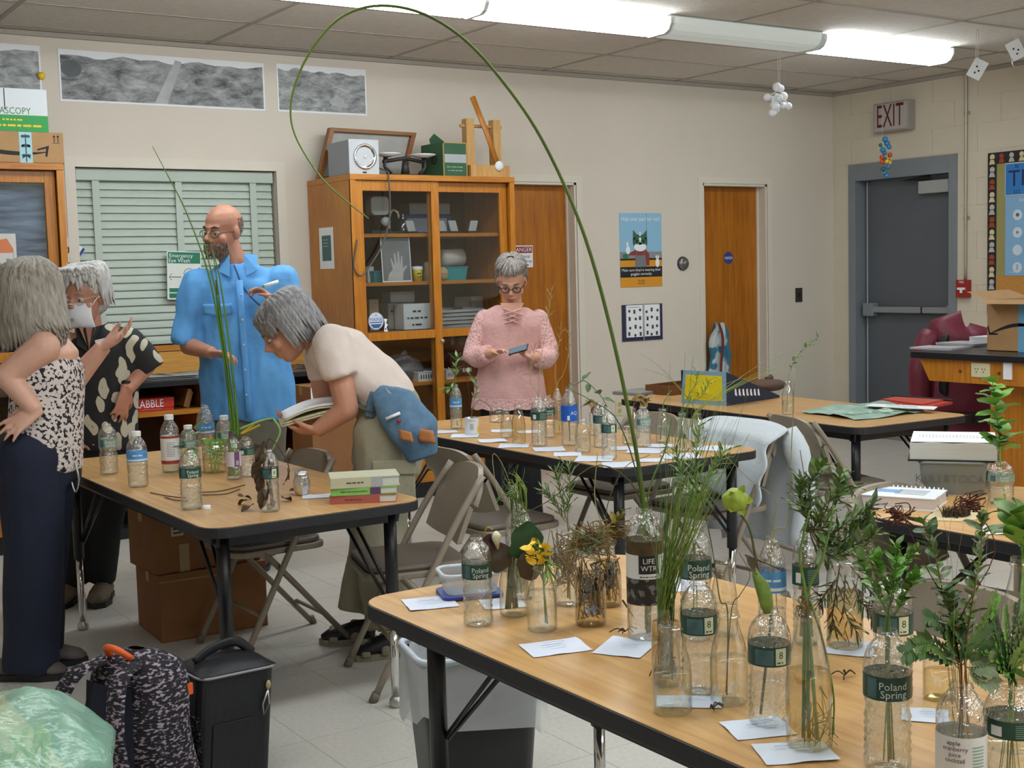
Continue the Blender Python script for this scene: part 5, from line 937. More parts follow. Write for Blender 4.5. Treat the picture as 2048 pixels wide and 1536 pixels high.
def bottle(key, label, kind, px, py, ptop, wpx, lab=None, water=0, wm=None, cap=None, turn=0, group=None, z=TZ, cat='bottle', name=None):
    p = at_z(px, py - wpx * .12, z); Rr = wpx / 2 * mpp(p.x, p.y, z); Hh = at_g(px, ptop, p.x, p.y).z - z
    name = name or {'ps': 'water_bottle', 'smooth': 'water_bottle', 'life': 'water_bottle', 'milk': 'glass_bottle', 'jar': 'glass_jar', 'tube': 'glass_vase'}[kind]
    t = thing(name, label, cat, p, facing(p.x, p.y) + R(turn), group); pf = PROF[kind]; plastic = kind in ('ps', 'smooth', 'life')
    MB().lathe([(r * Rr, q * Hh) for r, q in pf], 24).build('body', pet if plastic else glass_b, t, recalc=False)
    if water:
        pts = [(r * Rr * .95, q * Hh + .002) for r, q in pf if q < water] + [(inner(pf, water) * Rr * .95, water * Hh), (0, water * Hh)]
        MB().lathe(pts, 24).build('water', wm or water_m, t, recalc=False)
    if cap: MB().lathe([(.5 * Rr, .945 * Hh), (.5 * Rr, 1.02 * Hh), (.47 * Rr, 1.035 * Hh), (0, 1.036 * Hh)], 18).build('cap', M('cap_' + cap, {'white': 'dfe3e4', 'purple': '6a2f6c'}[cap], .4), t)
    L = Rr * 1.012
    def bandp(nm, m, z0, z1, a0=-math.pi, a1=math.pi, f=1.0, par=None): return pr(band(MB(), L * f, z0 * Hh, z1 * Hh, a0, a1), nm, m, par or t)
    def words(ws, m, par, f=1.012):
        q = MB()
        for s, x, zz, sz in ws: text(q, s, x * Rr, zz * Hh, sz * Hh, R=L * f)
        return pr(q, 'lettering', m, par)
    if lab in ('ps', 'ps8', 'psb', 'psp'):
        o = bandp('label', PSL if lab == 'psp' else PSG, .535, .70)
        if lab in ('ps', 'psp'): words([('Poland', .25, .637, .075), ('Spring', .27, .58, .075)], white_l, o); pr(band(MB(), L * 1.006, .55 * Hh, .69 * Hh, -.9, -.45, 6), 'picture', M('label_hill', '4a6a6f', .4, var=(40, .3)), o)
        if lab == 'ps8':
            q = MB(); patch(q, rect(.3 * Rr, .55 * Hh, .85 * Rr, .69 * Hh), R=L * 1.006); pr(q, 'badge', cream_l, o); words([('8', .57, .63, .085)], PSG, o); pr(scrib(MB(), .57 * Rr, .57 * Hh, .4 * Rr, .025 * Hh, R=L * 1.012), 'print', PSG, o); pr(band(MB(), L * 1.006, .55 * Hh, .68 * Hh, -.7, .2, 8), 'picture', M('label_hill', '4a6a6f', .4, var=(40, .3)), o)
        if lab == 'psb':
            q = MB(); [patch(q, rect((.15 + k * .0) * Rr, (.56 + .018 * k) * Hh, 1.2 * Rr, (.565 + .018 * k) * Hh), R=L * 1.006) for k in range(7)]; pr(q, 'small_print', M('label_palegreen', '8fae9f', .5), o); q = MB(); patch(q, rect(-.8 * Rr, .56 * Hh, -.35 * Rr, .65 * Hh), R=L * 1.006); pr(q, 'code_panel', white_l, o)
    elif lab == 'blue': o = bandp('label', blue_l, .48, .68); pr(scrib(MB(), .1 * Rr, .6 * Hh, 1.1 * Rr, .05 * Hh, R=L * 1.012), 'print', white_l, o); bandp('label_stripe', white_l, .5, .53, f=1.006, par=o)
    elif lab == 'red':
        o = bandp('label', white_l, .22, .66); bandp('label_red_edge', redl, .62, .66, f=1.006, par=o); bandp('label_red_edge', redl, .16, .225, par=o); q = MB(); [patch(q, rect(-.4 * Rr, (.3 + .03 * k) * Hh, .5 * Rr, (.31 + .03 * k) * Hh), R=L * 1.008) for k in range(9)]; pr(q, 'small_print', grey_ink, o)
    elif lab == 'purple': o = bandp('label', M('label_lilac', 'c9c4d0', .4), .3, .62); bandp('label_purple', purp, .3, .62, .1, .8, f=1.006, par=o); q = MB(); [patch(q, rect((.3 + k * .07) * Rr, .33 * Hh, (.33 + k * .07) * Rr, .43 * Hh), R=L * 1.01) for k in range(6)]; pr(q, 'barcode', white_l, o)
    elif lab == 'aqua': o = bandp('label', aq_l, .43, .70); words([('AQ', .6, .57, .09)], white_l, o); q = MB(); patch(q, rect(-.25 * Rr, .45 * Hh, .05 * Rr, .53 * Hh), R=L * 1.006); pr(q, 'barcode', white_l, o)
    elif lab == 'life':
        o = bandp('label', white_l, .48, .66); bandp('art_band', artl, .28, .48); bandp('art_band', M('label_art2', '4a3a22', .4, var=(30, .5)), .66, .76); q = MB(); patch(q, rect(-.35 * Rr, .52 * Hh, .75 * Rr, .66 * Hh), R=L * 1.006); pr(q, 'black_square', ink, o); words([('LIFE', .2, .615, .055), ('WTR', .2, .56, .055)], white_l, o); pr(scrib(MB(), .2 * Rr, .497 * Hh, 1.0 * Rr, .016 * Hh, R=L * 1.008), 'print', ink, o)
    elif lab == 'juice':
        o = bandp('label', white_l, .1, .57); words([('apple', -.3, .52, .055), ('cranberry', -.25, .47, .055), ('juice', -.25, .42, .055), ('cocktail', -.25, .37, .055)], M('label_plum', '5c2c3c', .5), o); q = MB(); [patch(q, disc(x * Rr, zz * Hh, .2 * Rr, 14), R=L * 1.008) for x, zz in ((-.2, .17), (.15, .2), (-.45, .13), (.1, .13))]; pr(q, 'berries', M('label_berry', 'b52a1e', .4), o)
        q = MB(); [patch(q, rect(.45 * Rr, (.2 + .028 * k) * Hh, 1.0 * Rr, (.212 + .028 * k) * Hh), R=L * 1.008) for k in range(11)]; pr(q, 'small_print', M('label_mint', '8aa89b', .5), o); q = MB(); patch(q, [(-.95 * Rr, .2 * Hh), (-.6 * Rr, .17 * Hh), (-.6 * Rr, .25 * Hh)], R=L * 1.008); pr(q, 'leaf_print', green, o)
    elif lab == 'yogurt':
        o = bandp('label', white_l, .05, .97); q = MB(); [patch(q, rect((-.25 + k * .07) * Rr, .3 * Hh, (-.22 + k * .07) * Rr, .65 * Hh), R=L * 1.01) for k in range(8)]; pr(q, 'barcode', grey_ink, o); bandp('yellow_panel', yel, .1, .5, .9, 1.6, f=1.008, par=o); pr(scrib(MB(), 0, .82 * Hh, 1.0 * Rr, .09 * Hh, R=L * 1.012), 'print', grey_ink, o)
    BOT[key] = (p, Rr, Hh); return t
gt1, gt2, gt3 = 'bottles on the table with the books', 'bottles on the table before the woman in pink', 'bottles on the plant table'
for a in (
 ('11', 'ribbed bottle with pale green label beside the woman in the print top', 'ps', 219, 952, 846, 36, 'psp', .5), ('12', 'smooth bottle with sky blue label, a third full', 'smooth', 277, 978, 866, 40, 'blue', .4, None, 'white'),
 ('13', 'tall capped bottle with white and red label', 'smooth', 343, 948, 833, 37, 'red', .2, None, 'white'), ('14', 'capped bottle hidden behind the pale green leaves', 'ps', 380, 945, 853, 34, 'psp', .4, None, 'white'),
 ('15', 'clear bottle with pale blue label at the far edge of the book table', 'smooth', 414, 922, 810, 35, 'blue', 0), ('16', 'capped clear bottle behind the tall green reeds', 'ps', 452, 932, 834, 34, 'psp', .4, None, 'white'),
 ('17', 'green-labelled spring water bottle nearest the fallen green leaf', 'ps', 384, 1023, 898, 43, 'ps', .35), ('18', 'glass jar with a small fern behind the green-labelled bottle', 'jar', 430, 950, 880, 46, None, .6, yel_w),
 ('19', 'bottle with lilac label and purple cap', 'smooth', 469, 962, 868, 31, 'purple', .5, None, 'purple'), ('1a', 'narrow ribbed bottle beside the lilac label', 'ps', 495, 957, 870, 31, 'psb', .4), ('1b', 'green-labelled bottle wrapped in withered brown leaves', 'ps', 541, 1027, 897, 39, 'ps8', .5)):
    bottle(*a[:7], *(list(a[7:]) + [0] * 0), group=gt1)
for a in (
 ('21', 'bottle with leafy sprigs at the near end of the cabinet side', 'smooth', 913, 860, 768, 24, 'blue', .5), ('22', 'white yogurt cup with barcode and yellow panel', 'tube', 944, 872, 834, 28, 'yogurt', 0), ('23', 'wide clear jar by the hem of the pink sweater', 'jar', 994, 848, 815, 30, None, .5),
 ('24', 'small milk bottle half full beside the wide jar', 'milk', 1013, 878, 815, 24, None, .55), ('25', 'milk bottle with yellowish water', 'milk', 1038, 891, 808, 28, None, .8, yel_w), ('26', 'ribbed bottle with dark green label among milk bottles', 'ps', 1079, 896, 793, 32, 'psb', .5),
 ('27', 'bottle half hidden behind the dark green label', 'ps', 1097, 878, 790, 28, 'ps', .3), ('28', 'slender bottle with yellowish water behind the royal blue label', 'smooth', 1116, 870, 776, 21, None, .5, yel_w), ('29', 'bottle with royal blue label', 'smooth', 1140, 894, 776, 34, 'aqua', .4),
 ('2a', 'squat clear jar holding a white petal', 'milk', 1166, 908, 836, 31, None, .5), ('2b', 'green-labelled bottle partly behind another green-labelled bottle', 'ps', 1202, 898, 803, 30, 'ps8', .4), ('2c', 'green-labelled ribbed bottle at the corner of the note papers', 'ps', 1219, 922, 818, 31, 'ps8', .5),
 ('2d', 'tiny clear jar between two green-labelled bottles', 'jar', 1255, 890, 850, 20, None, .6), ('2e', 'green-labelled bottle beside the milk bottle with a round leaf', 'ps', 1287, 897, 812, 31, 'psp', .6), ('2f', 'milk bottle with a round green leaf', 'milk', 1326, 888, 816, 28, None, .5),
 ('2g', 'milk bottle holding thin grasses beside its twin', 'milk', 1365, 906, 824, 27, None, .6), ('2h', 'milk bottle behind the one with thin grasses', 'milk', 1396, 897, 824, 27, None, .6), ('2i', 'bottle with dried brown flower head', 'smooth', 1191, 873, 815, 24, None, .4), ('2j', 'narrow bottle with dried flower behind the green label', 'milk', 1268, 880, 815, 22, None, .4)):
    bottle(*a, group=gt2)
for a in (
 ('31', 'spring water bottle with dark green label beside the food container', 'ps', 957, 1256, 1070, 60, 'ps', .72), ('32', 'glass bottle with two thick stems and big leaves', 'milk', 1028, 1236, 1100, 57, None, .75), ('33', 'glass bottle holding the yellow flower', 'milk', 1085, 1267, 1128, 60, None, .6),
 ('34', 'large unlabelled bottle behind the big green leaf', 'smooth', 1042, 1202, 1004, 56, None, .3), ('35', 'jar full of brown roots', 'milk', 1182, 1256, 1100, 63, None, .7, tea_m), ('36', 'bottle of brown roots behind the root jar', 'milk', 1216, 1217, 1082, 56, None, .7, tea_m), ('37', 'clear bottle with dried brown flowers', 'smooth', 1138, 1215, 1060, 58, None, .4),
 ('38', 'tall bottle with black and white LIFE WTR label', 'life', 1293, 1284, 1014, 75, 'life', .3), ('39', 'narrow glass vase of fine sedge', 'tube', 1333, 1375, 1212, 58, None, .8, tea_m), ('3a', 'empty-topped milk bottle half full of clear water', 'milk', 1345, 1433, 1246, 79, None, .46),
 ('3b', 'green-labelled bottle behind the half full milk bottle', 'ps', 1400, 1392, 1156, 73, 'ps8', .3), ('3c', 'green-labelled bottle under the feathery green plant', 'ps', 1393, 1285, 1045, 64, 'ps', .35), ('3d', 'milk bottle behind the other water-filled milk bottle', 'milk', 1449, 1276, 1117, 54, None, .4), ('3e', 'water-filled milk bottle with a long thin stem', 'milk', 1459, 1413, 1222, 76, None, .5),
 ('3f', 'green-labelled bottle holding the green spathe', 'ps', 1540, 1456, 1214, 84, 'ps8', .4), ('3g', 'tall milk bottle with bent green blades', 'milk', 1618, 1504, 1215, 90, None, .55, yel_w), ('3h', 'green-labelled bottle holding the dense leafy branches', 'ps', 1612, 1292, 1062, 52, 'psb', .3), ('3i', 'bottle with small sky blue label behind the spathe', 'smooth', 1545, 1285, 1073, 56, 'blue', .3),
 ('3j', 'jar with olive needle sprigs', 'jar', 1690, 1302, 1110, 72, None, .6, tea_m), ('3k', 'green-labelled bottle behind the big spring water bottle', 'ps', 1786, 1402, 1148, 78, 'ps8', .3), ('3l', 'big spring water bottle with bright green leafy twig', 'ps', 1775, 1548, 1258, 94, 'ps', .5), ('3m', 'low jar behind the juice bottle', 'jar', 1879, 1404, 1284, 64, None, .5, yel_w),
 ('3n', 'apple cranberry juice bottle', 'smooth', 1922, 1600, 1362, 98, 'juice', .55), ('3o', 'bottle with dark green label full of small print beside the juice bottle', 'ps', 2022, 1590, 1364, 104, 'psb', .4), ('3p', 'glass bottle under the broad leaves at the table side', 'milk', 2040, 1362, 1115, 74, None, .4)):
    bottle(*a, group=gt3)
bottle('51', 'green-labelled bottle with broad leafy twig on the book table', 'ps', 2002, 1012, 922, 50, 'psp', .4); bottle('41', 'small glass bottle with thin sprig on the table with green cloth', 'milk', 1576, 832, 760, 24, None, .4)
# foil-wrapped jar
p = at_z(604, 990, TZ); k = mpp(p.x, p.y); t = thing('foil_jar', 'small jar wrapped in shiny foil tipped on the book table', 'jar', p, facing(p.x, p.y)); t.rotation_euler = (R(10), 0, facing(p.x, p.y)); m = MB().lathe([(0, 0), (.016, .0), (.024, .01), (.029, .03), (.029, .05), (.022, .07), (.02, .082), (0, .084)], 24); m.v = [v + v.normalized() * .003 * noise.noise(v * 160) for v in m.v]; m.build('foil', M('foil', 'd5d8dc', .18, metal=.9, bump=(50, .8)), t); MB().lathe([(.021, .07), (.023, .072), (.021, .078)], 20).build('lid_ring', steel, t)
p = at_z(413, 1018, TZ); t = thing('bottle_cap', 'white bottle cap lying on the book table', 'cap', p); MB().lathe([(.014, 0), (.0145, .01), (.012, .012), (0, .012)], 18).build('cap', capm, t); MB().lathe([(.0148, .001), (.0148, .003)], 18).build('rim', capm, t)
# food container with blue lid
p = at_z(938, 1196, TZ); k = mpp(p.x, p.y); w = 63 * k; t = thing('food_container', 'clear plastic food container standing on its blue lid', 'container', (p.x + .02, p.y + .03, TZ), facing(p.x, p.y) + R(12)); cp = M('cloudy_clear', 'd2d8dc', .3, alpha=.5)
MB().prism(rrect(-w, -w * .8, w, w * .8, .02, 4), 0, .009, 'xy').build('lid', M('lid_blue', '2c3f8e', .4), t, .003); lo, hi = rrect(-w * .8, -w * .62, w * .8, w * .62, .02, 4), rrect(-w * .95, -w * .75, w * .95, w * .75, .025, 4); n = len(lo); m = MB(); m.add([(a, b, .011) for a, b in lo] + [(a, b, .055) for a, b in hi], [tuple(range(n))] + [(i, (i + 1) % n, (i + 1) % n + n, i + n) for i in range(n)], None, True); m.build('tub', cp, t, recalc=False); MB().tube([(a, b, .055) for a, b in hi + hi[:1]], .005, n=6, cap=False).build('rim', M('rim_clear', 'd9dfe4', .3, alpha=.7), t)
# note papers
notes = M('note_paper', 'd5dcea', .8)
def note(px, py, w, h, rot, label, grp, z=TZ, lines=True):
    p = at_z(px, py, z); k = mpp(p.x, p.y); a, b = w * k / 2, h * k / 2; t = thing('paper_note', label, 'note', (p.x, p.y, z), facing(p.x, p.y) + R(rot), grp); sd = px * .37
    o = MB().grid(lambda u, v: ((u - .5) * 2 * a, (v - .5) * 2 * b, .0015 + .004 * max(0, noise.noise(V((u * 2.2 + sd, v * 2.2, sd)))) + .006 * (max(0, abs(u - .5) - .35) * 2) ** 2), 8, 6).build('sheet', notes, t)
    if lines:
        m = MB(); random.seed(px)
        for q in range(3): x = random.uniform(-.5, 0) * a; y = (.4 - q * .3) * b; m.add([(x, y, .0062), (x + a * random.uniform(.5, .9), y + .002, .0062), (x + a * .7, y + .004, .0062), (x, y + .002, .0062)], [(0, 1, 2, 3)])
        pr(m, 'handwriting', M('pencil', '8b93a6', .8), t)
g3, g2 = 'note papers on the plant table', 'note papers on the bottle table'
for px_, py_, w, h, r_, lab in ((860, 1207, 100, 95, 12, 'note paper under the corner of the food container'), (1110, 1296, 125, 95, 20, 'note paper in front of the yellow flower bottle'), (1252, 1296, 100, 120, -20, 'note paper under the LIFE WTR bottle'), (1515, 1458, 125, 105, 22, 'note paper under the spathe bottle'), (1590, 1507, 150, 110, 18, 'note paper under the bottle with bent blades'), (1702, 1298, 95, 100, -10, 'note paper beneath the olive needle sprigs'), (1850, 1432, 90, 80, 0, 'note paper between the big spring water and juice bottles'), (1005, 1208, 85, 80, 10, 'note paper behind the bottle with thick stems'), (1378, 1405, 130, 70, 0, 'note paper under the half full milk bottle'), (1370, 1170, 70, 110, 10, 'note paper behind the feathery plant bottle')):
    note(px_, py_, w, h, r_, lab, g3)
for k, (px_, py_, w, r_) in enumerate(((893, 864, 42, 10), (930, 872, 55, -5), (985, 882, 55, 8), (1028, 892, 60, -4), (1098, 899, 62, 6), (1135, 909, 55, 0), (1190, 918, 75, -6), (1240, 930, 70, 4), (1005, 862, 45, 0), (1058, 864, 45, 7), (1290, 902, 70, -8), (1322, 892, 50, 0), (1362, 913, 75, 10), (1425, 897, 75, -10), (1303, 921, 50, 3), (1247, 897, 50, 0))):
    note(px_, py_, w, w * 1.0, r_, ['note paper at the chair end, under nothing', 'note paper below the yogurt cup', 'note paper in front of the small milk bottles', 'note paper under the yellowish milk bottle', 'note paper in front of the dark green label', 'note paper under the squat clear jar', 'note paper reaching the table edge by the green-labelled bottle', 'note paper at the rounded table corner', 'note paper beside the wide jar', 'note paper behind the dark green label', 'note paper under the pale-labelled bottle', 'note paper under the round leaf bottle', 'note paper under the thin grasses bottle', 'note paper at the far table corner by the white jacket', 'small note paper near the rounded corner', 'note paper under the tiny jar'][k], g2, lines=False)
note(2015, 1062, 95, 85, 5, 'white note paper at the edge of the book table', None); note(640, 993, 70, 45, 0, 'white note paper beside the foil jar', None)
# ================================================================ plants
def leaf_mesh(kind, mat):
    W_ = {'oval': lambda u: .3 * math.sin(math.pi * u ** .85) ** .8, 'lance': lambda u: .15 * math.sin(math.pi * u ** .8), 'broad': lambda u: .42 * math.sin(math.pi * u ** .7) ** .7, 'lobed': lambda u: .36 * math.sin(math.pi * u ** .7) ** .6 * (1 + .22 * math.sin(u * 19)), 'needle': lambda u: .06 * math.sin(math.pi * u) ** .5, 'kidney': lambda u: .46 * math.sin(math.pi * min(1, u ** .8 * .96 + .02)) ** .6 * (1 + .1 * math.sin(u * 11)), 'curl': lambda u: .28 * math.sin(math.pi * u) ** .7}[kind]
    cz = .5 if kind == 'curl' else .12
    return MB().grid(lambda u, v: (u, (v - .5) * 2 * W_(u), .25 * abs(v - .5) * W_(u) * 2 - cz * u * u + (.2 * math.sin(u * 7) * (v - .5) if kind == 'curl' else .03 * math.sin(u * 9 + v * 5))), 9, 4).mesh('leaf', mat)
G_ = {}
def gmat(n, c, r=.5, var=.25): return M('plant_' + n, c, r, var=(60, var))
GR = gmat('green', '5f8038'); GB = gmat('bright', '74aa42'); GD = gmat('dark', '4d6d3e'); GY = gmat('yellowgreen', '8a9a3a'); GG = gmat('greygreen', '7f9069'); BR = gmat('brown', '4b3a24', .8); BT = gmat('tan', '8a7346', .8); RD = gmat('russet', '5c2a1a', .8); OL = gmat('olive', '55552c', .7); ST = gmat('straw', 'a39a62', .7); PG = gmat('palegreen', '86ad6c')
def leafobj(par, kind, mat, p, d, ln, up=None, roll=0):
    key = (kind, mat.name)
    if key not in G_: G_[key] = leaf_mesh(kind, mat)
    d = V(d).normalized(); a, b = frame(d, up or V((0, 0, 1))); b = d.cross(a); Rm = Matrix((d, b * -1, a)).transposed().to_4x4()
    # a is the "up" side of the blade
    return link('leaf', G_[key], par, Matrix.Translation(p) @ Rm @ Matrix.Rotation(roll, 4, 'X') @ Matrix.Scale(ln, 4))
class Plant:
    def __init__(s, name, label, key, cat='plant', seed=None):
        s.o, s.R, s.H = BOT[key]; s.t = thing(name, label, cat, (s.o.x, s.o.y, s.o.z + .004)); s.k = mpp(s.o.x, s.o.y); s.rn = random.Random(seed if seed is not None else key + name)
        s.base = V((0, 0, .004)); s.mouth = V((0, 0, s.H - .004))
    def w(s, px, py, dd=0): p = at_g(px, py, s.o.x, s.o.y, dd); return V((p.x - s.o.x, p.y - s.o.y, p.z - s.o.z - .004))
    def path(s, pts, n=20, dd=0, jit=0, inb=True):
        q = [s.w(a, b, dd * (i + 1) / len(pts)) for i, (a, b) in enumerate(pts)]
        if inb: q = [s.base + V((s.rn.uniform(-.4, .4) * s.R, s.rn.uniform(-.4, .4) * s.R, .005)), s.mouth + V((s.rn.uniform(-.15, .15) * s.R, s.rn.uniform(-.15, .15) * s.R, 0))] + q
        return curve(q, n)
    def stem(s, pts, r0, r1, mat, n=20, dd=0, inb=True, name='stem', flat=1, sides=6):
        p = s.path(pts, n, dd, inb=inb); L = len(p); MB().tube(p, [lerp(r0, r1, i / (L - 1)) for i in range(L)], [lerp(r0, r1, i / (L - 1)) * flat for i in range(L)], n=sides).build(name, mat, s.t); return p
    def leaves(s, p, n, t0, kind, mat, px, ang=50, up=.3, jl=.3, alt=True):
        """n leaves along path p from fraction t0, each about px photo pixels long"""
        L = len(p) - 1
        for i in range(n):
            t = t0 + (1 - t0) * (i + .5) / n; j = min(int(t * L), L - 1); f = t * L - j; q = p[j].lerp(p[j + 1], f); d = (p[j + 1] - p[j]).normalized(); a, b = frame(d); th = i * 2.4 + s.rn.uniform(-.4, .4); side = a * math.cos(th) + b * math.sin(th); an = R(ang + s.rn.uniform(-15, 15))
            leafobj(s.t, kind, mat if not isinstance(mat, (list, tuple)) else s.rn.choice(mat), q, d * math.cos(an) + side * math.sin(an) + V((0, 0, up * s.rn.uniform(0, 1))), px * s.k * s.rn.uniform(1 - jl, 1 + jl), roll=s.rn.uniform(-.5, .5))
    def blades(s, n, tips, wpx, mat, name='blades', spread=.5, sway=20, bend=.6, sides=3):
        """fine blades from the mouth towards random points between the given tip pixels"""
        m = MB()
        for i in range(n):
            a = s.rn.choice(tips); x, y = a[0] + s.rn.gauss(0, sway), a[1] + s.rn.gauss(0, sway * 1.2); e = s.w(x, y, s.rn.uniform(-.06, .06)); b = s.mouth + V((s.rn.uniform(-1, 1) * s.R * spread, s.rn.uniform(-1, 1) * s.R * spread, 0)); st = s.base + V((s.rn.uniform(-.5, .5) * s.R, s.rn.uniform(-.5, .5) * s.R, .005)); mid = b.lerp(e, .55) + V((s.rn.uniform(-.01, .01), s.rn.uniform(-.01, .01), .03 * bend)); p = curve([st, b, mid, e], 12); m.tube(p, [wpx * s.k / 2 * (1 - .8 * q / 12) for q in range(13)], n=sides, cap=False)
        return stuff(m.build(name, mat, s.t))
    def frond(s, pts, nl, lpx, mat, rm=None, dd=0, r=1.2, inb=False, wid=.3, t0=.15):
        p = s.path(pts, 24, dd, inb=inb); m = MB(); m.tube(p, [r * s.k * (1 - .6 * i / 24) for i in range(25)], n=4, cap=False)
        for i in range(nl):
            t = t0 + (1 - t0) * i / nl; j = min(int(t * 24), 23); q = p[j].lerp(p[j + 1], t * 24 - j); d = (p[j + 1] - p[j]).normalized(); sd = d.cross(V((.3, -.8, .5))).normalized()
            for sg in (-1, 1):
                ln = lpx * s.k * (1 - .75 * abs(t - .45) ** 1.3) * s.rn.uniform(.8, 1.1); e = (sd * sg + d * .45 + V((0, 0, s.rn.uniform(-.2, .2)))).normalized(); c = e.cross(d).normalized(); o = e.cross(c)
                m.add([q, q + e * ln * .35 + o * ln * wid * .5, q + e * ln, q + e * ln * .35 - o * ln * wid * .5, q + e * ln * .7 + o * ln * wid * .4, q + e * ln * .7 - o * ln * wid * .4], [(0, 1, 5, 3), (1, 4, 2, 5)])
        return m.build('frond', mat, s.t, recalc=False)
    def tangle(s, n, box, mat, r=1.0, name='tangle', seg=5, hz=None):
        """twisted thin strands between px box corners"""
        x0, y0, x1, y1 = box; m = MB()
        for i in range(n):
            q = [s.w(s.rn.uniform(x0, x1), s.rn.uniform(y0, y1), s.rn.uniform(-.03, .03) if hz is None else s.rn.uniform(-hz, hz)) for _ in range(3)]; q = [q[0], q[0].lerp(q[1], .6), q[0].lerp(q[2], .8)]; m.tube(curve(q, seg * 2), r * s.k * s.rn.uniform(.5, 1.2), n=4, cap=False)
        return stuff(m.build(name, mat, s.t))
# ---- giant arching reed in the LIFE WTR bottle
P = Plant('giant_reed', 'single giant green reed arching high over the room from the LIFE WTR bottle', '38'); arch = [(1297, 1080), (1272, 900), (1222, 660), (1165, 460), (1090, 290), (1015, 175), (930, 80), (840, 25), (748, 12), (672, 42), (612, 118), (583, 200), (590, 270), (640, 352), (690, 400), (737, 437)]
p = P.path(arch, 90); n = len(p); MB().tube(p, [10.5 * P.k * (1 - .8 * (i / (n - 1)) ** .7) if i > 8 else 8 * P.k for i in range(n)], [5 * P.k * (1 - .75 * (i / (n - 1)) ** .7) for i in range(n)], n=6).build('stalk', M('reed_green', '5d7526', .45, var=(4, .3)), P.t)
P.stem([(1330, 900), (1345, 830)], 2.5 * P.k, 1.2 * P.k, GR, name='side_blade'); P.stem([(1240, 850), (1180, 800), (1130, 775)], 2 * P.k, .8 * P.k, GD, name='side_blade'); P.stem([(1200, 930), (1100, 1000), (1040, 1030)], 2 * P.k, .8 * P.k, OL, name='side_blade')
# ---- reeds in the hands of the man
P = Plant('reed_bundle', 'bundle of tall green reeds standing in a bottle before the man', '19')
for pts, w in (([(473, 860), (452, 740), (420, 560), (375, 430), (335, 350), (305, 293)], 5), ([(470, 860), (455, 730), (435, 600), (412, 500), (404, 462)], 5.5), ([(476, 860), (460, 700), (440, 560), (425, 500)], 6), ([(466, 860), (450, 720), (432, 590)], 5), ([(471, 862), (458, 760), (446, 660), (428, 520), (412, 455)], 5)):
    p = P.path(pts, 40); n = len(p); MB().tube(p, [1.5 * w * P.k * (1 - .85 * (i / (n - 1)) ** 1.2) for i in range(n)], [w * .6 * P.k * (1 - .8 * i / (n - 1)) for i in range(n)], n=6).build('reed', M('reed_bright', '4f7a22', .45, var=(4, .3)), P.t)
P.stem([(436, 590), (432, 560)], 3 * P.k, 1.5 * P.k, OL, inb=False, name='seed_spike')
for a, b, c in ((500, 870, 'e'), (520, 850, 'd'), (508, 848, 'd')): P.stem([(482, 868), (a, b)], 3 * P.k, 2 * P.k, M('reed_cut_yellow', 'b79d2e', .5) if c == 'd' else OL, inb=False, name='cut_piece')
P.stem([(545, 835), (560, 862), (545, 900)], 2.5 * P.k, 1.5 * P.k, PG, inb=False, name='bent_blade'); P.stem([(480, 858), (520, 842), (548, 836)], 2.5 * P.k, 2 * P.k, PG, inb=False, name='bent_blade')
# ---- book table greenery
P = Plant('pale_leaf_sprig', 'sprig of broad pale green leaves on the book table', '14'); p = P.stem([(392, 880), (410, 885)], 1.5 * P.k, P.k, PG); [leafobj(P.t, 'broad', PG, P.w(a, b), (c, -.3, d), 32 * P.k) for a, b, c, d in ((380, 875, .5, .3), (392, 860, .3, .6), (400, 880, .9, -.2), (372, 890, -.6, .1), (385, 895, -.2, -.5), (405, 895, .6, -.5), (360, 900, -.8, -.3))]
P = Plant('small_fern', 'small fern filling the glass jar on the book table', '18', 'fern'); [P.frond([(430 + a, 945), (430 + b, 895), (430 + c, 878)], 11, 12, GB) for a, b, c in ((0, 0, 0), (-6, -12, -20), (6, 12, 18), (-2, 6, 10), (3, -6, -8))]
P = Plant('withered_plant', 'withered brown leafy plant wrapped round a bottle on the book table', '1b'); P.stem([(525, 890), (528, 950), (515, 1005)], 2.5 * P.k, 1.5 * P.k, BR); P.stem([(545, 880), (575, 925), (578, 960)], 1.5 * P.k, P.k, BR)
[leafobj(P.t, 'curl', BR, P.w(a, b, -.02), (P.rn.uniform(-.5, .5), -.3, -1), P.rn.uniform(26, 42) * P.k, up=V((.3, -1, .3)), roll=P.rn.uniform(-1, 1)) for a, b in ((520, 895), (530, 905), (515, 920), (526, 930), (510, 940), (522, 950), (532, 960), (514, 965), (525, 975), (540, 915), (575, 935))]
for k, (a, b) in enumerate(((487, 998), (505, 1008), (520, 1015), (590, 985), (575, 1002), (418, 1006), (560, 1010))):
    q = at_z(a, b, TZ + .004); o = leafobj(None, 'curl' if k != 5 else 'lobed', BR if k != 5 else GB, q + V((-.02, 0, .012)), (math.cos(k * 1.7), math.sin(k * 1.7), .1), (.05 if k != 5 else .04)); o.name = 'fallen_leaf'; tag(o, 'single bright green leaf lying beside the white cap' if k == 5 else 'curled brown leaf fallen on the book table', 'leaf', 'leaves fallen on the book table')
for k, pts in enumerate((((300, 985), (335, 992), (372, 996)), ((395, 985), (440, 982), (490, 970)), ((405, 990), (450, 988), (480, 978)), ((330, 995), (350, 1000), (375, 1002)))):
    q = [at_z(a, b, TZ + .003) for a, b in pts]; c = q[0]; o = MB().tube(curve([v - c for v in q], 10), .0018, n=5); o = o.build('twig', BR); o.location = c; tag(o, 'thin dry twig lying on the book table', 'twig', 'twigs on the book table')
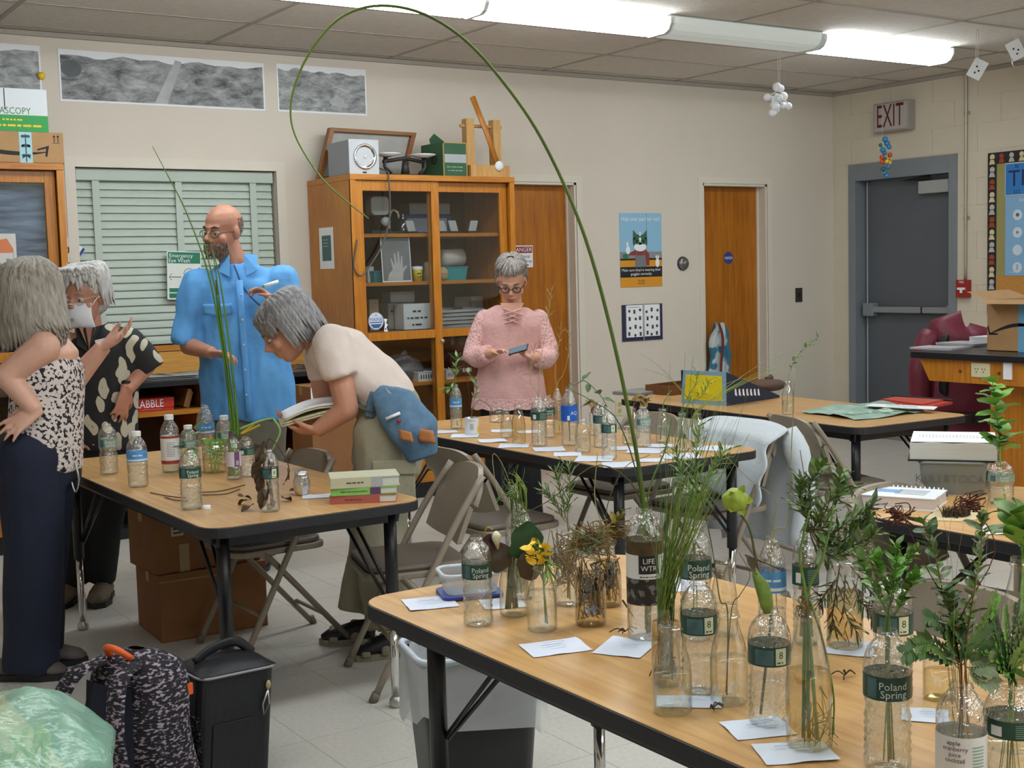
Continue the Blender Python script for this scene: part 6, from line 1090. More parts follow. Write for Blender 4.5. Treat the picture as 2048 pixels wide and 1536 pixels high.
# ---- bottle table sprigs
def sprig(name, label, key, pts, leaf, mat, n, lpx, sm=GR, r=1.2, t0=.5, ang=50, dd=0):
    P = Plant(name, label, key)
    for q in pts: p = P.stem(q, r * P.k, r * .5 * P.k, sm, dd=dd); P.leaves(p, n, t0, leaf, mat, lpx, ang)
    return P
sprig('leafy_sprig', 'leafy sprig in the bottle nearest the oak cabinet', '21', [[(912, 745), (914, 712)], [(905, 770), (893, 780)]], 'lance', [GR, PG], 12, 20)
P = Plant('leafy_sprig', 'drooping leafy sprig rising from the yogurt cup', '22'); p = P.stem([(948, 800), (955, 770), (935, 745)], P.k, .6 * P.k, GG); P.leaves(p, 12, .45, 'lance', GG, 18); P.stem([(960, 800), (1000, 835)], .8 * P.k, .5 * P.k, OL); P.stem([(930, 740), (918, 705)], .8 * P.k, .5 * P.k, RD)
sprig('tall_grass_stem', 'tall thin grass stems with seed heads before the pink sweater', '26', [[(1082, 720), (1095, 640), (1104, 575)], [(1060, 760), (1070, 690)]], 'needle', ST, 9, 16, ST, .9, .75, 25)
sprig('dry_grass', 'dry branching grass in the slender bottle', '28', [[(1110, 740), (1118, 690), (1122, 650)], [(1128, 745), (1140, 690), (1136, 660)]], 'needle', ST, 8, 14, ST, .8, .6, 35)
sprig('nodding_plant', 'nodding plant with one curled leaf', '29', [[(1150, 770), (1170, 762), (1200, 790), (1215, 815)]], 'oval', GD, 5, 22, GD, 1.4, .5); sprig('dry_flower', 'dry brown flower head leaning from the bottle', '2i', [[(1185, 800), (1180, 808)]], 'curl', BT, 10, 18, BT, 1, .75, 70); sprig('dry_flower', 'dry brown flower heads above the narrow bottle', '2j', [[(1272, 790), (1274, 795)], [(1280, 800), (1290, 802)]], 'curl', BT, 8, 17, BT, 1, .75, 70)
sprig('single_leaf', 'stem with one round upright green leaf', '2f', [[(1330, 800), (1334, 795)]], 'oval', GB, 1, 26, GR, 1.2, .85, 10); sprig('feather_sprig', 'feathery sprig standing between the twin milk bottles', '2g', [[(1390, 770), (1395, 745)], [(1405, 790), (1420, 760)]], 'needle', [GR, GY], 22, 16, GR, .9, .45, 55)
P = Plant('arching_grass', 'thin grass blades arching over the corner of the bottle table', '2h'); P.blades(10, [(1480, 770), (1530, 735), (1450, 800), (1640, 700), (1560, 760), (1250, 715)], 2, GY, sway=18, bend=1.2)
sprig('flowering_twig', 'thin twig with small leaves in the little bottle by the green cloth', '41', [[(1580, 745), (1592, 715), (1615, 692), (1637, 675)]], 'oval', [GG, GR], 14, 12, GG, .8, .4, 45); sprig('broad_leaf_twig', 'twig with broad green leaves in the bottle on the book table', '51', [[(2000, 880), (1992, 820), (1985, 762)]], 'broad', [GB, GB, GR], 26, 42, GB, 2, .36, 72)
# ---- plant table
P = Plant('lily_leaves', 'thick-stemmed plant with big dark green leaf and brown leaves', '32'); P.stem([(1018, 1130), (1030, 1090)], 8 * P.k, 5 * P.k, OL, flat=.5, name='thick_stem'); P.stem([(1042, 1120), (1005, 1090)], 7 * P.k, 4 * P.k, OL, flat=.5, name='thick_stem')
leafobj(P.t, 'kidney', gmat('deep', '2f5230', .35), P.w(1045, 1120, -.02), (.12, -.2, 1), 78 * P.k, up=V((-.3, -1, .2))); leafobj(P.t, 'kidney', M('plant_darkbrown', '4a3b22', .5), P.w(1000, 1085, -.015), (-.3, -.2, -1), 60 * P.k, up=V((-.3, -1, .2))); leafobj(P.t, 'kidney', M('plant_darkbrown', '4a3b22', .5), P.w(1048, 1105, -.03), (.3, -.2, -1), 60 * P.k, up=V((-.3, -1, .2))); leafobj(P.t, 'kidney', M('plant_purple', '46242a', .5), P.w(990, 1085, -.02), (-.9, -.2, .3), 34 * P.k, up=V((-.3, -1, .2)))
q = P.w(992, 1078, -.03); MB().tube([q + V((0, 0, .016)), q + V((.002, 0, .006)), q, q + V((.004, 0, -.022))], [.004, .011, .009, .002], n=10).build('white_bud', M('bud_cream', 'd9d5b5', .5), P.t); P.stem([(985, 1060), (975, 1055), (968, 1068)], 2 * P.k, 1.5 * P.k, M('stem_ochre', 'a8842f', .6), inb=False, name='curled_stem')
P = Plant('yellow_flower', 'yellow flower cluster on narrow-leaved stem', '33', 'flower')
for q in ([(1085, 1130), (1078, 1110)], [(1095, 1135), (1085, 1105)]): p = P.stem(q, 1.6 * P.k, P.k, GR)
P.leaves(p, 26, .15, 'needle', [GR, GB], 34, 22); fy = M('petal_yellow', 'f0c520', .5); c = P.w(1074, 1103, -.02)
for i in range(26): a = i * 2.4; e = (i % 13) / 13; leafobj(P.t, 'oval', fy, c + V((.014 * math.cos(a) * e, .014 * math.sin(a) * e, .036 * (e - .5) * 1.6)), (math.cos(a), math.sin(a), .5 - e), 25 * P.k, roll=a).name = 'petal'
P = Plant('meadow_grass', 'green meadow grass with yellow sheaths in the unlabelled bottle', '34'); P.blades(22, [(1022, 935), (1010, 980), (1035, 950), (990, 1010), (1050, 975)], 2.5, GR, sway=9); P.blades(8, [(1022, 940), (1030, 960)], 4, GY, 'sheaths', sway=5); P.stem([(1000, 1000), (985, 910), (1010, 940), (1050, 1060)], P.k, .6 * P.k, ST)
P = Plant('root_plant', 'brown rooted plant with matted dead stems in the jar', '35'); P.tangle(60, (1155, 1120, 1210, 1245), BR, 1.4, 'roots'); P.tangle(70, (1125, 1040, 1235, 1125), BT, 1.3, 'dead_stems'); P.tangle(30, (1140, 1050, 1220, 1110), GG, 1.4, 'mossy_stems'); P.stem([(1245, 1200), (1268, 1235)], 2 * P.k, P.k, BR, inb=False, name='hanging_root')
P = Plant('root_plant', 'rooted plant with olive leaves behind the root jar', '36'); P.tangle(50, (1195, 1110, 1240, 1205), BR, 1.3, 'roots'); p = P.stem([(1225, 1060), (1245, 1020)], 1.6 * P.k, P.k, OL); P.leaves(p, 10, .5, 'oval', [gmat('mustard', '8c7a24'), OL], 30); P.stem([(1190, 1000), (1195, 905)], 1.5 * P.k, P.k, ST); P.stem([(1215, 1010), (1250, 935), (1300, 910)], 1.2 * P.k, .6 * P.k, OL); P.tangle(25, (1180, 1040, 1270, 1085), BT, 1.4, 'dead_stems')
P = Plant('grey_green_sprig', 'dense grey-green narrow-leaved sprig rising above dried brown flowers', '37'); P.tangle(60, (1095, 1050, 1170, 1190), BT, 1.3, 'dried_flowers')
for q in ([(1130, 1030), (1120, 980), (1112, 945)], [(1135, 1030), (1140, 980), (1138, 930)], [(1128, 1040), (1105, 1000), (1090, 985)]): p = P.stem(q, 1.3 * P.k, .8 * P.k, GG); P.leaves(p, 30, .5, 'needle', [GG, GR], 27, 35)
P = Plant('fine_sedge', 'tall tuft of fine green sedge in a narrow vase', '39'); P.blades(62, [(1335, 960), (1360, 880), (1400, 840), (1440, 800), (1300, 980), (1420, 930), (1380, 760), (1470, 870)], 2.4, GR, sway=22); P.blades(35, [(1350, 990), (1400, 960), (1440, 920)], 3, GY, 'pale_blades', sway=22); P.tangle(30, (1312, 1215, 1352, 1370), BR, 1.4, 'brown_stems')
P = Plant('feathery_plant', 'feathery green plant above the green-labelled bottle', '3c'); 
for q in ([(1395, 1000), (1390, 930), (1400, 850)], [(1400, 1000), (1425, 940), (1450, 900)], [(1390, 1010), (1365, 950), (1350, 900)]): p = P.stem(q, 1.3 * P.k, .7 * P.k, GR); P.leaves(p, 45, .4, 'needle', [GR, GB, GG], 30, 50)
P = Plant('thin_stem', 'long thin stem leaning in the water-filled milk bottle', '3e'); P.stem([(1440, 1200), (1425, 1100), (1400, 980)], 1.5 * P.k, P.k, OL); P.stem([(1480, 1190), (1500, 1150), (1478, 1105)], 1.2 * P.k, .6 * P.k, OL)
P = Plant('pitcher_flower', 'round yellow-green flower pod on a bent stem with green spathe', '3f', 'flower'); P.stem([(1530, 1190), (1512, 1120), (1500, 1060), (1480, 1025)], 3 * P.k, 2.2 * P.k, OL); c = P.w(1470, 1000); rr = 26 * P.k; pod = gmat('pod', '94a832', .45)
m = MB().ell((c.x, c.y, c.z), (rr, rr, rr * .9), 20); m.v = [c + (v - c) * (1 + .06 * math.cos(5 * math.atan2(v.x - c.x, v.z - c.z))) for v in m.v]; m.build('pod', pod, P.t)
for i in range(5): a = i * 1.2566; leafobj(P.t, 'broad', pod, c + V((.6 * rr * math.cos(a) * .83, -.3 * rr - .5 * rr * math.cos(a) * .5, .6 * rr * math.sin(a))), (math.cos(a) * .83, -.5, math.sin(a)), 18 * P.k, up=V((-.5, -.8, 0))).name = 'petal'
q = [P.w(a, b, -.01) for a, b in ((1537, 1225), (1533, 1205), (1525, 1175), (1512, 1150), (1506, 1128))]; MB().tube(q, [11 * P.k, 16 * P.k, 17 * P.k, 9 * P.k, 2 * P.k], [7 * P.k, 10 * P.k, 10 * P.k, 6 * P.k, 2 * P.k], n=12).build('spathe', gmat('spathe', '6f8a34', .5), P.t); leafobj(P.t, 'curl', BR, P.w(1512, 1150, -.02), (-.3, -.3, 1), 44 * P.k, up=V((.5, -1, 0))).name = 'withered_tip'; P.stem([(1490, 1110), (1565, 1140)], 1.5 * P.k, P.k, BR, inb=False, name='cross_twig')
P = Plant('bent_blades', 'broad green blades bending down over the milk bottle', '3g')
for q in ([(1628, 1225), (1650, 1300), (1668, 1400), (1662, 1500)], [(1640, 1130), (1655, 1080), (1668, 1010)], [(1600, 1120), (1605, 1080), (1620, 1020)]): p = P.path(q, 24, 0); MB().tube(p, [5.5 * P.k * (1 - .6 * i / 24) for i in range(25)], [1.5 * P.k] * 25, n=5).build('blade', GR, P.t)
P.tangle(22, (1600, 1370, 1680, 1530), GD, 1.1, 'fine_roots'); P.tangle(20, (1590, 1190, 1630, 1240), BT, 1.6, 'dry_collar'); P.stem([(1620, 1340), (1606, 1440)], 5 * P.k, 3 * P.k, GR, inb=False, flat=.4, name='blade_in_water')
P = Plant('dense_leafy_branches', 'bushy branches of small dark green leaves', '3h')
for q in ([(1625, 1060), (1650, 1010), (1700, 970)], [(1645, 1080), (1700, 1040), (1750, 1010)], [(1655, 1110), (1710, 1090), (1755, 1065)], [(1620, 1020), (1620, 970), (1650, 925)], [(1640, 1060), (1675, 1000), (1680, 945)], [(1655, 1095), (1715, 1060), (1740, 1040)], [(1640, 1110), (1690, 1110), (1730, 1110)], [(1615, 1040), (1600, 1000), (1605, 960)]): p = P.stem(q, 2 * P.k, P.k, OL, dd=P.rn.uniform(-.06, .04)); P.leaves(p, 36, .42, 'lance', [GR, GD, GG], 36, 50)
for a, b in ((1600, 900), (1740, 1000), (1650, 940)): P.stem([(1625, 1060), (a + 10, b + 60), (a, b)], 1.2 * P.k, .7 * P.k, RD, name='twig')
P = Plant('straw_stem', 'single straw-coloured stem rising from the sky blue label bottle', '3i'); P.stem([(1575, 1050), (1580, 950), (1585, 850), (1590, 740)], 1.6 * P.k, .8 * P.k, ST); P.stem([(1550, 1000), (1500, 960), (1440, 900)], P.k, .6 * P.k, ST)
P = Plant('needle_sprigs', 'olive needle-leaved sprigs spreading from the jar', '3j')
for q in ([(1670, 1160), (1650, 1190), (1640, 1200)], [(1705, 1160), (1720, 1200), (1745, 1225)], [(1690, 1150), (1690, 1220), (1712, 1262)], [(1680, 1130), (1665, 1230), (1668, 1260)], [(1700, 1130), (1738, 1180), (1760, 1205)]): p = P.stem(q, 1.5 * P.k, P.k, BR, inb=False, dd=-.04); P.leaves(p, 26, .05, 'needle', [OL, GD, BR], 30, 45, 0)
P.stem([(1690, 1260), (1700, 1300), (1690, 1350)], P.k, .8 * P.k, BR, inb=False, name='hanging_root')
P = Plant('bright_leafy_twig', 'twigs of bright green oval leaves in the big spring water bottle', '3l')
for q in ([(1780, 1200), (1760, 1150), (1755, 1115)], [(1785, 1200), (1800, 1140), (1830, 1105)], [(1780, 1210), (1790, 1150), (1795, 1090)], [(1775, 1230), (1735, 1150), (1720, 1120)], [(1790, 1230), (1815, 1180), (1835, 1150)]): p = P.stem(q, 1.8 * P.k, P.k, GR, dd=P.rn.uniform(-.03, .03)); P.leaves(p, 22, .55, 'oval', [GB, GB, GR], 27, 45)
P.stem([(1765, 1190), (1715, 1120)], 1.5 * P.k, P.k, GG, name='twig'); P.stem([(1810, 1290), (1822, 1330), (1815, 1350)], 1.2 * P.k, P.k, GR, inb=False, name='twig'); leafobj(P.t, 'oval', GR, P.w(1812, 1290, -.03), (.2, -.2, -1), 36 * P.k, up=V((-.4, -1, 0)))
P = Plant('mixed_stems', 'mixed orange-stemmed plants with compound leaves in the juice bottle', '3n'); og = M('stem_orange', '8c6a2e', .6)
for q in ([(1925, 1300), (1890, 1200), (1870, 1110), (1845, 1040)], [(1930, 1300), (1945, 1200), (1960, 1110), (1965, 1030)], [(1915, 1320), (1905, 1240), (1895, 1180)]): p = P.stem(q, 2.2 * P.k, 1.1 * P.k, og); P.leaves(p, 32, .45, 'oval', [GR, GD, GG], 34, 60)
for q in ([(1920, 1340), (1870, 1290), (1830, 1290)], [(1925, 1330), (1960, 1290), (1995, 1260)], [(1922, 1330), (1930, 1290), (1900, 1240)], [(1930, 1335), (1975, 1330), (1990, 1310)], [(1915, 1320), (1880, 1250), (1850, 1235)], [(1925, 1320), (1900, 1270), (1920, 1225)], [(1920, 1330), (1850, 1300), (1800, 1310)], [(1930, 1320), (1975, 1240), (1990, 1180)], [(1930, 1330), (1965, 1360), (1990, 1350)]): P.frond(q, 12, 34, P.rn.choice([GR, GG, GD]), wid=.42)
for a, b in ((1790, 1010), (1930, 985)): P.stem([(1915, 1250), (a + 60, b + 120), (a + 20, b + 30), (a, b)], 1.4 * P.k, .8 * P.k, RD, name='tall_stem'); P.tangle(26, (a - 25, b - 5, a + 45, b + 45), RD, 1.6, 'russet_seed_head')
P.blades(10, [(1860, 1020), (1930, 1000), (1900, 960), (1985, 950)], 1.8, ST, 'straws', sway=14)
P = Plant('fern_bunch', 'bunch of green fern fronds beside the juice bottle', '3o', 'fern')
for q in ([(2020, 1330), (2000, 1270), (1985, 1220)], [(2025, 1330), (2030, 1260), (2035, 1200)], [(2030, 1330), (2060, 1280), (2080, 1250)], [(2015, 1335), (1985, 1300), (1965, 1290)], [(2025, 1330), (2015, 1260), (2010, 1215)], [(2020, 1330), (2040, 1290), (2062, 1230)], [(2018, 1330), (1990, 1255), (1995, 1190)], [(2024, 1335), (2045, 1240), (2048, 1180)], [(2018, 1335), (1978, 1325), (1950, 1330)]): P.frond(q, 15, 40, P.rn.choice([GR, GB, GD]), inb=True, t0=.4, wid=.4)
sprig('broad_leaved_twig', 'twig of large rounded leaves at the side of the plant table', '3p', [[(2038, 1090), (2030, 1050), (2036, 1030)], [(2042, 1100), (2060, 1070), (2075, 1050)]], 'broad', [GB, GR], 8, 58, GB, 2, .55, 65)
for k, (a, b) in enumerate(((1425, 1420), (1690, 1352), (1310, 1345), (1250, 1265))):
    q = at_z(a, b, TZ + .002); m = MB(); rn = random.Random(k)
    for i in range(6): e = V((rn.uniform(-.03, .03), rn.uniform(-.02, .02), .003)); m.tube(curve([V((0, 0, .002)), e * .5 + V((0, 0, .008)), e], 6), .0012, n=4)
    o = m.build('root_scrap', BR); o.location = q; tag(o, ['brown root scrap beside the spathe bottle', 'brown root scrap beneath the needle sprigs', 'brown root scrap near the sedge vase', 'brown root scrap by the root jar'][k], 'root', 'plant scraps'); stuff(o) if 0 else None
# ================================================================ people
TMP = bpy.data.scenes.new('workbench')
def remesh(mb, vox, it, name, mat, parent, wr=None, fac=.5):
    """one continuous surface grown from overlapping volumes"""
    me = bpy.data.meshes.new('tmp'); me.from_pydata([tuple(p) for p in mb.v], [], mb.f)
    bm = bmesh.new(); bm.from_mesh(me); bmesh.ops.recalc_face_normals(bm, faces=bm.faces); bm.to_mesh(me); bm.free()
    ob = bpy.data.objects.new('tmp', me); TMP.collection.objects.link(ob); r = ob.modifiers.new('r', 'REMESH'); r.mode = 'VOXEL'; r.voxel_size = vox; s = ob.modifiers.new('s', 'SMOOTH'); s.iterations = it; s.factor = fac
    
    with bpy.context.temp_override(scene=TMP, view_layer=TMP.view_layers[0]): dg = bpy.context.evaluated_depsgraph_get(); dg.update(); out = bpy.data.meshes.new_from_object(ob.evaluated_get(dg))
    bpy.data.objects.remove(ob); bpy.data.meshes.remove(me)
    if wr:
        a, sc, st = wr
        for v in out.vertices:
            c = V((v.co.x * st[0], v.co.y * st[1], v.co.z * st[2])) * sc; n = noise.noise(c) + .5 * noise.noise(c * 2.1 + V((3, 1, 7))); v.co += v.normal * a * n
    out.polygons.foreach_set('use_smooth', [True] * len(out.polygons)); out.materials.clear(); out.materials.append(mat); out.name = name
    return link(name, out, parent)
class Person:
    def __init__(s, label, X, Y): s.X, s.Y = X, Y; s.t = thing('person', label, 'person', (X, Y, 0), -YAW); s.c, s.s = math.cos(YAW), math.sin(YAW); s.k = mpp(X, Y, 1.0)
    def j(s, px, py, dd=0):
        p = at_g(px, py, s.X, s.Y, dd) - V((s.X, s.Y, 0)); return V((p.x * s.c - p.y * s.s, p.x * s.s + p.y * s.c, p.z))
    def fl(s, px, py, z=0):
        p = at_z(px, py, z) - V((s.X, s.Y, 0)); return V((p.x * s.c - p.y * s.s, p.x * s.s + p.y * s.c, z))
    def T(s, c, f, u=(0, 0, 1)):
        f = V(f).normalized(); u = V(u); u = (u - f * u.dot(f)).normalized(); r = f.cross(u); return Matrix(((r.x, f.x, u.x, c.x), (r.y, f.y, u.y, c.y), (r.z, f.z, u.z, c.z), (0, 0, 0, 1)))
def head_geo(m, T, k=1.0, nose=1.0, jaw=1.0):
    S_ = T @ Matrix.Scale(k, 4)
    m.ell((0, -.012, .035), (.076, .096, .085), 20, S_); m.ell((0, .018, -.025), (.066, .074, .085), 18, S_); m.ell((0, .052, -.092), (.04 * jaw, .032, .026), 14, S_); m.ell((0, .03, -.07), (.055 * jaw, .055, .045), 14, S_)
    m.tube([(0, .082, .018), (0, .1, -.008), (0, .113 * (.97 + .03 * nose), -.03)], [.008, .0095, .0135 * nose], n=8, T=S_); m.ell((-.011, .098, -.034), .009, 8, S_); m.ell((.011, .098, -.034), .009, 8, S_)
    m.tube([(-.045, .07, .022), (0, .086, .024), (.045, .07, .022)], .011, n=8, T=S_); m.tube([(-.026, .082, -.063), (0, .092, -.06), (.026, .082, -.063)], [.004, .008, .004], n=8, T=S_); m.tube([(-.022, .081, -.072), (0, .09, -.073), (.022, .081, -.072)], [.004, .008, .004], n=8, T=S_)
    for s in (-1, 1): m.ell((s * .046, .06, -.03), (.024, .02, .025), 10, S_); m.ell((s * .077, -.008, -.008), (.011, .021, .033), 12, S_)
def face_parts(par, T, k, brow, lips, iris='3a2c1e', glasses=None, closed=False):
    S_ = T @ Matrix.Scale(k, 4); e = MB()
    for s in (-1, 1): e.ell((s * .031, .073, .0), (.0145, .0125, .011 if not closed else .006), 12, S_)
    e.build('eyes', M('eye_white', 'd5cfc8', .3), par); e = MB()
    for s in (-1, 1): e.ell((s * .031, .0825, -.001), (.0062, .004, .0062), 10, S_)
    e.build('irises', M('iris_' + iris, iris, .2), par); e = MB()
    for s in (-1, 1): e.tube([(s * .014, .088, .024), (s * .032, .087, .03), (s * .05, .074, .024)], [.003, .0045, .002], n=6, T=S_)
    e.build('eyebrows', M('brow_' + brow, brow, .8), par)
    if lips:
        e = MB(); e.tube([(-.022, .0875, -.0655), (0, .1, -.064), (.022, .0875, -.0655)], [.002, .0058, .002], n=8, T=S_); e.tube([(-.018, .0865, -.0715), (0, .0975, -.0735), (.018, .0865, -.0715)], [.002, .006, .002], n=8, T=S_); e.build('lips', M('lips_' + lips, lips, .5), par)
    if glasses:
        e = MB()
        for s in (-1, 1):
            e.tube([(s * .033 + .023 * math.cos(a), .096 - .004 * abs(math.cos(a)), -.003 + .017 * math.sin(a)) for a in [2 * math.pi * i / 18 for i in range(19)]], glasses[1], n=6, cap=False, T=S_); e.tube([(s * .056, .09, .002), (s * .078, .04, .006), (s * .08, -.02, .0)], glasses[1], n=6, T=S_)
        e.tube([(-.011, .098, .0), (0, .102, .004), (.011, .098, .0)], glasses[1], n=6, T=S_); g = e.build('glasses', glasses[0], par)
        [MB().add([(s * .033 + .022 * math.cos(a), .0955, -.003 + .016 * math.sin(a)) for a in [2 * math.pi * i / 16 for i in range(16)]], [tuple(range(16))], S_).build('lens', clear('spectacle_lens', 'fbfcfc', 'd5d9d9', .06, .3), g) for s in (-1, 1)]
def hand_geo(m, wrist, d, n, k=1.0, curl=.5, thumb=1, spread=.16):
    """palm and five fingers; d points along the hand, n out of the palm; thumb +1/-1 picks its side"""
    d = V(d).normalized(); n = V(n); n = (n - d * n.dot(d)).normalized(); s = d.cross(n) * thumb; w = V(wrist); P_ = lambda a, b, c: w + (d * a + s * b + n * c) * k
    m.tube([P_(-.02, 0, 0), P_(.02, 0, 0), P_(.055, 0, .002), P_(.088, -.002, .004)], [.026 * k, .034 * k, .041 * k, .039 * k], [.019 * k, .016 * k, .015 * k, .0125 * k], n=12, ref=s)
    for i, (ln, o) in enumerate(((.07, .031), (.078, .0105), (.073, -.0105), (.056, -.03))):
        b = P_(.085 - abs(i - 1.3) * .004, o, .003); a = 0; pts = [b]; c = b; dv = (d + s * (1.4 - i) * spread).normalized()
        for q, f in enumerate((.45, .32, .23)):
            a += curl * (.75 if q == 0 else 1.0) * (1 + .1 * i); c = c + (dv * math.cos(a) + n * math.sin(a)) * ln * f * k; pts.append(c)
        m.tube(pts, [.0092 * k, .0088 * k, .008 * k, .0066 * k], n=8); m.ell(tuple(pts[-1]), .0068 * k, 8)
    b = P_(.012, .026, .004); p1 = P_(.04, .05, .012); p2 = P_(.066, .056, .018 + .015 * curl); p3 = P_(.084, .052, .022 + .028 * curl); m.tube([b, p1, p2, p3], [.014 * k, .0118 * k, .0098 * k, .0075 * k], n=8); m.ell(tuple(p3), .0077 * k, 8)
def shoe(par, name, heel, toe, mat, sole, h=.075, w=.045, z=0, laces=None):
    d = V((toe.x - heel.x, toe.y - heel.y, 0)); L = d.length; d.normalize(); s = V((-d.y, d.x, 0)); B = V((heel.x, heel.y, z)); P_ = lambda a, b, c: B + d * (a * L) + s * b + V((0, 0, c))
    m = MB().tube([P_(.02, 0, .045), P_(.15, 0, .05), P_(.35, 0, .05), P_(.6, 0, .042), P_(.85, 0, .034), P_(.98, 0, .028)], [w * .7, w * .85, w * .8, w, w * .95, w * .4], [h * .45, h * .6, h * .55, h * .42, h * .32, h * .15], n=14, ref=s); o = m.build(name, mat, par)
    out = [P_(a, b, 0) for a, b in ((-.02, 0), (.02, -w * .75), (.3, -w * .8), (.65, -w * 1.1), (.92, -w * .8), (1.03, 0), (.92, w * .8), (.65, w * 1.1), (.3, w * .8), (.02, w * .75))]; MB().prism([(p.x, p.y) for p in out], z, z + .024, 'xy').build('sole', sole, o)
    if laces: q = MB(); [q.tube([P_(a, -w * .5, h * (.95 - a * .35)), P_(a + .03, 0, h * (1.08 - a * .35)), P_(a, w * .5, h * (.95 - a * .35))], .003, n=5) for a in (.38, .45, .52, .59)]; q.build('laces', laces, o)
    return o
def locks(m, T, n, fn, seed, r=.009, k=6):
    """tapered hair locks; fn(rnd) gives start, mid, end in head space"""
    rn = random.Random(seed)
    for i in range(n): a = [T @ V(p) for p in fn(rn)]; m.tube(curve(a, k), [r * x for x in ([.5] + [1.0] * (k - 2) + [.7, .15])][:k + 1], n=5, cap=False)
def hair_mat(name, a, b): return M(name, a, .45, col2=b, var=(26, .4, (3, 3, .6)), bump=(80, .5, (3, 3, .4)))
def skin(n, c): return M('skin_' + n, c, .5, var=(14, .07), bump=(180, .05))
denim = M('denim', '5f7f9c', .9, var=(30, .15), bump=(140, .2))
def limb(m, pts, r, n=12):
    m.ell(tuple(pts[0]), r[0], 14)
    m.tube(curve(pts, 3 * (len(pts) - 1)), [lerp(r[int(i / 3)], r[min(int(i / 3) + 1, len(r) - 1)], (i % 3) / 3) for i in range(3 * (len(pts) - 1) + 1)], n=n)
# ---------------------------------------------------------------- man in blue
P = Person('balding bearded man in blue short-sleeved shirt holding reeds behind the table', 2.34, 6.0); j = P.j; t = P.t; sk = skin('man', 'b9826a')
hc = j(446, 462, -.02); Th = P.T(hc, (-.52, -.85, -.14), (.08, 0, 1)); m = MB(); head_geo(m, Th, 1.06, 1.1, 1.1); m.tube([hc + V((.01, .02, -.06)), j(470, 535, .0)], [.062, .068], n=14)
m.tube([j(478, 545), j(480, 600), j(490, 700), j(498, 800), j(500, 850)], [.1, .16, .18, .18, .17], [.08, .11, .13, .14, .12], n=18, ref=(1, 0, 0))
sL, eL, wL = j(392, 578, .0), j(378, 692, -.06), j(425, 706, -.24); sR, eR, wR = j(572, 570, 0), j(596, 680, -.12), j(549, 601, -.26)
limb(m, [sL, eL], [.06, .046]); limb(m, [eL, wL], [.045, .03]); limb(m, [sR, eR], [.06, .046]); limb(m, [eR, wR], [.045, .03]); m.ell(eL, .046, 12); m.ell(eR, .046, 12)
hand_geo(m, wL, j(452, 706, -.27) - wL, (0, -.3, -1), .95, .55, 1); hand_geo(m, wR, j(512, 572, -.28) - wR, (-.3, -.3, -1), .95, .6, 1)
hipL, hipR = j(465, 850), j(532, 850); fL, fR = V((-.09, -.02, .08)), V((.1, .03, .08)); limb(m, [hipL, (hipL + fL) / 2 + V((0, -.02, 0)), fL], [.09, .06, .04]); limb(m, [hipR, (hipR + fR) / 2 + V((0, -.02, 0)), fR], [.09, .06, .04]); remesh(m, .006, 5, 'body', sk, t)
face_parts(t, Th, 1.06, '4a3a2e', None, '2f241a', (M('wire_frame', '6d6357', .3, metal=.8), .0016))
b = MB(); rn = random.Random(4); S_ = Th @ Matrix.Scale(1.06, 4)
for i in range(420):
    a = rn.uniform(-1.35, 1.35); z = rn.uniform(-.115, -.045); y = .07 - .05 * (1 - math.cos(a)); 
    if abs(a) < .5 and -.078 < z < -.06: continue
    y0 = (.028 + .066 * math.cos(a)) * (1 if z > -.09 else .9); p0 = V((.066 * math.sin(a), y0, z)); b.tube([S_ @ p0, S_ @ (p0 + V((.006 * math.sin(a), .007, -.008)))], [.003, .0012], n=4, cap=False)
stuff(b.build('beard', M('beard_grey', '6a564a', .9, col2='9a8f86', var=(60, .4)), t))
b = MB(); 
for i in range(520): a = rn.uniform(1.75, 4.53); z = rn.uniform(-.03, .06); q = math.sqrt(max(.2, 1 - ((z - .035) / .085) ** 2)); p0 = V((.0755 * q * math.sin(a), -.012 + .0955 * q * math.cos(a), z)); b.tube([S_ @ p0, S_ @ (p0 + V((.0015 * math.sin(a), .0015 * math.cos(a), -.011)))], [.003, .001], n=4, cap=False)
stuff(b.build('side_hair', M('hair_short_grey', '8f8780', .8), t))
blue = M('shirt_blue', '5da2e0', .7, var=(8, .06), bump=(22, .35)); m = MB()
m.tube([j(474, 528), j(476, 548), j(480, 575), j(482, 640), j(488, 720), j(494, 780), j(497, 836)], [.085, .17, .215, .215, .225, .235, .23], [.075, .1, .125, .145, .16, .165, .155], n=24, ref=(1, 0, 0)); limb(m, [j(400, 568), j(384, 620, -.02), j(372, 690, -.05)], [.085, .08, .075]); limb(m, [j(566, 563), j(582, 610, -.03), j(598, 665, -.1)], [.085, .08, .078])
sh = remesh(m, .011, 6, 'shirt', blue, t, (.018, 9, (1.2, 1.2, .6)))
for s, a in ((-1, j(462, 522, -.09)), (1, j(492, 520, -.08))): MB().add([a + V((-.01, 0, .03)), a + V((s * .05 - .0, .03, .025)), a + V((s * .055, -.015, -.05)), a + V((s * .005, -.03, -.075))], [(0, 1, 2, 3)]).build('collar', blue, sh).modifiers.new('s', 'SOLIDIFY').thickness = .006
q = [j(a, b, -.165 - (.02 if b > 700 else 0)) for a, b in ((478, 560), (484, 640), (490, 720), (496, 800), (498, 836))]; MB().tube(q, .018, .006, n=6, ref=(1, 0, 0)).build('placket', blue, sh); e = MB(); [e.ell(j(482 + .05 * (b - 580), b, -.19), (.006, .004, .006), 8) for b in (590, 640, 690, 740, 790)]; e.build('buttons', M('button_blue', 'a9c6e2', .4), sh)
c = j(435, 618, -.15); MB().grid(lambda u, v: tuple(c + V(((u - .5) * .14, -.012 * math.sin(u * 3.14), (v - .5) * .05 - .012 * (1 - abs(u - .5) * 2) * (1 - v)))), 8, 4).build('pocket_flap', blue, sh).modifiers.new('s', 'SOLIDIFY').thickness = .006
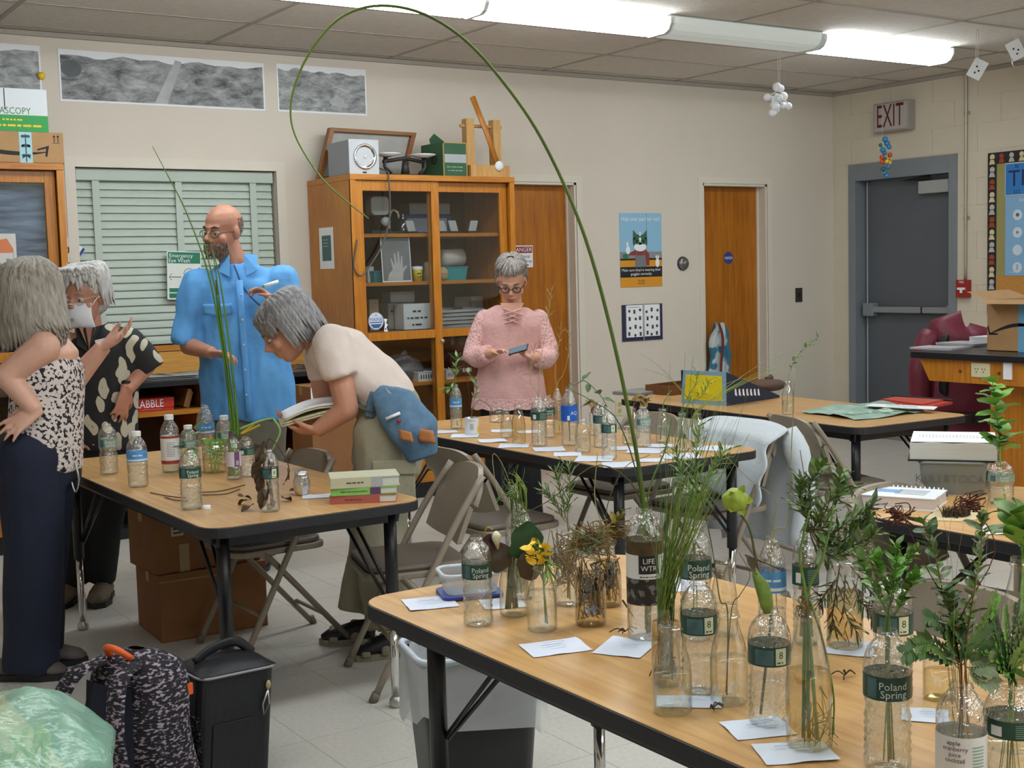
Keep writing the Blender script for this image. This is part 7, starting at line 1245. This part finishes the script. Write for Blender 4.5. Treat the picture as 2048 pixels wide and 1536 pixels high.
MB().tube(curve([j(468, 530, -.1), j(490, 580, -.15), j(530, 620, -.17), j(560, 650, -.15)], 12), .004, n=5).build('lanyard', M('cord_navy', '23406b', .8), t)
khaki = M('trousers_grey_khaki', '6b6658', .9, var=(9, .08), bump=(20, .4)); m = MB(); m.tube([j(497, 800), j(499, 850), j(500, 885)], [.185, .19, .18], [.13, .14, .13], n=18, ref=(1, 0, 0)); limb(m, [hipL + V((0, 0, -.02)), (hipL + fL) / 2, fL + V((0, 0, -.03))], [.105, .085, .075]); limb(m, [hipR + V((0, 0, -.02)), (hipR + fR) / 2, fR + V((0, 0, -.03))], [.105, .085, .075]); remesh(m, .012, 5, 'trousers', khaki, t, (.01, 8, (1, 1, .6)))
shoe(t, 'shoe', V((-.08, .04, 0)), V((-.12, -.22, 0)), M('shoe_brown', '4a382a', .6), black); shoe(t, 'shoe', V((.11, .08, 0)), V((.1, -.18, 0)), M('shoe_brown', '4a382a', .6), black)
pen = thing('white_marker', 'white marker held up in the hand of the man in blue', 'pen', (2.34, 6.0, 0), -YAW); MB().cyl(j(528, 572, -.34), j(556, 563, -.30), .008, n=10).build('barrel', white, pen); MB().cyl(j(526, 573, -.343), j(530, 571, -.337), .006, n=10).build('tip', grey_ink, pen)
# ---------------------------------------------------------------- woman in pink
P = Person('grey-haired woman in pink lace sweater looking at a phone', 3.95, 5.95); j = P.j; t = P.t; sk = skin('pink', 'cf9a82')
hc = j(1023, 562, -.03); Th = P.T(hc, (-.05, -.86, -.5)); m = MB(); head_geo(m, Th, .98, .95, .95); m.tube([hc + V((0, .03, -.05)), j(1026, 625, .01)], [.05, .056], n=14); m.tube([j(1024, 618), j(1023, 650), j(1020, 720), j(1019, 800)], [.1, .14, .13, .15], [.06, .09, .1, .11], n=18, ref=(1, 0, 0))
sL, eL, wL = j(970, 638, .01), j(946, 712, -.04), j(988, 706, -.22); sR, eR, wR = j(1077, 638, .01), j(1097, 712, -.04), j(1062, 716, -.22); limb(m, [sL, eL], [.05, .04]); limb(m, [eL, wL], [.04, .026]); limb(m, [sR, eR], [.05, .04]); limb(m, [eR, wR], [.04, .026]); hand_geo(m, wL, j(1018, 696, -.29) - wL, (.3, -.5, -.8), .82, .45, -1); hand_geo(m, wR, j(1036, 706, -.28) - wR, (-.1, -.4, .9), .82, .6, 1)
hipL, hipR = j(998, 815), j(1042, 815); fL, fR = V((-.1, -.02, .07)), V((.1, -.01, .07)); limb(m, [hipL, (hipL + fL) / 2, fL], [.08, .055, .035]); limb(m, [hipR, (hipR + fR) / 2, fR], [.08, .055, .035]); remesh(m, .006, 5, 'body', sk, t)
face_parts(t, Th, .98, '6b625c', 'a8635a', '3a2c1e', (M('dark_frame', '2a2522', .3), .0028), True)
hm = hair_mat('hair_grey_brown', '6d645e', 'a59e99'); m = MB(); S_ = Th @ Matrix.Scale(.98, 4); m.ell((0, -.03, .05), (.087, .092, .085), 22, S_); m.ell((0, -.045, -.0), (.08, .065, .075), 18, S_); hr = m.build('hair', hm, t); m = MB()
locks(m, S_, 150, lambda r: (lambda a, e: [(.02 * math.cos(a), -.02 + .02 * math.sin(a), .135), (.09 * math.cos(a) * .8, -.03 + .1 * math.sin(a) * .85, .105 + e), (.093 * math.cos(a), -.03 + .115 * math.sin(a), (.082 if math.sin(a) > .2 else -.015) + e)])(r.uniform(0, 6.28), r.uniform(-.012, .012)), 3, .01); stuff(m.build('hair_locks', hm, hr))
def lace_mat(name, a, b, sc):
    if name in MATS: return MATS[name]
    m, nt, N, L, Pn = _nt(name); Pn.inputs['Roughness'].default_value = .85; tc = N.new('ShaderNodeTexCoord'); vo = N.new('ShaderNodeTexVoronoi'); vo.inputs['Scale'].default_value = sc; L.new(tc.outputs['Object'], vo.inputs['Vector']); cr = N.new('ShaderNodeValToRGB'); cr.color_ramp.elements[0].position = .12; cr.color_ramp.elements[1].position = .34; cr.color_ramp.elements[0].color = lin(a); cr.color_ramp.elements[1].color = lin(b); L.new(vo.outputs['Distance'], cr.inputs[0]); L.new(cr.outputs[0], Pn.inputs['Base Color']); bp = N.new('ShaderNodeBump'); bp.inputs['Strength'].default_value = .7; bp.inputs['Distance'].default_value = .006; L.new(vo.outputs['Distance'], bp.inputs['Height']); L.new(bp.outputs[0], Pn.inputs['Normal']); MATS[name] = m; return m
pk = M('sweater_pink', 'd9aaa6', .9, var=(20, .05), bump=(60, .5)); pl_ = lace_mat('lace_pink', 'a87a76', 'dbaeaa', 70); m = MB()
m.tube([j(1024, 612), j(1023, 625), j(1022, 650), j(1020, 700), j(1019, 740), j(1019, 775), j(1019, 806)], [.09, .165, .19, .175, .18, .2, .205], [.07, .095, .12, .125, .13, .14, .14], n=24, ref=(1, 0, 0)); sw = remesh(m, .01, 6, 'sweater', pk, t, (.008, 9, (1, 1, .6)))
for a, b, c, e in ((sL, eL, wL, -1), (sR, eR, wR, 1)): m = MB(); limb(m, [a + V((0, 0, -.005)), b, b.lerp(c, .75)], [.062, .06, .052]); remesh(m, .01, 5, 'lace_sleeve', pl_, sw, (.006, 12, (1, 1, .7)))
MB().grid(lambda u, v: tuple(j(1019, 806) + V((math.cos(u * 6.283) * (.208 + .01 * v), math.sin(u * 6.283) * (.145 + .01 * v), .045 - .06 * v - .012 * abs(math.sin(u * 40))))), 60, 5).build('lace_hem', pl_, sw)
e = MB(); [e.tube([j(1008 + a * .2, 618 + a, -.125), j(1045 - a * .2, 630 + a, -.135)], .005, n=5).tube([j(1042 - a * .2, 618 + a, -.125), j(1005 + a * .2, 630 + a, -.135)], .005, n=5) for a in (0, 9, 18)]; e.build('neck_lacing', pk, sw); v_ = [j(1000, 606, -.088), j(1048, 606, -.088), j(1026, 646, -.128)]; MB().add(v_, [(0, 1, 2)]).build('neckline_skin', sk, sw)
bk = M('trousers_black', '141519', .85, bump=(20, .3)); m = MB(); m.tube([j(1019, 795), j(1020, 840)], [.17, .17], [.11, .11], n=16, ref=(1, 0, 0)); limb(m, [hipL, (hipL + fL) / 2, fL + V((0, 0, -.02))], [.095, .075, .065]); limb(m, [hipR, (hipR + fR) / 2, fR + V((0, 0, -.02))], [.095, .075, .065]); remesh(m, .012, 5, 'trousers', bk, t, (.006, 9, (1, 1, .6)))
shoe(t, 'shoe', V((-.1, .06, 0)), V((-.12, -.17, 0)), black, M('sole_tan', '7d6a55', .8)); shoe(t, 'shoe', V((.1, .07, 0)), V((.13, -.16, 0)), black, M('sole_tan', '7d6a55', .8))
ph = thing('phone', 'dark phone held by the woman in pink', 'phone', (3.95, 5.95, 0), -YAW); Tp = P.T(j(1037, 699, -.30), (.9, -.3, .25), (0, -.5, .86)); MB().b2((-.03, -.055, -.004), (.03, .055, .004), Tp).build('case', black, ph, .003); MB().b2((-.027, -.05, .004), (.027, .05, .005), Tp).build('screen', M('screen_glass', '6f7f8c', .1), ph)
# ---------------------------------------------------------------- woman with mask
P = Person('white-haired woman in black leaf-print shirt wearing a white face mask', 1.47, 5.75); j = P.j; t = P.t; sk = skin('mask', 'b67f68')
hc = j(168, 596, -.02); Th = P.T(hc, (-.25, -.96, -.12), (-.06, 0, 1)); m = MB(); head_geo(m, Th, 1.0); m.tube([hc + V((0, .03, -.05)), j(178, 672, .0)], [.055, .06], n=14); m.tube([j(190, 665), j(195, 710), j(198, 800), j(200, 880)], [.11, .15, .15, .16], [.08, .1, .12, .12], n=18, ref=(1, 0, 0))
sR, eR, wR = j(258, 695, 0), j(292, 730, .05), j(251, 782, -.1); sL, eL, wL = j(130, 700, 0), j(110, 790, 0), j(150, 850, -.12); limb(m, [sR, eR], [.055, .045]); limb(m, [eR, wR], [.045, .03]); limb(m, [sL, eL], [.055, .045]); limb(m, [eL, wL], [.045, .03]); hand_geo(m, wR, j(243, 825, -.12) - wR, (-.6, .5, 0), .9, .25, 1); hand_geo(m, wL, j(170, 880, -.12) - wL, (.3, -.5, 0), .9, .4, 1)
hipL, hipR = j(170, 890), j(225, 890); fL, fR = P.fl(135, 1200, .07), P.fl(205, 1182, .07); fL = V((-.055, .1, .08)); fR = V((.07, .12, .08)); limb(m, [hipL, (hipL + fL) / 2, fL], [.085, .058, .04]); limb(m, [hipR, (hipR + fR) / 2, fR], [.085, .058, .04]); remesh(m, .006, 5, 'body', sk, t)
face_parts(t, Th, 1.0, '9a948c', None, '2b2119', (M('clear_frame', 'b9b2a8', .2), .0016)); S_ = Th
def mk(u, v): a = (u - .5) * 2.3; b = (v - .5); return tuple(S_ @ V((.074 * math.sin(a), .03 + .088 * math.cos(a) * (1.0 - .45 * (b * 2) ** 2 * .5) - .01 * abs(b), -.062 + b * .11 - .012 * abs(math.sin(a)))))
mo = MB().grid(mk, 20, 12).build('face_mask', M('mask_white', 'd6d9e0', .7), t); mo.modifiers.new('s', 'SOLIDIFY').thickness = .003; MB().tube([S_ @ V((-.02, .122, -.012)), S_ @ V((0, .128, -.008)), S_ @ V((.02, .122, -.012))], .004, n=6).build('nose_clip', steel, mo); [MB().tube(curve([S_ @ V((s * .068, .055, -.03)), S_ @ V((s * .082, .02, .0)), S_ @ V((s * .08, -.03, -.01))], 8), .002, n=5).build('ear_loop', white, mo) for s in (-1, 1)]; b = MB(); scrib(b, 0, 0, .022, .012); scrib(b, 0, -.008, .018, .008); b.v = [S_ @ V((p.x, .121, p.z - .075)) for p in b.v]; pr(b, 'print', grey_ink, mo)
hw = hair_mat('hair_white', 'a9a8a6', 'dcdbd9'); m = MB(); m.ell((0, -.03, .055), (.094, .098, .085), 22, S_); m.ell((0, -.05, -.005), (.092, .07, .085), 18, S_); hr = m.build('hair', hw, t); m = MB()
locks(m, S_, 240, lambda r: (lambda a, e: [(.03 * math.cos(a), -.02 + .02 * math.sin(a), .14), (.1 * math.cos(a) * .85, -.03 + .105 * math.sin(a) * .9, .11 + e), (.104 * math.cos(a), -.03 + .118 * math.sin(a), (.085 if math.sin(a) > .3 else -.012) + e * 2.5)])(r.uniform(0, 6.28), r.uniform(-.018, .022)), 8, .013); stuff(m.build('hair_locks', hw, hr))
def leafprint(name):
    if name in MATS: return MATS[name]
    m, nt, N, L, Pn = _nt(name); Pn.inputs['Roughness'].default_value = .8; tc = N.new('ShaderNodeTexCoord'); wv = N.new('ShaderNodeTexNoise'); wv.inputs['Scale'].default_value = 6; L.new(tc.outputs['Object'], wv.inputs['Vector']); ad = N.new('ShaderNodeVectorMath'); ad.operation = 'MULTIPLY_ADD'; ad.inputs[1].default_value = (.14, .14, .14); L.new(wv.outputs['Color'], ad.inputs[0]); L.new(tc.outputs['Object'], ad.inputs[2])
    vo = N.new('ShaderNodeTexVoronoi'); vo.inputs['Scale'].default_value = 11; mp = N.new('ShaderNodeMapping'); mp.inputs['Rotation'].default_value = (.3, .5, .2); mp.inputs['Scale'].default_value = (1.7, 1, .75); L.new(ad.outputs[0], mp.inputs[0]); L.new(mp.outputs[0], vo.inputs['Vector']); cr = N.new('ShaderNodeValToRGB'); cr.color_ramp.interpolation = 'CONSTANT'; e = cr.color_ramp.elements; e[0].position = 0; e[0].color = lin('8d8a7c'); e[1].position = .07; e[1].color = lin('bdb8a4'); q = e.new(.4); q.color = lin('1d1e20'); L.new(vo.outputs['Distance'], cr.inputs[0]); L.new(cr.outputs[0], Pn.inputs['Base Color']); MATS[name] = m; return m
lp = leafprint('shirt_leaf_print'); m = MB(); m.tube([j(184, 660), j(190, 675), j(195, 700), j(198, 760), j(200, 830), j(200, 895)], [.085, .15, .175, .175, .165, .17], [.075, .1, .125, .14, .145, .14], n=24, ref=(1, 0, 0)); limb(m, [j(255, 690), j(282, 712, .03), j(296, 738, .05)], [.078, .075, .08]); limb(m, [j(135, 696), j(122, 740, .0), j(112, 780, 0)], [.078, .075, .075]); sh = remesh(m, .01, 6, 'shirt', lp, t, (.01, 8, (1, 1, .7)))
v_ = [j(158, 655, -.11), j(192, 655, -.11), j(178, 700, -.145)]; MB().add(v_, [(0, 1, 2)]).build('neckline_skin', sk, sh); 
for s in (-1, 1): MB().add([j(178, 705, -.15), j(178 + s * 8, 655, -.125), j(178 + s * 26, 650, -.07), j(178 + s * 24, 690, -.14)], [(0, 1, 2, 3)]).build('collar', lp, sh).modifiers.new('s', 'SOLIDIFY').thickness = .006
MB().b2((-.035, -.004, -.016), (.035, 0, .016), Matrix.Translation(j(208, 684, -.15)) @ Matrix.Rotation(R(-12), 4, 'Y')).build('name_tag', white, sh); MB().tube([j(252 + 9 * math.cos(a), 766 + 3.5 * math.sin(a), -.085 + .02 * math.sin(a)) for a in [i * .6283 for i in range(11)]], .008, .004, n=6).build('watch', black, t)
m = MB(); m.tube([j(200, 875), j(200, 920)], [.155, .155], [.12, .12], n=16, ref=(1, 0, 0)); limb(m, [hipL, (hipL + fL) / 2, fL + V((0, 0, -.0))], [.1, .075, .06]); limb(m, [hipR, (hipR + fR) / 2, fR + V((0, 0, 0))], [.1, .075, .06]); remesh(m, .012, 5, 'trousers', bk, t, (.006, 9, (1, 1, .6)))
bs = M('hiking_shoe', '6b5d4c', .7, var=(30, .2)); shoe(t, 'hiking_shoe', fR + V((-.0, .06, 0)), fR + V((.03, -.19, 0)), bs, black, .09, .05, 0, M('lace_tan', 'a39478', .8)); shoe(t, 'hiking_shoe', fL + V((0, .06, 0)), fL + V((-.03, -.19, 0)), bs, black, .09, .05, 0, M('lace_tan', 'a39478', .8))
# ---------------------------------------------------------------- woman with her back turned
P = Person('long-haired woman in speckled tank top and navy trousers, hand on hip', 1.05, 4.9); j = P.j; t = P.t; sk = skin('back', 'd6a791')
hc = j(70, 592, .02); Th = P.T(hc, (.35, .93, 0)); m = MB(); head_geo(m, Th, 1.02); m.tube([hc + V((0, -.02, -.05)), j(80, 690, 0)], [.055, .06], n=14); m.tube([j(85, 680), j(92, 705), j(92, 780), j(88, 840), j(78, 900)], [.08, .11, .11, .115, .13], [.1, .15, .14, .14, .15], n=18, ref=(1, 0, 0))
sL, eL, wL = j(88, 694, -.13), j(14, 752, -.16), j(72, 822, -.16); sR, eR, wR = j(118, 706, .12), j(138, 775, .16), j(208, 692, .1); limb(m, [sL, eL], [.058, .046]); limb(m, [eL, wL], [.046, .03]); m.ell(eL, .047, 12); limb(m, [sR, eR], [.055, .046]); limb(m, [eR, wR], [.046, .03]); m.ell(eR, .046, 12)
hand_geo(m, wL, j(34, 846, -.19) - wL, (.3, .8, -.2), .95, .18, -1); hand_geo(m, wR, j(268, 660, .06) - wR, (-.1, -.5, .85), 1.0, .25, -1, .22)
hipL, hipR = j(62, 900, -.07), j(92, 900, .07); fL, fR = j(62, 1325, -.08), j(76, 1290, .06); limb(m, [hipL, j(68, 1090, -.075), fL], [.09, .06, .04]); limb(m, [hipR, j(82, 1090, .06), fR], [.09, .06, .04]); remesh(m, .006, 5, 'body', sk, t)
face_parts(t, Th, 1.02, '8d8378', 'a8635a'); S_ = Th @ Matrix.Scale(1.02, 4); hb = hair_mat('hair_ash_blond', '7d756a', 'b5ac9f'); m = MB(); m.ell((0, -.025, .045), (.092, .098, .092), 22, S_); m.tube([(0, -.055, .04), (.01, -.06, -.05), (.015, -.055, -.13)], [.09, .1, .105], [.06, .065, .055], n=18, ref=(1, 0, 0), T=S_); hr = m.build('hair', hb, t); m = MB()
locks(m, S_, 260, lambda r: (lambda a, e: [(.03 * math.cos(a), -.01 + .02 * math.sin(a), .138), (.103 * math.cos(a), -.03 + .105 * math.sin(a), .06 + e), (.118 * math.cos(a) + .02, -.045 + .1 * math.sin(a), -.06), (.125 * math.cos(a) + .03 + e, -.05 + .085 * math.sin(a), -.155 + e * 2)])(r.uniform(2.6, 6.8), r.uniform(-.02, .02)), 8, .013, 8); stuff(m.build('hair_locks', hb, hr))
tk = spots('top_speckle', 'd5cac6', '1c1a1c', 78, .54, .8, stretch=(1, 1, 1), soft=.02); m = MB(); m.tube([j(92, 716), j(96, 745), j(94, 800), j(92, 850), j(86, 905), j(82, 925)], [.105, .122, .125, .13, .145, .148], [.15, .16, .155, .155, .165, .17], n=22, ref=(1, 0, 0)); tp_ = remesh(m, .01, 6, 'tank_top', tk, t, (.008, 8, (1, 1, .7)))
MB().tube(curve([j(76, 722, -.13), j(66, 690, -.125), j(84, 672, -.08), j(100, 690, -.02)], 12), .011, .004, n=6).build('strap', M('strap_pale', 'cbbab4', .8), tp_); MB().tube(curve([j(120, 725, .06), j(112, 690, .08), j(100, 676, .06)], 10), .011, .004, n=6).build('strap', M('strap_pale', 'cbbab4', .8), tp_)
nv = M('trousers_navy', '171d33', .85, var=(9, .1), bump=(24, .3)); m = MB(); m.tube([j(80, 868), j(76, 905), j(74, 960)], [.135, .15, .15], [.155, .175, .17], n=20, ref=(1, 0, 0)); limb(m, [hipL + V((0, 0, -.02)), j(68, 1090, -.075), j(62, 1340, -.08)], [.125, .105, .105]); limb(m, [hipR + V((0, 0, -.02)), j(82, 1090, .06), j(76, 1300, .06)], [.12, .1, .095]); remesh(m, .012, 5, 'trousers', nv, t, (.008, 7, (1, 1, .5)))
MB().tube(curve([j(150, 925, -.05), j(158, 960, -.06), j(150, 985, -.05), j(140, 950, -.03)], 10), .004, n=5).build('keyring', steel, t); MB().ell(j(147, 940, -.02), (.018, .03, .05), 12).build('hip_pouch', black, t)
cl_s = M('clog_grey', '5d5450', .7); shoe(t, 'clog', V((-.06, -.1, 0)), V((.19, -.1, 0)), cl_s, black, .07, .045); shoe(t, 'clog', V((-.02, .08, 0)), V((.2, .08, 0)), cl_s, black, .07, .045)
# ---------------------------------------------------------------- bending woman
P = Person('grey-haired woman in pale tee shirt and khaki trousers bending over the table', 2.25, 4.4); j = P.j; t = P.t; sk = skin('bend', 'c08a72')
hc = j(572, 657, -.03); fd = V((-.8, -.1, -.6)); Th = P.T(hc, fd, (-.55, 0, .83)); m = MB(); head_geo(m, Th, .98, 1.05); m.tube([hc + V((.05, .02, -.0)), j(622, 668, 0), j(650, 690, 0)], [.055, .055, .065], n=14); m.tube([j(640, 690), j(690, 705), j(745, 760), j(785, 820), j(795, 860)], [.07, .09, .105, .11, .12], [.14, .15, .14, .15, .15], n=18, ref=(.6, 0, .8))
sN, eN, wN = j(668, 692, -.15), j(694, 818, -.17), j(632, 862, -.15); sF, eF, wF = j(640, 710, .14), j(650, 810, .14), j(612, 848, .06); limb(m, [sN, eN], [.055, .044]); limb(m, [eN, wN], [.045, .029]); m.ell(eN, .045, 12); limb(m, [sF, eF], [.055, .044]); limb(m, [eF, wF], [.044, .029]); hand_geo(m, wN, j(582, 862, -.12) - wN, (0, .4, .9), .9, .4, -1); hand_geo(m, wF, j(575, 845, .02) - wF, (0, -.4, .9), .9, .4, 1)
hipN, hipF = j(770, 860, -.09), j(770, 860, .09); kN, kF = j(762, 1070, -.08), j(748, 1060, .08); aN, aF = j(776, 1262, -.18), j(716, 1226, .0); limb(m, [hipN, kN, aN], [.1, .062, .04]); limb(m, [hipF, kF, aF], [.1, .062, .04]); remesh(m, .006, 5, 'body', sk, t); face_parts(t, Th, .98, '6b625c', None, closed=True)
hg = hair_mat('hair_grey', '6e6d70', 'a9a8aa'); S_ = Th @ Matrix.Scale(.98, 4); m = MB(); m.ell((0, -.025, .042), (.09, .1, .086), 22, S_); m.ell((0, -.06, -.03), (.088, .07, .08), 18, S_); hr = m.build('hair', hg, t); m = MB()
locks(m, S_, 260, lambda r: (lambda a, e: [(.02 * math.cos(a), -.02 + .02 * math.sin(a), .13), (.096 * math.cos(a), -.03 + .1 * math.sin(a), .08 + e), (.102 * math.cos(a), -.035 + .11 * math.sin(a) + .01, (.03 if math.sin(a) > .35 else -.075) + e * 2)])(r.uniform(0, 6.28), r.uniform(-.018, .018)), 5, .012); stuff(m.build('hair_locks', hg, hr))
ts = M('tee_pale_pink', 'dccdc4', .85, var=(10, .04), bump=(20, .4)); m = MB(); m.tube([j(632, 680), j(648, 692), j(690, 712), j(735, 752), j(775, 800), j(786, 826)], [.07, .09, .108, .118, .118, .115], [.1, .165, .175, .165, .165, .165], n=22, ref=(.6, 0, .8)); limb(m, [j(662, 688, -.12), j(676, 725, -.165), j(684, 752, -.17)], [.078, .072, .07]); limb(m, [j(645, 700, .12), j(648, 735, .14), j(650, 760, .14)], [.078, .072, .07]); remesh(m, .01, 6, 'tee_shirt', ts, t, (.011, 8, (1, 1, 1)))
kh = M('trousers_khaki', 'a09a84', .9, var=(9, .07), bump=(18, .5)); m = MB(); m.tube([j(752, 782), j(772, 812), j(782, 850), j(778, 890), j(772, 940)], [.112, .125, .138, .142, .135], [.16, .172, .18, .18, .17], n=20, ref=(1, 0, .3)); limb(m, [hipN + V((0, 0, -.02)), kN, aN], [.125, .105, .088]); limb(m, [hipF + V((0, 0, -.02)), kF, aF], [.125, .1, .085]); tr = remesh(m, .012, 5, 'trousers', kh, t, (.014, 7, (1, 1, .6)))
c = j(790, 965, -.215); MB().b2((-.075, -.008, -.075), (.075, .012, .07), Matrix.Translation(c)).build('cargo_pocket', kh, tr, .006); MB().b2((-.08, -.016, .03), (.08, -.004, .085), Matrix.Translation(c)).build('pocket_flap', kh, tr, .005)
MB().tube(curve([j(706, 800, -.1), j(724, 815, -.17), j(750, 822, -.19)], 8), .004, .016, n=6).build('belt', M('belt_grey', '5a5850', .7), tr)
# sandals with dark socks
sd = M('sandal_tan', '8e8574', .8)
for hl, to in ((aF + V((.07, .0, 0)), aF + V((-.165, -.01, 0))), (aN + V((.06, .0, 0)), aN + V((-.15, -.05, 0)))):
    hl = V((hl.x, hl.y, 0)); to = V((to.x, to.y, 0)); o = shoe(t, 'sock', hl, hl.lerp(to, .93), black, sd, .075, .04); d = (to - hl); s_ = V((-d.y, d.x, 0)).normalized(); [MB().tube([hl + d * f - s_ * .05 + V((0, 0, .02)), hl + d * f + V((0, 0, z_)), hl + d * f + s_ * .05 + V((0, 0, .02))], .018, .005, n=6, ref=d).build('sandal_strap', sd, o) for f, z_ in ((.7, .07), (.35, .09))]
# denim shoulder bag and the pad she holds
bg = thing('denim_bag', 'blue denim hip bag with tan leather patches worn by the bending woman', 'bag', (2.25, 4.4, 0), -YAW); m = MB(); m.tube([j(752, 782, -.2), j(790, 812, -.23), j(832, 862, -.24), j(846, 915, -.22)], [.035, .085, .095, .06], [.03, .045, .05, .03], n=16, ref=(1, 0, .6)); remesh(m, .009, 5, 'pouch', denim, bg, (.006, 10, (1, 1, 1)))
MB().grid(lambda u, v: tuple(j(lerp(770, 862, u) + 6 * v, lerp(784, 858, u) + lerp(-8, 44, v) - 26 * u * v, -.255 - .03 * math.sin(u * 3.1) + .02 * (1 - v))), 12, 8).build('flap', M('denim_pale', '8ba6bc', .9, var=(30, .12)), bg).modifiers.new('s', 'SOLIDIFY').thickness = .006
for a, b, w in ((812, 872, 13), (852, 872, 17)): MB().grid(lambda u, v: tuple(j(a + (u - .5) * 2 * w + 5 * (v - .5), b + (v - .5) * 1.6 * w + 6 * (u - .5), -.31 if a < 830 else -.285)), 4, 4).build('leather_patch', M('leather_tan', 'b0713d', .6, var=(20, .15)), bg).modifiers.new('s', 'SOLIDIFY').thickness = .005
MB().cyl(j(772, 838, -.29), j(800, 826, -.29), .006, n=8).build('pen', white, bg); MB().ell(j(797, 842, -.295), .008, 8).build('red_bead', red, bg); MB().tube(curve([j(750, 785, -.2), j(742, 810, -.19), j(738, 835, -.18)], 8), .018, .004, n=6).build('strap', denim, bg)
pd = thing('note_pad', 'open pad of pale papers held by the bending woman', 'pad', (2.25, 4.4, 0), -YAW); yp = M('pad_cream', 'c9c3a2', .8)
for k in range(4): MB().grid(lambda u, v: tuple(j(lerp(562, 668, u) - 6 * v + 2 * k, lerp(852, 822, u) - 14 * v - k * 5 - 8 * math.sin(u * 3.14) * (k > 1), lerp(-.16, .06, v))), 10, 4).build('page', white if k == 3 else yp, pd).modifiers.new('s', 'SOLIDIFY').thickness = .006

bpy.data.scenes.remove(TMP)
